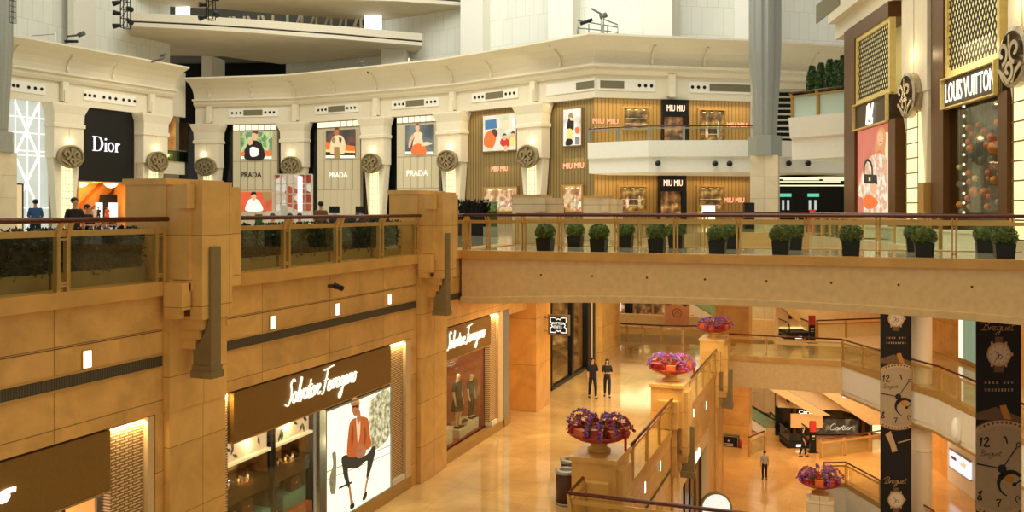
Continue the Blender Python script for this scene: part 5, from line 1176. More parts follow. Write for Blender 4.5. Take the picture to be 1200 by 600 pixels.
m = MB(M_glass); m.box(Lx(273), p0, .27, .28, .34, 3.3); struct(m.build('window_1_glass', None, LW.P(0), LW.rot))
shop_lamp(LW, um - .8, .36, 3.05, 22, s=.05); shop_lamp(LW, um + .7, .36, 3.05, 22, s=.05); shop_lamp(LW, um - .9, .37, 2.3, 22, s=.05); shop_lamp(LW, um + .8, .37, 2.3, 22, s=.05)  # lower pair added to brighten the shelves
# -- third shop: mannequins
b0, b1 = Lx(520), Lx(576)
shop(LW, 'brown signboard shop front with glowing script over a window of mannequins', O3[0], O3[1], b0, b1, [(Lx(576.5), Lx(584))], [(Lx(584), Lx(589.5))], txt='Salvatore Ferragamo', tw=Lx(568.5) - Lx(525), tx=(Lx(568.5) + Lx(525)) / 2, tz=LW.at(547, 395)[1] + .05, ph=.3)
room_box(LW, 'wall_mannequin_room', O3[0] + .1, b1, 1.9, .3, 3.28, plain('rose_backdrop', (186, 112, 84), .6, var=.1), plain('red_display_floor', (150, 46, 24), .3))
m = MB(M_glass); m.box(O3[0] + .02, b1, .27, .28, .30, 3.3); struct(m.build('window_2_glass', None, LW.P(0), LW.rot)); shop_lamp(LW, (b0 + b1) / 2, .7, 3.1, 60)
m = MB(M_steel); m.box(Lx(589.6), Lx(590.6), -.02, .5, .02, 4.4); m.box(Lx(590.9), Lx(597.6), .02, .5, .02, 4.42); tag(m.build('mirror_post', None, LW.P(0), LW.rot), 'polished mirror-metal post at the end of the mannequin shop front', 'post')
for (ua_, ub_, z, lab) in ((O3[0] + .22, 27.6, .85, 'cream display block beside the stone corner'), (28.7, 29.9, .66, 'long cream display block holding dark shoes')):
    m = MB(M_cream); m.box(0, ub_ - ua_ - .1, 0, .6, 0, z - .3); tag(m.build('display_block', None, LW.P(ua_, .45, .31), LW.rot), lab, 'display block', 'cream display blocks in the mannequin window')
for q in range(2):
    s_ = thing('shoe', 'dark shoe on the long cream display block, the %s one' % ('farther', 'nearer')[1 - q], 'shoe', LW.P(28.85 + .16 * q, .62, .672), LW.rot, 'pair of dark shoes on the cream block'); m = MB(M_black); m.ring([[(x, -hw, z0), (x, hw, z0), (x, hw * .7, z1), (x, -hw * .7, z1)] for x, hw, z0, z1 in ((-.14, .035, 0, .1), (-.06, .04, 0, .11), (.05, .045, 0, .06), (.14, .03, 0, .03))], sm=False); m.build('upper', s_); m = MB(M_brown); m.box(-.13, .12, -.035, .035, -.0, .012); m.build('sole', s_)

# vents, wall lights, cameras on the marble wall
def long_vent(W, a, b, z0, z1, lab, group='long slotted vents in the marble wall'):
    t = W.thing('wall_vent', lab, 'vent', a, z0, -.015, group); m = MB(M_vent); m.box(0, b - a, 0, .02, 0, z1 - z0); m.build('grille', t)
    m = MB(M_gold); m.box(-.03, b - a + .03, -.015, .01, -.03, 0); m.box(-.03, b - a + .03, -.015, .01, z1 - z0, z1 - z0 + .03); m.box(b - a, b - a + .03, -.015, .01, 0, z1 - z0); m.build('frame', t)
long_vent(LW, 2, Lx(189.5), 5.33, 5.53, 'long slotted wall vent left of the first marble pier')
long_vent(LW, O2[0], Lx(487), 5.33, 5.53, 'long slotted wall vent between the two marble piers')
long_vent(LW, Lx(525), Lx(546), 5.31, 5.50, 'short slotted wall vent just left of the bridge')
long_vent(BW, 26.0, 33.0, -1.58, -1.42, 'thin slotted vent in the wall below the aisle balustrade')
def wall_light(W, px, py, lab, w=.15, h=.28):
    u, z = W.at(px, py); t = W.thing('wall_light', lab, 'wall light', u, z, -.005, 'small lit niches in the marble walls')
    m = MB(M_gold); m.box(-w / 2 - .02, w / 2 + .02, -.02, 0, -h / 2 - .02, h / 2 + .02); m.build('frame', t); m = MB(glow('niche_light', (255, 240, 204), 3)); m.box(-w / 2, w / 2, -.035, -.02, -h / 2, h / 2); m.build('lens', t)
wall_light(LW, 101, 421, 'lit wall niche left of the first marble pier'); wall_light(LW, 318.5, 378, 'lit wall niche above the long vent, the first one right of the grey fin'); wall_light(LW, 394.5, 362.5, 'lit wall niche above the long vent, middle one of the three between the piers'); wall_light(LW, 455.5, 350.5, 'lit wall niche above the long vent beside the second marble pier')
for px, py, lab in ((773, 546, 'lit wall niche below the aisle balustrade, near the second pedestal'), (755, 571, 'lit wall niche below the aisle balustrade, lowest one'), (827, 475, 'lit wall niche below the third planter pedestal, on the lower wall'), (812, 484, 'lit square niche under the aisle between second and third pedestals')): wall_light(BW, px, py, lab, .12, .34)
def spot_cam(p, lab, rot=0):
    t = thing('security_camera', lab, 'security camera', p, rot, 'wall cameras'); m = MB(M_brown); m.cyl((0, 0, 0), (.0, -.18, 0), .05, 10); m.build('mount', t); m = MB(M_black); m.cyl((.02, -.14, .02), (.22, -.26, -.08), .07, 12); m.ball((.0, -.2, 0), .08, 10, 6); m.build('camera_body', t)
u, z = LW.at(385, 335); spot_cam(LW.P(u, -.01, z), 'dark wall camera on the marble wall between the two piers', LW.rot); u, z = LW.at(547, 310); spot_cam(LW.P(u, -.01, z), 'dark wall camera on the marble wall at the left end of the bridge', LW.rot)

# -- service recess: notice, alarm; black framed shop beyond the column
m = MB(M_sign); a_, z_ = LW.at(602, 431, 1.3); m.box(-.28, .28, 0, .03, -.35, .35); o = m.build('wall_notice', None, LW.P(LW.at(602, 431, 1.3)[0], 1.26, z_), LW.rot); tag(o, 'brown framed notice on the peach wall of the service recess', 'notice')
m = MB(pred); u_, z_ = LW.at(602, 442.5, 1.3); m.box(-.12, .12, -.05, .03, -.12, .12); m.ball((0, -.06, 0), .05, 8, 6); o = m.build('fire_alarm', None, LW.P(u_, 1.26, z_), LW.rot); tag(o, 'small red fire alarm under the brown notice', 'fire alarm')
c0, c1 = LW.at(645, off=.35)[0], LW.at(700, off=.35)[0]
t = LW.thing('glazed_shop_front', 'black framed glass shop front with lit lettering over it, beside the amber column', 'shop front', c0 + .15, .02, .35)
w = c1 - c0 - .15; m = MB(M_black); m.box(0, w, 0, .2, 4.6, 5.2); m.box(0, .12, -.02, .2, 0, 4.6); m.box(w * .40, w * .44, -.02, .2, 0, 4.6); m.box(w * .72, w * .80, -.1, .2, 0, 4.6); m.box(w * .86, w * .97, -.1, .2, 0, 4.6); m.box(0, w * .97, -.02, .2, 0, .15); m.build('frame', t)
m = MB(M_cream); m.box(w * .80, w * .86, -.05, .2, 0, 4.6); m.build('pale_strip', t)
m = MB(M_glass); m.box(.12, w * .72, .08, .1, .15, 4.6); m.build('glass_pane', t)
text_mesh('lit_lettering', 'BOTTEGA VENETA', 3.0, .3, M_lit, t, (1.9, -.03, 4.9), .04)
m = MB(M_goods3); m.box(0, w, 3.4, 3.5, 0, 4.6); m.box(w, w + .1, .3, 3.5, 0, 4.6); m.use(M_floor); m.box(0, w, .2, 3.4, -.01, .02); m.build('interior', t)
m = MB(M_gold_dull); m.box(.5, 1.6, 1.4, 2.2, 0, 1.0); m.box(w * .5, w * .66, 1.0, 1.6, 1.2, 1.25); m.box(w * .5, w * .66, 1.0, 1.6, 2.2, 2.25); m.build('counter', t)
m = MB(M_goods2); m.ball((1.0, 1.7, 1.25), (.25, .25, .22), 10, 6); m.ball((1.1, 1.75, 1.5), .14, 8, 5); m.build('flower_arrangement', t)
shop_lamp(LW, c0 + 2.5, 1.9, 4.2, 90)
# blade sign
Yb = 35.0; xa_, xb_ = on_y(642, Yb).x, on_y(667, Yb).x; zt2, zb2 = on_y(655, Yb, 369).z, on_y(655, Yb, 393).z; w, h = xb_ - xa_, zt2 - zb2
t = thing('blade_sign', 'square black hanging sign with a white scalloped border beside the amber column', 'sign', (xa_, Yb, zb2), 0)
m = MB(M_grey); m.box(0, w, 0, .14, 0, h); m.build('panel', t)
m = MB(M_black); m.box(.07, w - .07, -.015, 0, .06, h - .06); m.build('sign_face', t)
m = MB(glow('sign_white', (244, 244, 230), 1.1)); e = .12
m.stroke([(e, e), (w * .36, e), (w * .42, e + .09), (w * .5, e + .04), (w * .58, e + .09), (w * .64, e), (w - e, e), (w - e, h * .36), (w - e - .09, h * .42), (w - e - .04, h * .5), (w - e - .09, h * .58), (w - e, h * .64), (w - e, h - e), (w * .64, h - e), (w * .58, h - e - .09), (w * .5, h - e - .04), (w * .42, h - e - .09), (w * .36, h - e), (e, h - e), (e, h * .64), (e + .09, h * .58), (e + .04, h * .5), (e + .09, h * .42), (e, h * .36)], .045, -.03, -.012, 0, True); m.build('scalloped_border', t)
text_mesh('lettering', 'BOTTEGA\nVENETA', w * .56, h * .30, glow('sign_white', (244, 244, 230), 1.1), t, (w / 2, -.02, h / 2), .02)
m = MB(M_grey); m.cyl((-.25, .07, .15), (0, .07, .15), .02, 8); m.cyl((-.25, .07, h - .15), (0, .07, h - .15), .02, 8); m.box(-.28, -.22, .03, .11, 0, h); m.build('bracket', t)

# -- lower west wall shop (ground floor) seen over the void
t = BW.thing('portal_shop_front', 'cream portal shop front with bronze doors in the wall under the aisle', 'shop front', S1[0], Z1 + .02, 0)
w = S1[1] - S1[0]; m = MB(M_jamb); m.box(.01, .9, -.04, .5, 0, 4.55); m.box(w - .7, w - .01, -.04, .5, 0, 4.55); m.box(.9, w - .7, -.04, .5, 4.0, 4.55); m.build('portal', t)
m = MB(plain('bronze_door', (120, 84, 36), .3, metal=.3)); m.box(.9, w - .7, .25, .35, 0, 4.0); do = m.build('door', t)
for k in range(5): m = MB(M_black); q = .9 + (w - 1.6) * (k + .5) / 5; m.box(q - .05, q + .05, .2, .25, 0, 4.0); m.build('door_bar', do)
text_mesh('lit_lettering', 'EMPORIO', 2.2, .35, M_lit, t, (1.9, -.08, 4.3), .04) if False else None
m = MB(M_lit); uq, zq = BW.at(811.5, 532); 
for k in range(5): m.stroke([(uq - S1[0] - 1.3 + .62 * k, 4.08), (uq - S1[0] - 1.2 + .62 * k, 4.45), (uq - S1[0] - .95 + .62 * k, 4.4), (uq - S1[0] - 1.0 + .62 * k, 4.1)], .11, -.1, -.05, 3)
m.build('lit_lettering', t)
# aisle pedestals with their fins
M_ped = M_pier
def pedestal(y0, y1, lab, fin=True, ztop=1.68):
    t = BW.thing('planter_pedestal', lab, 'pedestal', y0, 0, 0, 'marble pedestals carrying flower bowls'); w = y1 - y0
    m = MB(M_ped); m.box(0, w, -.45, .75, .06, ztop - .12); m.box(-.05, w + .05, -.5, .8, ztop - .12, ztop); m.box(w * .1, w * .75, -.62, -.4, -1.0, ztop - .3); m.box(w * .2, w * .65, -.55, -.1, -1.3, -1.0)
    m.box(0, w, -.2, -.02, -1.8, .06); m.box(w * .05, w * .95, -.1, -.01, -6.85, -1.8); m.build('shaft', t)
    m = MB(M_ped); m.box(-.25, 0, -.3, .45, .06, 1.1); m.build('corner_block', t)
    if fin: m = MB(M_grey); m.box(w * .42, w * .62, -.78, -.3, -1.75, .0); m.box(w * .38, w * .66, -.82, -.25, -1.95, -1.72); m.build('metal_fin', t)
    return t
pedY = [(22.6, 24.2), (33.1, 34.7), (45.5, 47.2)]
pedestal(*pedY[0], 'marble pedestal under the largest flower bowl, beside the waste bins'); pedestal(*pedY[1], 'marble pedestal with grey fin under the second flower bowl'); pedestal(*pedY[2], 'marble pedestal with grey fin at the left end of the lower crossing')
# flower bowls
M_bowl = mottle('red_bowl_print', [(90, 14, 10), (140, 26, 18), (170, 44, 24), (206, 120, 50)], 3.2, emit=False, rough=.35)
M_orch = mottle('orchid_purple', [(96, 40, 110), (150, 84, 170), (186, 130, 200)], 8, emit=False, rough=.6)
M_orch2 = mottle('orchid_red', [(120, 20, 30), (190, 40, 44), (226, 90, 60)], 8, emit=False, rough=.6)
def flower_bowl(lab):
    t = thing('flower_bowl', lab, 'flower bowl', (0, 0, 0), 0, 'red flower bowls with purple orchids'); r_ = random.Random(5)
    m = MB(M_cope); m.lathe(0, 0, [(.32, 0), (.32, .06), (.22, .1), (.22, .18), (.42, .30)], 24); m.build('stone_foot', t)
    m = MB(M_bowl); m.lathe(0, 0, [(.3, .26), (.62, .34), (.84, .46), (.86, .50), (.80, .50), (.5, .44)], 28); m.build('bowl', t)
    for k in range(9):
        a = 2 * pi * k / 9; m = MB(M_bowl if k % 3 else M_orange); c, s = cos(a), sin(a); x, y = .70 * c, .70 * s
        m.ring([[(x - s * q[0] + c * q[1], y + c * q[0] + s * q[1], z) for q in ((-.17, -.1), (.17, -.1), (.17, .1), (-.17, .1))] for z in (.46, .68 + .05 * (k % 2))], sm=False); m.build('red_packet', t)
    m = MB(M_leaf); 
    for k in range(16):
        a = r_.random() * 6.28; rr = .2 + .4 * r_.random(); m.quad((rr * cos(a), rr * sin(a), .45), (rr * cos(a) + .06, rr * sin(a), .6), (1.5 * rr * cos(a), 1.5 * rr * sin(a), .85), (rr * cos(a) - .06, rr * sin(a) + .05, .6))
    leaf_cloud(m, (0, 0, .58), (.5, .5, .16), 160, .07, 2); m.build('leaves', t)
    for k in range(13):
        a = 2 * pi * k / 13 + r_.random() * .3; R = .62 + .26 * r_.random(); hz = .80 + .22 * r_.random()
        path = smooth_path([(.12 * cos(a), .12 * sin(a), .5), (.3 * cos(a), .3 * sin(a), hz), (R * .75 * cos(a), R * .75 * sin(a), hz + .04), (R * cos(a), R * sin(a), hz - .16), ((R + .08) * cos(a), (R + .08) * sin(a), hz - .34)], 4)
        m = MB(M_leaf); m.tube(path, .008, 4); m.use(M_orch if k % 4 else M_orch2)
        for i, p in enumerate(path[4:]):
            for j in range(3):
                q = p + Vector((r_.uniform(-.05, .05), r_.uniform(-.05, .05), r_.uniform(-.03, .03)))
                for s_ in range(4):
                    d = Vector((r_.gauss(0, 1), r_.gauss(0, 1), r_.gauss(0, 1))).normalized() * .05; e = d.cross(Vector((r_.gauss(0, 1), r_.gauss(0, 1), 1))).normalized() * .028; m.quad(q, q + d * .5 + e, q + d, q + d * .5 - e)
        m.build('orchid_spray', t)
    m = MB(M_orch2); leaf_cloud(m, (0, 0, .68), (.62, .62, .12), 260, .05, 9); m.build('red_blossoms', t)
    m = MB(pred if False else plain('red_tassel', (170, 30, 20), .6)); m.ring([[(.82 - .03, -.35 - .03, z), (.82 + .03, -.35 - .03, z), (.82 + .03, -.35 + .03, z), (.82 - .03, -.35 + .03, z)] for z in (.16, .5)], sm=False); m.build('tassel', t)
    return t
fb = flower_bowl('largest red bowl of purple orchids, beside the waste bins'); fb.location = (-6.1 - .1, 23.4, 1.68)
dup(fb, (-6.15, 34.0, 1.68), .7, 'red bowl of purple orchids on the second pedestal along the aisle'); dup(fb, (-6.15, 46.3, 1.68), 1.9, 'red bowl of purple orchids on the pedestal at the left end of the crossing')
pl_ = at_t(961, 41.0, -4.95)
t = thing('planter_pedestal', 'low marble pedestal standing on the ground floor under the lowest flower bowl', 'pedestal', (pl_.x, pl_.y, Z1 + .01), 0, 'marble pedestals carrying flower bowls'); m = MB(M_beige); m.box(-.6, .6, -.6, .6, 0, 1.7); m.box(-.4, .4, -.4, .4, 1.7, 1.95); m.build('shaft', t); m = MB(M_orange); m.box(-.15, .0, -.62, -.6, .5, 1.1); m.build('red_panel', t)
dup(fb, (pl_.x, pl_.y, Z1 + .01 + 1.95), 2.6, 'lowest red flower bowl, down on the ground floor beside the open corner', 1.12)
# box plants on the bridge
def box_plant(lab):
    t = thing('potted_boxwood', lab, 'potted plant', (0, 0, 0), 0, 'clipped boxwood balls in black pots on the bridge')
    m = MB(M_black); m.ring([[(-a, -a, z), (a, -a, z), (a, a, z), (-a, a, z)] for a, z in ((.23, 0), (.26, .42), (.22, .42), (.22, .36))], sm=False); m.build('pot', t)
    m = MB(M_leaf); m.ball((0, 0, .62), (.27, .27, .24), 12, 8); leaf_cloud(m, (0, 0, .62), (.35, .35, .30), 1300, .035, 4, .25); m.build('foliage', t)
    return t
ordn = ['first', 'second', 'third', 'fourth', 'fifth', 'sixth', 'seventh', 'eighth']
bp = None
for row, Y, pxs in (('front', 28.1, (639, 702, 770, 841, 915, 997, 1083, 1177)), ('rear', 31.6, (674.5, 733, 792.5, 857, 931, 1072, 1154))):
    for i, px in enumerate(pxs):
        x = on_y(px, Y).x; lab = 'clipped boxwood ball in a black pot, %s from the left in the %s row' % (ordn[i], row)
        if bp is None: bp = box_plant(lab); bp.location = (x, Y, Z3 + .002)
        else: o = dup(bp, (x, Y, Z3 + .002), i * 1.57, lab); o.scale = (1, 1, 1 + .05 * ((i * 7) % 3 - 1))
# hedges behind the gallery balustrade
def hedge(y0, y1, lab, seed):
    t = LW.thing('hedge_planter', lab, 'hedge', y0, Z3 + .002, .35, 'dark hedges in long planters along the gallery edge'); w = y1 - y0
    m = MB(plain('olive_planter', (150, 126, 66), .6)); m.box(0, w, 0, .55, 0, .30); m.build('planter', t)
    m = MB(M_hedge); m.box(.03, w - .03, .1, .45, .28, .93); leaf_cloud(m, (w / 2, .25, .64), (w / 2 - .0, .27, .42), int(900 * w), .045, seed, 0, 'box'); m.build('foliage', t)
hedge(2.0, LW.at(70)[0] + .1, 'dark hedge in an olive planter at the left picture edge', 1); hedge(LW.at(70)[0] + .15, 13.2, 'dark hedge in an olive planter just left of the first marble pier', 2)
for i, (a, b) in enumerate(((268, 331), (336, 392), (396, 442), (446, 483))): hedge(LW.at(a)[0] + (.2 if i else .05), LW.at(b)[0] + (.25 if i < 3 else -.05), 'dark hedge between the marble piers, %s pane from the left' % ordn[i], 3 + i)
# waste bins
def bin_(p, lab):
    t = thing('waste_bin', lab, 'waste bin', p, 0, 'round waste bins'); m = MB(plain('bin_brown', (84, 50, 36), .4)); m.lathe(0, 0, [(.30, .06), (.31, .86)], 28); m.build('body', t)
    m = MB(M_steel); m.lathe(0, 0, [(.31, 0), (.32, .07), (.30, .07)], 28); m.build('base_ring', t); m = MB(M_steel); m.lathe(0, 0, [(.31, .86), (.33, .90), (.33, .95), (.22, .97), (.2, .9)], 28); m.build('rim', t); m = MB(M_black); m.lathe(0, 0, [(.20, .90), (.20, .93)], 20); m.build('opening', t)
bin_(on_z(664, 590, .0) + Vector((0, 0, .0)), 'round brown waste bin with steel rim, the one nearer the camera'); bin_(on_z(669.5, 576, .0), 'round brown waste bin half hidden behind the nearer one')
# lit round table tops below the near balustrade (ground floor)
for px, py, t_, lab, r in ((839, 595, 40.5, 'round white lit panel with dark rim below the near balustrade', .66),):
    p = at_t(px, t_, None, py); t = thing('round_light_sign', lab, 'lit sign', (p.x, p.y, Z1), YAW, 'round lit signs on the ground floor'); zc = p.z - Z1
    n = 32; m = MB(glow('round_sign_white', (244, 246, 234), .9)); m.prism([(r * cos(2 * pi * k / n), zc + r * sin(2 * pi * k / n)) for k in range(n)], -.06, .06); m.build('panel', t)
    m = MB(M_grey); m.stroke([(1.04 * r * cos(2 * pi * k / n), zc + 1.04 * r * sin(2 * pi * k / n)) for k in range(n)], .08, -.09, .09, 0, True); m.build('rim', t); m = MB(M_grey); m.cyl((0, 0, .0), (0, 0, zc - r), .05, 8); m.lathe(0, 0, [(.3, 0), (.3, .05), (.05, .06)], 16); m.build('stand', t)
# ================================================================== HANGING BANNERS
PR = lambda n, c, r=.7: plain('banner_' + n, c, r, var=.04)
bk, gd, dl, dk, wh = PR('black', (20, 18, 17)), PR('rose_gold', (196, 160, 116)), PR('dial', (172, 150, 118)), PR('ink', (34, 30, 26)), PR('pale', (214, 198, 168))
gd2 = PR('gold', (190, 128, 50)); stp = PR('strap', (110, 84, 56))
def clip_disc(cx, cz, r, x0, x1, n=60, z0=-1e9, z1=1e9):
    pts = []
    for k in range(n):
        a = 2 * pi * k / n; pts.append((min(max(cx + r * cos(a), x0), x1), min(max(cz + r * sin(a), z0), z1)))
    return pts
def banner(lab, p, dz, zb):
    W2 = .72; t = thing('hanging_banner', lab, 'banner', (p.x, p.y, zb), YAW, 'long black watch banners')
    top = 4.95 + dz
    m = MB(bk); m.box(-W2, W2, 0, .03, 0, top - zb); m.build('cloth', t)
    m = MB(M_steel); m.cyl((-W2, .01, top - zb + .02), (W2, .01, top - zb + .02), .03, 8); m.cyl((0, .01, top - zb), (0, .01, 5.35 - zb), .012, 6); m.build('hanger', t)
    def period(z0, full=True):
        z = lambda a: a + z0 + dz - zb
        script_mesh('script_logo', 'Breguet', 1.0, .30, gd, t, (0, -.005, z(4.52)), pen=.10, depth=.006)
        m = MB(stp); m.prism([(-.15, z(3.62)), (.15, z(3.62)), (.12, z(4.18)), (-.12, z(4.18))], -.006, 0); m.prism([(-.15, z(3.05)), (.15, z(3.05)), (.17, z(3.5)), (-.17, z(3.5))], -.006, 0); m.build('watch_strap', t)
        m = MB(gd)
        for s in (-1, 1): m.prism([(s * .19, z(3.22)), (s * .26, z(3.22)), (s * .26, z(4.02)), (s * .19, z(4.02))], -.009, -.006)
        m.prism(clip_disc(0, z(3.62), .385, -1, 1, 36), -.012, -.008); m.prism([(.38, z(3.57)), (.45, z(3.57)), (.45, z(3.67)), (.38, z(3.67))], -.01, -.006); m.build('watch_case', t)
        m = MB(wh); m.prism(clip_disc(0, z(3.62), .32, -1, 1, 36), -.016, -.012); m.use(dk)
        for k in range(12): a = 2 * pi * k / 12; m.prism([(.27 * cos(a) - .012, z(3.62) + .27 * sin(a) - .02), (.27 * cos(a) + .012, z(3.62) + .27 * sin(a) - .02), (.27 * cos(a) + .012, z(3.62) + .27 * sin(a) + .02), (.27 * cos(a) - .012, z(3.62) + .27 * sin(a) + .02)], -.018, -.016)
        m.stroke([(0, z(3.62)), (-.14, z(3.72))], .022, -.02, -.016, 0); m.stroke([(0, z(3.62)), (-.12, z(3.42))], .018, -.02, -.016, 0); m.stroke([(-.02, z(3.55)), (.06, z(3.62)), (.10, z(3.52)), (.03, z(3.48))], .02, -.02, -.016, 3, True); m.build('watch_dial', t)
        r_ = random.Random(4)
        for zz, n_ in ((2.72, 8), (2.48, 9)):
            m = MB(gd)
            for i in range(n_):
                x = -.42 + .84 * i / (n_ - 1)
                if i == n_ // 2 and zz > 2.6: continue
                for j in range(3): h = .03 * (j - 1); m.prism([(x - .03, z(zz) + h), (x + .03, z(zz) + h), (x + .03, z(zz) + h + .012), (x - .03, z(zz) + h + .012)], -.006, 0)
                m.prism([(x - .006 + .02 * r_.uniform(-1, 1), z(zz) - .04), (x + .008, z(zz) - .04), (x + .008, z(zz) + .05), (x - .006, z(zz) + .05)], -.006, 0)
            m.build('printed_line', t)
        if not full: return
        # the big dial, cut off by the banner's edges
        c, cx, R = z(-.02), .09, 1.58
        m = MB(stp); m.prism([(-W2, z(1.75)), (-W2, z(1.55)), (W2, z(1.45)), (W2, z(1.60)), (-.1, z(1.95))], -.004, 0); m.use(gd2); m.prism([(.02, z(1.98)), (.22, z(2.02)), (.42, z(1.52)), (.2, z(1.45))], -.006, -.004)
        m.build('big_strap', t); m = MB(gd); m.prism([(-.5, z(-1.8)), (-.25, z(-1.62)), (.0, z(-2.3)), (.06, z(-2.55)), (-.18, z(-2.62)), (-.3, z(-2.2))], -.006, 0); m.prism([(.1, z(-2.2)), (W2, z(-2.02)), (W2, z(-1.98)), (.1, z(-2.14))], -.006, 0); m.build('big_strap', t)
        m = MB(PR('rim_dark', (92, 80, 62))); m.prism(clip_disc(cx, c, R, -W2, W2, 160), -.010, -.004); m.use(gd)
        m.prism(clip_disc(cx, c, R * .975, -W2, W2, 160), -.013, -.010); m.use(PR('rim_dark', (92, 80, 62)))
        for k in range(64):
            a = 2 * pi * k / 64; x = cx + R * .93 * cos(a)
            if abs(x) < W2 - .05: m.prism([(x + .05 * cos(b), c + R * .93 * sin(a) + .05 * sin(b)) for b in (0, 1.57, 3.14, 4.71)], -.016, -.013)
        m.build('big_case', t)
        m = MB(dl); m.prism(clip_disc(cx, c, R * .87, -W2, W2, 160), -.018, -.013); m.use(dk)
        for k in range(60):
            a = 2 * pi * k / 60; x = cx + R * .80 * cos(a)
            if abs(x) < W2 - .03: m.prism([(x + .014 * cos(b), c + R * .80 * sin(a) + .014 * sin(b)) for b in (0, 1.57, 3.14, 4.71)], -.020, -.018)
        m.build('big_dial', t)
        y0, y1 = -.024, -.018
        for pts, sm_ in (([(-.62, c + .90), (-.55, c + 1.0), (-.60, c + .70)], 2), ([(-.48, c + .92), (-.40, c + 1.0), (-.34, c + .92), (-.48, c + .72), (-.30, c + .72)], 3), ([(.14, c + .98), (.20, c + 1.02), (.26, c + .80)], 2),
                         ([(-.66, c - .78), (-.56, c - .70), (-.62, c - .84), (-.68, c - .96), (-.56, c - .98), (-.6, c - .86)], 3), ([(-.10, c - 1.0), (.06, c - .98), (-.02, c - 1.12), (-.03, c - 1.22)], 0)):
            m = MB(dk); m.stroke(pts, .05, y0, y1, sm_); m.build('printed_numeral', t)
        script_mesh('dial_script', 'Breguet', .66, .2, dk, t, (-.25, -.02, c + .5), pen=.10, depth=.005)
        m = MB(dk); m.prism([(cx + .14 * cos(k * pi / 8), c + .14 * sin(k * pi / 8)) for k in range(16)], -.034, -.026)
        m.stroke([(cx, c), (-W2 + .01, c + .16)], [.03, .05], -.028, -.022, 0); m.stroke([(cx, c), (.56, c + .68)], [.03, .04], -.028, -.022, 0)
        m.stroke([(.62 + .07 * cos(k), c + .76 + .07 * sin(k)) for k in range(6)], .03, -.028, -.022, 2, True); m.build('big_hands', t)
        m = MB(dk); mz = c - .48
        m.stroke([(cx + .35 + .46 * cos(a), mz + .42 * sin(a)) if cx + .35 + .46 * cos(a) < W2 else (W2 - .02, mz + .42 * sin(a)) for a in [2.0, 2.5, 3.0, 3.5, 4.0, 4.3]], [.12, .16, .12, .07, .05, .03], -.024, -.018, 3)
        m.stroke([(cx - .05, mz + .2), (.25, mz + .36), (.5, mz + .36), (W2 - .05, mz + .24)], [.18, .14, .12, .1], -.024, -.018, 3); m.stroke([(.66, c - .98), (.58, c - .86), (.52, c - .98), (.6, c - 1.1)], .03, -.024, -.018, 2)
        m.use(gd2); m.prism([(.33 + .15 * cos(k * pi / 8), mz + .17 + .13 * sin(k * pi / 8)) for k in range(16)], -.028, -.024)
        m.use(dk); m.prism([(.48 + .07 * cos(k * pi / 4), mz - .02 + .07 * sin(k * pi / 4)) for k in range(8)], -.034, -.028); m.stroke([(.48, mz - .02), (W2 - .02, mz + .12)], .04, -.034, -.028, 0); m.build('moon_subdial', t)
    period(0); period(-8.45, False)
    return t
banner('long black banner with watches, the narrower one hanging beside the round white column', at_t(1050, 41, 0), -.42, -6.7)
banner('long black banner with watches, the wider one near the right picture edge', at_t(1170.5, 28, 0), .05, -6.2)
mb = MB(M_cope); q_ = at_t(1050, 41, 0); mb.box(q_.x - 1.5, q_.x + 1.5, q_.y - .6, q_.y + 1.5, 5.3, 6.9); struct(mb.build('ceiling_banner_bracket'))

# ================================================================== LOWER FLOORS BEYOND THE CROSSING
def escalator(lab, A, B, w=1.0, name='escalator', mat=M_cream, gl=frosted('green_frost', (150, 182, 140), .5), truss=True, n=18):
    """A lower end, B upper end of the centre line"""
    A, B = Vector(A), Vector(B); d = Vector((B.x - A.x, B.y - A.y, 0)); L_ = d.length; rot = atan2(d.y, d.x); H = B.z - A.z
    t = thing(name, lab, 'escalator', A, rot, 'escalators between the lower floors')
    m = MB(mat); m.prism([(0, -.0), (0, .25), (L_, H + .25), (L_ + 1.2, H + .1), (L_ + 1.2, H - .9), (L_, H - .95), (.6, -.0)], -w * .62, w * .62, 'xz'); m.build('truss', t)
    m = MB(plain('step_steel', (90, 88, 80), .45, metal=.5))
    for k in range(n): x = L_ * k / n; z = H * k / n; m.box(x, x + L_ / n + .02, -w * .46, w * .46, z + .2, z + .2 + H / n)
    m.build('steps', t)
    for s in (-1, 1):
        m = MB(gl); y = s * w * .56; m.prism([(-.6, .3), (0, .3), (L_, H + .3), (L_ + 1, H + .3), (L_ + 1, H + 1.15), (L_, H + 1.15), (0, 1.1), (-.6, 1.1)], y - .01, y + .01, 'xz'); m.build('glass_side', t)
        m = MB(M_black); m.tube(smooth_path([(-.7, y, .3), (-.95, y, .7), (-.6, y, 1.13), (0, y, 1.15), (L_, y, H + 1.2), (L_ + 1, y, H + 1.2), (L_ + 1.3, y, H + .8)], 4), .045, 8); m.build('handrail', t)
    return t
def esc(lab, pA, tA, z0, run, up, ang=None):
    A = at_t(pA, tA, z0); d = (at_t(pA - 60, tA) - at_t(pA, tA)); d.z = 0; d.normalize()
    B = A + d * run; B.z = z0 + up; return escalator(lab, A, B)
esc('escalator with green glass sides rising behind the amber pier from the ground floor', 895, 60.5, Z1, 6.2, 3.9)
esc('escalator with green glass sides seen past the peach poster, beyond the curved balustrade', 842, 64, 0.02, 6.0, 3.6)
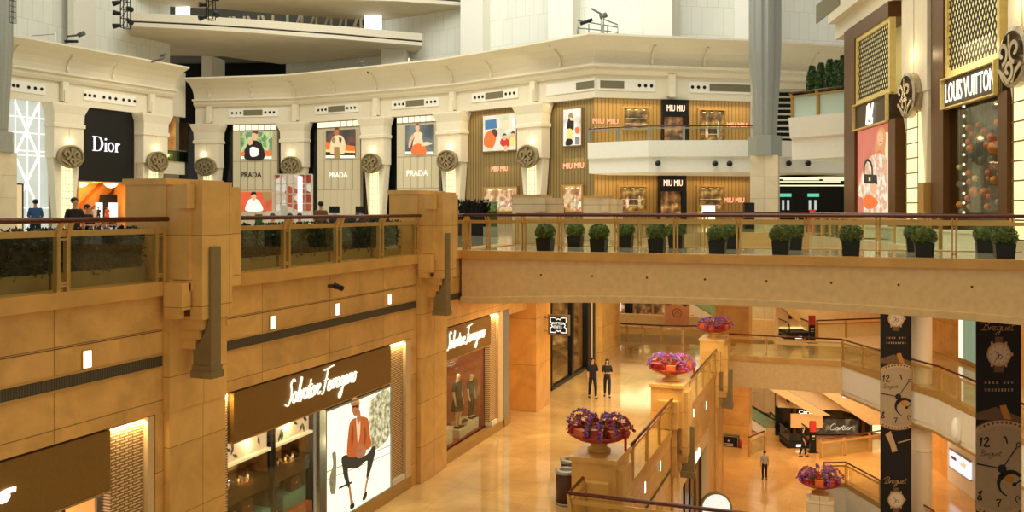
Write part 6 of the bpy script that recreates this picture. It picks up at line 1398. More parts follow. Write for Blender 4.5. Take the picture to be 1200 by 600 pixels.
def esc_end(lab, px, t_, z):
    p = at_t(px, t_, z); t = thing('escalator_landing', lab, 'escalator', p, YAW, 'escalator ends seen head-on')
    m = MB(M_dark); m.box(-.75, .75, -.3, 1.4, 0, .5); m.build('base', t)
    for s in (-1, 1):
        m = MB(M_black); m.tube(smooth_path([(s * .75, 1.2, .3), (s * .78, .4, .35), (s * .75, -.4, .35), (s * .72, -.75, .7), (s * .72, -.55, 1.1), (s * .72, .1, 1.15), (s * .72, 1.4, 1.15)], 4), .05, 8); m.build('handrail', t)
        m = MB(M_glass); m.box(s * .72 - .01, s * .72 + .01, -.5, 1.4, .45, 1.1); m.build('glass_side', t)
    m = MB(M_lit); m.box(-.2, .2, -.32, -.3, .1, .25); m.build('lit_plate', t)
esc_end('escalator landing with black curved handrails on the crossing floor, left of the totem', 934, 55.9, .02)
esc_end('escalator landing with black curved handrails on the ground floor, left of the totem', 935, 56.2, Z1)
def totem(lab, px, t_, z, h):
    p = at_t(px, t_, z); t = thing('info_totem', lab, 'totem', p, YAW, 'black totems with red tops'); m = MB(M_black); m.box(-.19, .19, -.08, .08, 0, h * .66); m.box(-.3, .3, -.2, .2, 0, .05); m.build('body', t); m = MB(plain('totem_red', (190, 50, 36), .5)); m.box(-.19, .19, -.08, .08, h * .66, h); m.build('red_top', t); m = MB(wh); m.box(-.1, .1, -.09, -.08, h * .5, h * .55); m.box(-.1, .1, -.09, -.08, h * .42, h * .44); m.build('printed_mark', t)
totem('slim black totem with red top on the crossing floor', 951.5, 54.5, .02, 1.7); totem('slim black totem with red top on the ground floor beside the dark walking figure', 952.5, 55.0, Z1, 1.95)
# ground floor back: cream bulkhead over a dark jewellery shop, beams of the stair above
WJ = Wall(at_t(912, 58.4), at_t(1075, 58.4)); JL = WJ.len
mb = MB(plain('cream_bulkhead', (234, 206, 154), .7, var=.05)); mb.prism([(0, -1.7), (0, -4.85), (JL * .32, -5.0), (JL * .45, -5.05), (JL * .86, -6.1), (JL, -6.2), (JL, -1.7)], 0, .5, 'xz'); mb.box(0, JL, .6, 1.0, -1.7, 5.3)
struct(mb.build('wall_ground_bulkhead', None, WJ.P(0), WJ.rot))
t = WJ.thing('jewellery_shop_front', 'dark shop front with pale script lettering, under the cream bulkhead on the ground floor', 'shop front', 0, Z1 + .02, .1)
m = MB(M_blackm); m.box(0, JL, .5, .7, 0, 3.0); m.build('dark_wall', t)
script_mesh('script_lettering', 'Cartier', 1.5, .42, glow('script_soft', (226, 214, 180), .8), t, (WJ.at(989, 505)[0] - 0, .42, WJ.at(989, 503)[1] - Z1), pen=.14)
for k in (.12, .62, .86): m = MB(M_brown); m.box(JL * k, JL * k + .2, .3, .5, 0, 2.6); m.build('post', t)
m = MB(glow('warm_display', (255, 230, 170), 1.4)); m.box(JL * .70, JL * .80, .3, .4, .2, 2.2); m.build('lit_window', t)
m = MB(mottle('jewel_windows', [(16, 14, 12), (30, 24, 18), (90, 70, 40), (220, 190, 130)], 2.2, .5)); m.box(JL * .22, JL * .6, .44, .49, .1, 1.1); m.build('display_window', t)
u0_, z0_ = WJ.at(925.5, 500); u1_, z1_ = WJ.at(962, 484); m = MB(glow('amber_lightbox', (232, 160, 84), .9)); m.box(0, u1_ - u0_, 0, .12, 0, z1_ - z0_); t = WJ.thing('lit_canopy_panel', 'amber lit panel with small white capitals on top, over the ground floor escalator landing', 'sign', u0_, z0_, -.3); m.build('panel', t)
text_mesh('lit_lettering', 'Cartier', 1.25, .24, glow('lit_letters_soft', (255, 246, 220), 1.6), t, ((u1_ - u0_) * .55, 0, z1_ - z0_ + .14), .04); m = MB(M_grey); m.box(.1, .16, .12, .45, 0, .1); m.box(u1_ - u0_ - .16, u1_ - u0_ - .1, .12, .45, 0, .1); m.build('bracket', t)
for (pa, pb, w, lab) in (((912, 457), (964, 487), .5, 'a'), ((972, 457), (1034, 498), .8, 'b')):
    ua_, za_ = WJ.at(*pa, -1.2); ub_, zb2_ = WJ.at(*pb, -1.2); m = MB(M_fascia); m.prism([(ua_ - w, za_), (ua_ + w, za_), (ub_ + w, zb2_), (ub_ - w, zb2_)], -1.2, -.1, 'xz'); struct(m.build('beam_stair_soffit', None, WJ.P(0), WJ.rot))
m = MB(M_fascia); m.box(0, JL, -1.2, 0, -2.6, -1.7); struct(m.build('beam_landing', None, WJ.P(0), WJ.rot))
cam_dome(at_t(924, 58.0, None, 469), 'dark dome camera on the cream bulkhead under the crossing', .13); cam_dome(at_t(926, 58.8, None, 371.5), 'dark dome camera on the cream wall above the crossing', .13)
p = at_t(992, 51.8, None, 463.5); t = thing('hanging_direction_sign', 'small white lit direction sign hanging under the corner of the crossing', 'sign', p, YAW); m = MB(glow('sign_white_blue', (226, 236, 255), 1.2)); m.box(-.22, .22, -.03, .03, -.12, .12); m.build('panel', t); m = MB(M_steel); m.cyl((-.2, 0, .12), (-.2, 0, .62), .01, 6); m.cyl((.2, 0, .12), (.2, 0, .62), .01, 6); m.build('hanger', t)
m = MB(glow('yellow_room', (255, 226, 150), 1.0)); u0_, z0_ = WJ.at(913, 396, .6); u1_, z1_ = WJ.at(944, 383, .6); m.box(u0_, u1_, .5, .58, .05, z1_); tag(m.build('lit_opening', None, WJ.P(0), WJ.rot), 'yellow lit opening behind the escalator landing on the crossing floor', 'lit opening')
m = MB(M_fascia); ua_, za_ = WJ.at(925, 360, .4); ub_, zb2_ = WJ.at(948, 385, .4); m.prism([(ua_ - 1.6, za_ + .9), (ua_ - .9, za_ + 1.0), (ub_ + .3, zb2_), (ub_ - .3, zb2_)], -.1, .45, 'xz'); struct(m.build('beam_upper_stair', None, WJ.P(0), WJ.rot))
# sign stand before the amber pier
Ys = 57.6; x0_, x1_ = on_y(841, Ys).x, on_y(867, Ys).x; zt_, zb_s = on_y(854, Ys, 509).z, on_y(854, Ys, 530).z
t = thing('sign_stand', 'black sign board with thin white border standing against the amber pier', 'sign', (x0_, Ys, Z1 + .01)); w = x1_ - x0_; m = MB(M_grey); m.box(0, w, 0, .1, zb_s - Z1, zt_ - Z1); m.build('frame', t)
m = MB(M_black); m.box(.08, w - .08, -.02, 0, zb_s - Z1 + .08, zt_ - Z1 - .08); m.build('board', t); m = MB(wh); h0, h1 = zb_s - Z1 + .13, zt_ - Z1 - .13; m.stroke([(.13, h0), (w - .13, h0), (w - .13, h1), (.13, h1)], .03, -.03, -.02, 0, True)
for k in range(2): m.box(w * .3, w * .7, -.03, -.02, (h0 + h1) / 2 - .06 - .12 * k, (h0 + h1) / 2 - .01 - .12 * k)
m.prism([(w * .5, (h0 + h1) / 2 + .08), (w * .55, (h0 + h1) / 2 + .16), (w * .5, (h0 + h1) / 2 + .24), (w * .45, (h0 + h1) / 2 + .16)], -.03, -.02); m.build('printed_lines', t); m = MB(M_brown); m.box(.15, .25, .0, .1, 0, zb_s - Z1); m.box(w - .25, w - .15, 0, .1, 0, zb_s - Z1); m.build('leg', t)
m = MB(plain('extinguisher_red', (176, 34, 22), .4)); m.lathe(0, 0, [(.09, 0), (.1, .05), (.1, .42), (.04, .5), (.03, .56)], 12); tag(m.build('fire_extinguisher', None, (x1_ + .05, Ys - .1, Z1 + .01)), 'small red fire extinguisher beside the sign board at the amber pier', 'fire extinguisher')
# beyond the curved balustrade
WFAR = Wall((-30, 83.6), (10, 83.6))
def fbox(name, lab, cat, W, x0, y0, x1, y1, mat, off=0, d=.15, group=None):
    u0, z1 = W.at(x0, y0, off); u1, z0 = W.at(x1, y1, off); m = MB(mat); m.box(0, u1 - u0, 0, d, 0, z1 - z0); o = m.build(name, None, W.P(u0, off, z0), W.rot); tag(o, lab, cat, group); return o
WM = Wall((-30, 67.4), (10, 67.4)); WN = Wall((-30, 62.0), (10, 62.0))
def part_of(par, W, u0, z0, off, name, mat, a, b, c, d_, y): m = MB(mat); m.box(a, b, y, y + .05, c, d_); return m.build(name, par)
u0, z1 = WM.at(719, 352, 0); u1, z0 = WM.at(812, 370, 0); z0 = .0
t = WM.thing('glazed_shop_front', 'distant glazed shop front with warm interior, beyond the curved balustrade', 'shop front', u0, .02, 0); w = u1 - u0; h = 5.0
m = MB(M_goods3); m.box(0, w, 1.0, 1.1, 0, h); m.build('interior', t); m = MB(M_gold_dull)
for k in range(5): m.box(w * k / 4 - .08, w * k / 4 + .08, 0, .2, 0, h)
m.box(0, w, 0, .2, h - .3, h); m.build('frame', t); m = MB(M_black); m.box(w * .15, w * .25, -.1, .1, 0, 3.4); m.build('dark_post', t); m = MB(glow('white_blue_panel', (226, 226, 244), 1.1)); m.box(.05, w * .10, -.1, .0, .3, 2.6); m.build('lit_panel', t); m = MB(M_warmlit); m.box(w * .3, w * .6, .8, .9, h * .55, h * .57); m.build('lamp', t)
u0, z1 = WN.at(779, 354); u1, z0 = WN.at(808, 381.5); t = WN.thing('hanging_poster', 'peach poster with a thin round emblem, hanging beyond the curved balustrade', 'poster', u0, z0, 0); m = MB(plain('peach_poster', (196, 132, 88), .6)); w = u1 - u0; h = 5.2 - z0; m.box(0, w, 0, .05, 0, h); m.build('sheet', t)
m = MB(plain('poster_ink', (110, 60, 34), .6)); m.stroke([(w / 2 + .3 * cos(k * pi / 6), .85 + .3 * sin(k * pi / 6)) for k in range(12)], .04, -.02, 0, 2, True); m.stroke([(w / 2 - .15, .75), (w / 2, .95), (w / 2 + .15, .8)], .04, -.02, 0, 3); m.ball((.25, -.0, 1.45), (.22, .02, .14), 8, 5); m.ball((w - .3, 0, 1.45), (.22, .02, .14), 8, 5); m.build('printed_emblem', t); m = MB(M_steel); m.box(0, w, 0, .06, h, h + .08); m.build('top_rod', t)
for (x0, y0, x1, y1, lab) in ((746, 393, 761, 400, 'low dark display case seen through the curved balustrade, the left one'), (765, 391, 787, 401, 'low dark display case seen through the curved balustrade, the right one')):
    p = at_t((x0 + x1) / 2, 74, Z1); w = (x1 - x0) / 1030 * 74; t = thing('display_case', lab, 'display case', p, YAW, 'dark display cases on the far ground floor'); m = MB(M_dark); m.box(-w / 2, w / 2, 0, .8, 0, .95); m.build('body', t); m = MB(M_glass); m.box(-w / 2, w / 2, 0, .8, .95, 1.25); m.build('glass_top', t)
# east side: curtained window, lit advert, round wall lamp
WE = EW
u0, z1 = WE.at(1126, 372); u1, z0 = WE.at(1160, 432); t = WE.thing('curtained_window', 'window with pale green pleated curtain in a gold frame, east wall behind the wide banner', 'window', u0, z0, 0); w, h = u1 - u0, z1 - z0 + .5
m = MB(M_gold_dull); m.box(-.12, w + .1, -.06, .0, -.2, 0); m.box(-.12, 0, -.06, 0, 0, h); m.box(w, w + .1, -.06, 0, 0, h); m.build('frame', t)
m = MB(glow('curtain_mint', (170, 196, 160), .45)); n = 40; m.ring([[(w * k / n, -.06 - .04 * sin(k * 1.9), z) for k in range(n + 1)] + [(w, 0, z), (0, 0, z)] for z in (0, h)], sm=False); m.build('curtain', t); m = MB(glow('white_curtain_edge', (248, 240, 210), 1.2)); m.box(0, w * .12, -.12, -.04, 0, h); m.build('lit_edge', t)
u0, z1 = WE.at(1115.5, 521, -.12); u1, z0 = WE.at(1139, 560, -.12); zb_ = z0 - .1; t = WE.thing('lit_advert', 'white lit advertisement of small bottles on the lower east wall', 'lit advertisement', u0, zb_, -.13); w, h = u1 - u0, z1 - zb_ - .25
m = MB(glow('advert_white', (226, 234, 248), 1.1)); m.box(0, w, -.12, -.01, 0, h); m.build('panel', t); m = MB(M_steel); m.box(-.05, w + .05, -.14, -.01, -.06, 0); m.box(-.05, w + .05, -.14, -.01, h, h + .06); m.build('frame', t)
m = MB(E('brown', (92, 52, 30))); m.box(w * .12, w * .35, -.14, -.12, h * .55, h * .72); m.build('printed_jar', t); m = MB(E('cream', (226, 200, 156))); m.ball((w * .68, -.12, h * .55), (w * .14, .02, h * .10), 10, 6); m.box(w * .72, w * .84, -.14, -.12, h * .58, h * .74); m.build('printed_bottle', t)
e1, e2 = Vector(EAST2[2]), Vector(EAST2[3]); WF2 = Wall(e1, e2); u, z = WF2.at(1121, 503, -.08); t = WF2.thing('round_wall_lamp', 'white rounded wall lamp on the white east walkway front', 'wall lamp', u, z, -.06); m = MB(M_white); m.ball((0, -.06, 0), (.24, .16, .50), 16, 10); m.build('shade', t); m = MB(M_cream); m.ball((.12, -.02, -.02), (.30, .06, .56), 16, 8); m.build('back_plate', t)

# ================================================================== RIGS AND CAMERAS UP HIGH
def rig(lab, px, t_, y_bot, n, wpx=20, heads=True):
    zb = EYE + (HY - y_bot) / F * t_; p = at_t(px, t_, zb); t = thing('lighting_rig', lab, 'stage lighting', p, YAW, 'black lighting rigs hanging from the roof'); w = wpx / F * t_ / 2; H = 44 - zb
    m = MB(M_black)
    for sx in (-1, 1):
        for sy in (-.5, .5): m.cyl((sx * w * .5, sy * w, 0), (sx * w * .5, sy * w, H), w * .07, 6)
    k = 0
    while k * w * 1.3 < H:
        z = k * w * 1.3; m.cyl((-w * .5, -w * .5, z), (w * .5, -w * .5, z), w * .06, 6); m.cyl((-w * .5, w * .5, z), (w * .5, w * .5, z), w * .06, 6); 
        if heads: m.cyl((-w * .5, -w * .5, z), (w * .5, -w * .5, z + w * 1.3), w * .05, 6)
        k += 1
    m.build('truss', t)
    if heads:
        r_ = random.Random(int(px))
        for k in range(n):
            z = .3 * w + k * w * .85; s = 1 if k % 2 else -1; m = MB(M_black); a = (s * w * .55, -w * .6, z); b = (a[0] + s * w * .8, a[1] - w * .5, z - w * .35 + r_.uniform(-.2, .2)); m.tube([a, b], [w * .26, w * .4], 10); m.cyl((a[0] - s * w * .2, a[1], z), a, w * .1, 6); m.build('lamp_head', t)
rig('black rig full of spotlights left of the upper ledge', 147, 58, 33, 6, 16); rig('black rig of spotlights in front of the roof slot', 247, 58, 23, 4, 16); rig('open black ladder frame near the tall grey column at the picture edge', 15, 58, 27, 0, 10, False)
def mast(lab, px, t_, yb, parts):
    zb = EYE + (HY - yb) / F * t_; p = at_t(px, t_, zb); t = thing('roof_bracket', lab, 'camera mast', p, YAW, 'small masts and cameras standing on the cornice')
    k = t_ / F
    for nm, mat, pts, r in parts: m = MB(mat); m.tube([(a * k, -.0, b * k) for a, b in pts], r * .45, 8); m.build(nm, t)
dkm = plain('mast_grey', (96, 98, 88), .5)
cy = lambda px: None
mast('grey camera on a bent arm on the west cornice', 86, 84, 49.5, [('arm', dkm, [(-8, 0), (-7, 7), (3, 8), (10, 9)], .22), ('base', M_black, [(-10, 1), (5, 1)], .3), ('camera_body', dkm, [(6, 8), (13, 11)], .5)])
mast('thin white pole with a side arm on the west cornice', 65, 83, 55, [('pole', M_white, [(0, -3), (0, 17)], .16), ('arm', M_steel, [(0, 15), (-28, 13)], .08)])
mast('small dark camera near the end of the west cornice', 185, 87.5, 72.5, [('arm', dkm, [(-8, 0), (4, 3), (8, 6)], .22), ('camera_body', dkm, [(3, 7), (10, 9)], .28)])
mast('thin white pole with a side arm on the north cornice', 479, 89.5, 81, [('pole', M_white, [(0, -3), (0, 13)], .16), ('arm', M_steel, [(0, 12), (24, 7)], .08)])
mast('small grey camera under the lower ledge behind the north cornice', 426, 92, 86, [('arm', dkm, [(-4, 12), (5, 6), (5, 0)], .22), ('camera_body', dkm, [(-6, 12), (2, 14)], .3)])
mast('cluster of grey aerials and rails on the corner of the north cornice', 700, 77.5, 42, [('rail', dkm, [(-23, 2), (-23, 18), (24, 10), (24, -1)], .12), ('rail', dkm, [(-23, 9), (0, 7), (24, 4)], .10), ('rail', dkm, [(-10, 2), (-10, 14)], .10), ('rail', dkm, [(12, 0), (12, 12)], .10), ('pole', M_steel, [(6, -1), (6, 24)], .35), ('aerial', dkm, [(-7, 32), (2, 27), (10, 22)], .2), ('aerial', M_black, [(-20, 14), (-6, 19)], .35), ('camera_body', dkm, [(3, 22), (11, 25)], .5), ('aerial', dkm, [(6, 20), (24, 13)], .12)])
for px, y_, t_, lab in ((642, 51, 77.8, 'tiny white dome on the north cornice edge, left of the corner'), (719, 39.5, 75, 'tiny white dome on the north cornice edge, right of the corner')):
    p = at_t(px, t_, None, y_); m = MB(M_white); m.ball((0, 0, .1), .2, 10, 6); m.lathe(0, 0, [(.14, -.35), (.14, 0)], 10); tag(m.build('dome_camera', None, p), lab, 'security camera', 'tiny white domes on the cornice')

# ================================================================== CAFE ON THE GALLERY
def at3(px, t_, dz=0): return at_t(px, t_, Z3 + .005 + dz)
p = at3(343, 52); t = thing('picture_shelf_wall', 'tall white lattice shelf wall with red pictures, behind the people at the gallery rail', 'display shelf', p, YAW); w, h = 2.2, 3.45; k = 52 / F
m = MB(plain('shelf_white', (228, 220, 200), .5));
for i in range(7): x = -w / 2 + w * i / 6; m.box(x - .03, x + .03, 0, .35, .0, h)
for i in range(7): m.box(-w / 2, w / 2, 0, .35, h * i / 6, h * i / 6 + .05)
m.build('lattice', t); m = MB(mottle('red_pictures', [(170, 50, 30), (226, 200, 170), (240, 230, 210), (190, 84, 50)], 1.7, .75, vor=True)); m.box(-w / 2, w / 2, .30, .34, h * .35, h); m.build('pictures', t); m = MB(glow('white_column_lamp', (255, 252, 240), 1.5)); m.box(w * .14, w * .26, -.04, .0, h * .3, h * .97); m.build('lit_strip', t); m = MB(M_white); m.box(-w / 2 - .3, w / 2, -.5, 0, 0, 1.3); m.build('counter_base', t)
p = at3(424, 44); t = thing('cafe_counter', 'long steel topped cafe counter beyond the gallery rail', 'counter', p, YAW); m = MB(plain('dark_green_tile', (40, 56, 42), .3)); m.box(-1.9, 1.9, 0, .7, 0, 1.02); m.build('base', t); m = MB(M_steel); m.box(-1.95, 1.95, -.08, .8, 1.02, 1.12); m.build('worktop', t)
for px, lab in ((388, 'black monitor at the left end of the cafe counter'), (419, 'black monitor in the middle of the cafe counter')):
    p = at3(px, 43.9, 1.13); t = thing('monitor', lab, 'monitor', p + Vector((0, .3, 0)), YAW, 'black monitors on the cafe counter'); m = MB(M_black); m.box(-.26, .26, 0, .05, .06, .42); m.build('screen', t); m = MB(M_steel); m.box(-.12, .12, -.05, .12, 0, .02); m.box(-.03, .03, .0, .04, 0, .1); m.build('stand', t)
for px, lab, c in ((303, 'dark green board standing behind the gallery rail', (52, 92, 44)), (333.5, 'small framed menu card standing beyond the gallery rail', (226, 224, 210))):
    p = at3(px, 34); t = thing('menu_board', lab, 'board', p, YAW, None); hh = 1.15 if px < 310 else 1.5; m = MB(plain('board_%d' % c[0], c, .6)); m.box(-.14, .14, 0, .03, hh - .5, hh + .05); m.build('panel', t); m = MB(M_brown); m.box(-.02, .02, .03, .06, 0, hh); m.box(-.15, .15, -.1, .15, 0, .03); m.build('stand', t)
p = at3(548, 47); t = thing('dark_grass_screen', 'low screen of very dark upright grasses behind the second marble pier', 'hedge', p, YAW); m = MB(M_black); m.box(-1.0, 1.0, 0, .5, 0, 1.2); m.build('planter', t); m = MB(plain('dark_grass', (26, 20, 16), .7)); r_ = random.Random(8)
for i in range(260): x, y = r_.uniform(-1, 1), r_.uniform(0, .5); a = r_.uniform(-.25, .25); z = r_.uniform(1.5, 2.0); m.quad((x - .03, y, 1.15), (x + .03, y, 1.15), (x + a + .05, y - .1, z - .1), (x + a, y, z))
m.build('foliage', t)
p = at3(575, 45); t = thing('glass_display_case', 'upright glass display case beside the dark grasses', 'display case', p, YAW); m = MB(M_glass_g); m.box(-.35, .35, 0, .5, .5, 1.75); m.build('glass', t); m = MB(M_steel); m.box(-.38, .38, -.02, .52, 0, .5); m.build('base', t); m = MB(M_steel); m.box(-.38, .38, -.02, .52, 1.75, 1.8); m.build('top', t)
p = at3(656.5, 46); t = thing('potted_shrub', 'small green shrub in a pot left of the second stone pier beyond the bridge', 'potted plant', p); m = MB(M_leaf); leaf_cloud(m, (0, 0, 1.35), (.26, .26, .3), 400, .05, 3); m.build('foliage', t); m = MB(M_brown); m.lathe(0, 0, [(.2, 0), (.26, .7), (.06, .72), (.05, 1.3)], 12); m.build('pot', t)

# ================================================================== PEOPLE
def skinmesh(name, verts, edges, radii, mat, parent, sub=1, root=0):
    me = bpy.data.meshes.new(name); me.from_pydata(verts, edges, []); o = bpy.data.objects.new(name, me); COL.objects.link(o); o.parent = parent
    m = o.modifiers.new('skin', 'SKIN'); m.use_smooth_shade = True
    if not me.skin_vertices: me.skin_vertices.new() if hasattr(me.skin_vertices, 'new') else None
    sv = me.skin_vertices[0].data
    for i, r in enumerate(radii): sv[i].radius = (r, r) if not isinstance(r, tuple) else r; sv[i].use_root = (i == root)
    s = o.modifiers.new('subdivision', 'SUBSURF'); s.levels = sub; s.render_levels = sub
    me.materials.append(mat)
    return o
M_skin = plain('skin_tone', (214, 160, 120), .6, var=.03); M_hair = plain('dark_hair', (24, 18, 15), .5); M_hairb = plain('brown_hair', (110, 64, 34), .5)
def person(lab, loc, rot, shirt, trousers, hair=M_hair, pose='stand', H=1.7, long_hair=False, skirt=False, skin_m=M_skin, name='person', cat='person', group=None, hold=False, face=True):
    t = thing(name, lab, cat, loc, rot, group); k = H / 1.7
    sit = pose == 'sit'; zs_ = -.42 if sit else 0
    V, E_, R = [], [], []
    def v(x, y, z, r, p=None):
        V.append((x * k, y * k, (z + zs_) * k)); R.append(tuple(q * k for q in r) if isinstance(r, tuple) else r * k)
        if p is not None: E_.append((p, len(V) - 1))
        return len(V) - 1
    pel = v(0, 0, .94, (.145, .105)); bel = v(0, 0, 1.09, (.125, .09), pel); ch = v(0, .01, 1.28, (.155, .10), bel); nb = v(0, .01, 1.41, (.07, .06), ch); nk = v(0, 0, 1.47, .050, nb)
    hl = v(0, -.02, 1.535, (.055, .062), nk); hm = v(0, -.01, 1.60, (.074, .088), hl); ht = v(0, .0, 1.665, (.058, .066), hm); ns = v(0, -.112, 1.585, .011, hm)
    arms = {}
    for s in (-1, 1):
        sh = v(s * .165, .01, 1.375, .052, ch)
        if hold or sit: el = v(s * .21, -.02, 1.10, .040, sh); wr = v(s * .10, -.24, 1.10, .028, el); pm_ = v(s * .05, -.30, 1.12, (.034, .02), wr); fd = Vector((-s * .6, -.6, .2))
        else:
            sw = (.10 if s > 0 else -.10) if pose == 'walk' else 0
            el = v(s * .215, .02 + sw * .4, 1.11, .040, sh); wr = v(s * .225, -.03 + sw, .87, .027, el); pm_ = v(s * .225, -.05 + sw, .79, (.034, .02), wr); fd = Vector((0, -.15, -1))
        fd.normalize(); px_, py_, pz_ = (c / k for c in V[pm_]); pz_ -= zs_
        side = fd.cross(Vector((s, 0, 0))).normalized() if abs(fd.x) < .5 else Vector((0, 0, 1))
        for i, L_ in enumerate((.070, .082, .078, .062)):
            o_ = side * (.024 - .016 * i); a = v(px_ + o_.x + fd.x * .03, py_ + o_.y + fd.y * .03, pz_ + o_.z + fd.z * .03, .0095, pm_); b = v(px_ + o_.x + fd.x * (.03 + L_ * .55), py_ + o_.y + fd.y * (.03 + L_ * .55) - .006, pz_ + o_.z + fd.z * (.03 + L_ * .55), .0085, a); v(px_ + o_.x + fd.x * (.03 + L_), py_ + o_.y + fd.y * (.03 + L_) - .02, pz_ + o_.z + fd.z * (.03 + L_), .0075, b)
        a = v(px_ + side.x * .04 + fd.x * .0, py_ + side.y * .04 - .01, pz_ + side.z * .04 + fd.z * .0, .010, pm_); v(px_ + side.x * .055 + fd.x * .03, py_ + side.y * .055 - .015, pz_ + side.z * .055 + fd.z * .03, .009, a)
        arms[s] = (sh, el, wr)
    legs = {}
    for s in (-1, 1):
        st = (.16 * s) if pose == 'walk' else 0
        if sit: hp = v(s * .09, -.02, .91, .085, pel); kn = v(s * .11, -.44, .90, .06, hp); an = v(s * .11, -.42, .50, .042, kn); tt = v(s * .11, -.56, .46, (.045, .03), an)
        else: hp = v(s * .085, 0, .88, .085, pel); kn = v(s * .10, -.03 - st * .6, .49, .058, hp); an = v(s * .10, .03 - st, .09, .040, kn); tt = v(s * .115, -.12 - st, .04, (.042, .028), an)
        legs[s] = (hp, kn, an, tt)
    R0 = list(R)
    for i_ in (pel, bel, ch, legs[-1][0], legs[1][0]): R0[i_] = tuple(q * .82 for q in (R[i_] if isinstance(R[i_], tuple) else (R[i_], R[i_])))
    skinmesh('body', list(V), list(E_), R0, skin_m, t, 1)
    hemv = v(0, 0, .86, (.14, .10), None); wst = v(0, 0, 1.03, (.125, .09), None)
    def cloth(nm, idx, edges, grow, mat, extra=None):
        V2 = [V[i] for i in idx]; mp = {i: j for j, i in enumerate(idx)}; R2 = [tuple(q + grow * k for q in (R[i] if isinstance(R[i], tuple) else (R[i], R[i]))) for i in idx]
        return skinmesh(nm, V2, [(mp[a], mp[b]) for a, b in edges], R2, mat, t, 1)
    (s0, e0, w0), (s1, e1, w1) = arms[-1], arms[1]
    cloth('shirt', [hemv, pel, bel, ch, nb, s0, e0, s1, e1], [(hemv, pel), (pel, bel), (bel, ch), (ch, nb), (ch, s0), (s0, e0), (ch, s1), (s1, e1)], .016, shirt)
    h0, k0, a0_, f0 = legs[-1]; h1, k1, a1_, f1 = legs[1]
    if skirt:
        m = MB(trousers); m.ring([[(a * cos(q * pi / 8) * k, b * sin(q * pi / 8) * k, z * k) for q in range(16)] for a, b, z in ((.16, .12, .98), (.20, .16, .8), (.24, .19, .52))]); m.build('skirt', t)
    else: cloth('trousers', [wst, pel, h0, k0, a0_, h1, k1, a1_], [(wst, pel), (pel, h0), (h0, k0), (k0, a0_), (pel, h1), (h1, k1), (k1, a1_)], .014, trousers)
    for a_, f_ in ((a0_, f0), (a1_, f1)):
        m = MB(M_black); x, y, z = V[f_]; m.ball((x, y + .07 * k, z - .0), (.05 * k, .13 * k, .04 * k), 10, 6); m.build('shoe', t)
    if hair:
        m = MB(hair); hz = (1.635 + zs_) * k; m.ball((0, .022 * k, hz), (.088 * k, .10 * k, .085 * k), 14, 10)
        if long_hair: m.ring([[(a * cos(q * pi / 6) * k, (.05 + b * sin(q * pi / 6)) * k, (z + zs_) * k) for q in range(12)] for a, b, z in ((.085, .055, 1.63), (.095, .05, 1.5), (.08, .04, 1.36))])
        m.build('hair', t)
    if face:
        m = MB(M_black)
        for s in (-1, 1): m.ball((s * .03 * k, -.092 * k, (1.615 + zs_) * k), (.010 * k, .008 * k, .006 * k), 6, 4)
        m.build('eyes', t); m = MB(plain('lips', (170, 84, 70), .5)); m.ball((0, -.082 * k, (1.548 + zs_) * k), (.022 * k, .01 * k, .006 * k), 8, 4); m.build('mouth', t)
        m = MB(skin_m)
        for s in (-1, 1): m.ball((s * .078 * k, .0, (1.60 + zs_) * k), (.012 * k, .02 * k, .03 * k), 8, 5)
        m.build('ears', t)
    return t
C_ = lambda n, c: plain('cloth_' + n, c, .8, var=.06)
FC = YAW      # facing the camera
person('person in black top and trousers walking in the aisle, left one of two', on_z(694.5, 466.5, .03), FC + .15, C_('black', (26, 26, 28)), C_('black', (26, 26, 28)), pose='walk', H=1.76, group='people walking in the aisle')
person('long-haired person in dark clothes walking in the aisle, right one of two', on_z(711.5, 465, .03), FC - .1, C_('charcoal', (40, 40, 42)), C_('navy', (34, 34, 42)), pose='walk', H=1.66, long_hair=True, hold=True, group='people walking in the aisle')
person('person in a light grey top and black trousers on the ground floor, seen from behind', on_z(896, 562, Z1 + .02), FC + pi, C_('light_grey', (186, 180, 164)), C_('black', (26, 26, 28)), H=1.62, long_hair=False)
p = at_t(941, 54.0, Z1 + .02); person('person in black with long hair on the ground floor, left of the totem', p, FC + 1.2, C_('black', (26, 26, 28)), C_('black', (26, 26, 28)), pose='walk', H=1.78, long_hair=True)
person('person in a blue shirt standing on the gallery before the white lattice shop front', at3(41.5, 30), FC + pi + .6, C_('blue', (52, 92, 136)), C_('black', (26, 26, 28)), H=1.72, hold=True)
person('taller dark-clad person behind the gallery rail, left of the first marble pier', at3(87.5, 21.5), FC + .9, C_('soot', (34, 28, 24)), C_('black', (26, 26, 28)), H=1.66)
person('shorter dark-clad person leaning beside the taller one behind the gallery rail', at3(103, 22.5), FC + 1.4, C_('soot', (34, 28, 24)), C_('black', (26, 26, 28)), H=1.50, hold=True)
person('person in a red dress inside the glowing entrance', WL.P(WL.at(133)[0], .9, Z3 + .01), FC, C_('coral', (214, 84, 60)), C_('coral', (214, 84, 60)), H=1.68, skirt=True, long_hair=True)
person('pale-clad person inside the glowing entrance, left of the one in red', WL.P(WL.at(118)[0], .9, Z3 + .01), FC, C_('pale', (210, 206, 196)), C_('pale', (210, 206, 196)), H=1.68)
person('dark-clad person between the pale-clad and the red-dressed one in the entrance', WL.P(WL.at(125)[0], 1.2, Z3 + .01), FC + .4, C_('soot', (34, 28, 24)), C_('black', (26, 26, 28)), H=1.66)
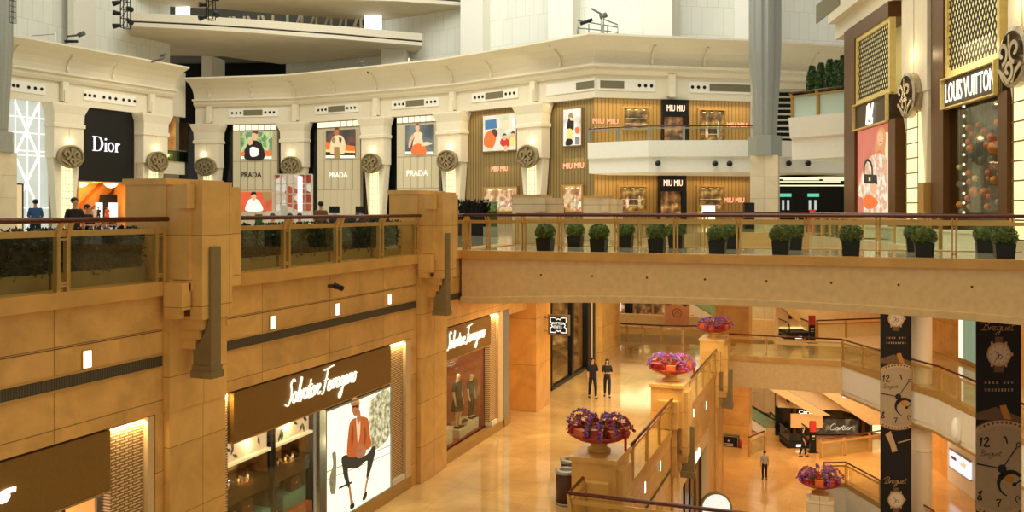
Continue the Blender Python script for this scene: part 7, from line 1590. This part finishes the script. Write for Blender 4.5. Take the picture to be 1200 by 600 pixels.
def chair(lab, loc, rot):
    t = thing('cafe_chair', lab, 'chair', loc, rot, 'cafe chairs behind the hedges'); m = MB(M_brown); m.box(-.22, .22, -.22, .22, .29, .33); m.build('seat', t); m = MB(M_brown); m.box(-.22, .22, .20, .24, .5, .85); m.build('backrest', t)
    for sx in (-1, 1):
        for sy in (-1, 1): m = MB(M_black); m.box(sx * .2 - .015, sx * .2 + .015, sy * .2 - .015, sy * .2 + .015, 0, .85 if sy > 0 else .29); m.build('leg', t)
for px, t_, c, h, rr, lab in ((320, 28.5, (214, 196, 156), M_hairb, 2.6, 'seated person with brown hair and cream top behind the hedge'), (340, 27.5, (226, 218, 196), M_hair, 2.9, 'seated person with black hair and a white top'), (351, 28.3, (220, 206, 176), M_hair, 3.4, 'seated person with black hair and a pale tan top'), (419, 29.5, (90, 84, 60), M_hair, 3.1, 'seated person with black hair and olive top behind the hedge'), (430, 27.5, (170, 50, 44), M_hairb, 2.7, 'seated person in a red top behind the hedge, low against the rail')):
    p = at3(px, t_); chair('brown cafe chair under the %s' % lab.split(' behind')[0].split(',')[0].replace('seated ', ''), p, FC + rr); person(lab, p, FC + rr, C_('seat_%d_%d' % (c[0], c[2]), c), C_('denim', (50, 56, 70)), h, 'sit', 1.66 if px < 425 else 1.5)
person('standing person with black hair and brown top behind the hedge, before the cafe counter', at3(376, 27), FC + pi, C_('brown', (120, 86, 56)), C_('black', (26, 26, 28)), H=1.62)
# shop mannequins
m = MB(M_cream); m.box(0, .62, 0, .5, 0, .29); tag(m.build('display_block', None, LW.P(27.98, .40, .315), LW.rot), 'low cream block under the nearer mannequin in the third shop window', 'display block', 'cream display blocks in the mannequin window')
M_mann = plain('mannequin_cream', (226, 200, 160), .4); M_mc = C_('teal_dark', (44, 58, 56)); M_mk = C_('soot', (34, 28, 24))
for px, H_, lab, m2 in ((536.5, 1.95, 'cream mannequin in a dark top and skirt standing in the third shop window, nearer one', M_mk), (557, 1.95, 'cream mannequin in a dark top, the farther one in the third shop window', M_mk)):
    p = LW.P(28.29 if px < 550 else 29.5, .62, .612 if px < 550 else .68); person(lab, p, LW.rot - .1, M_mc, m2, None, 'stand', H_ if px < 550 else 1.65, name='mannequin', cat='mannequin', skirt=px < 550, skin_m=M_mann, face=False, group='mannequins in the third shop window')
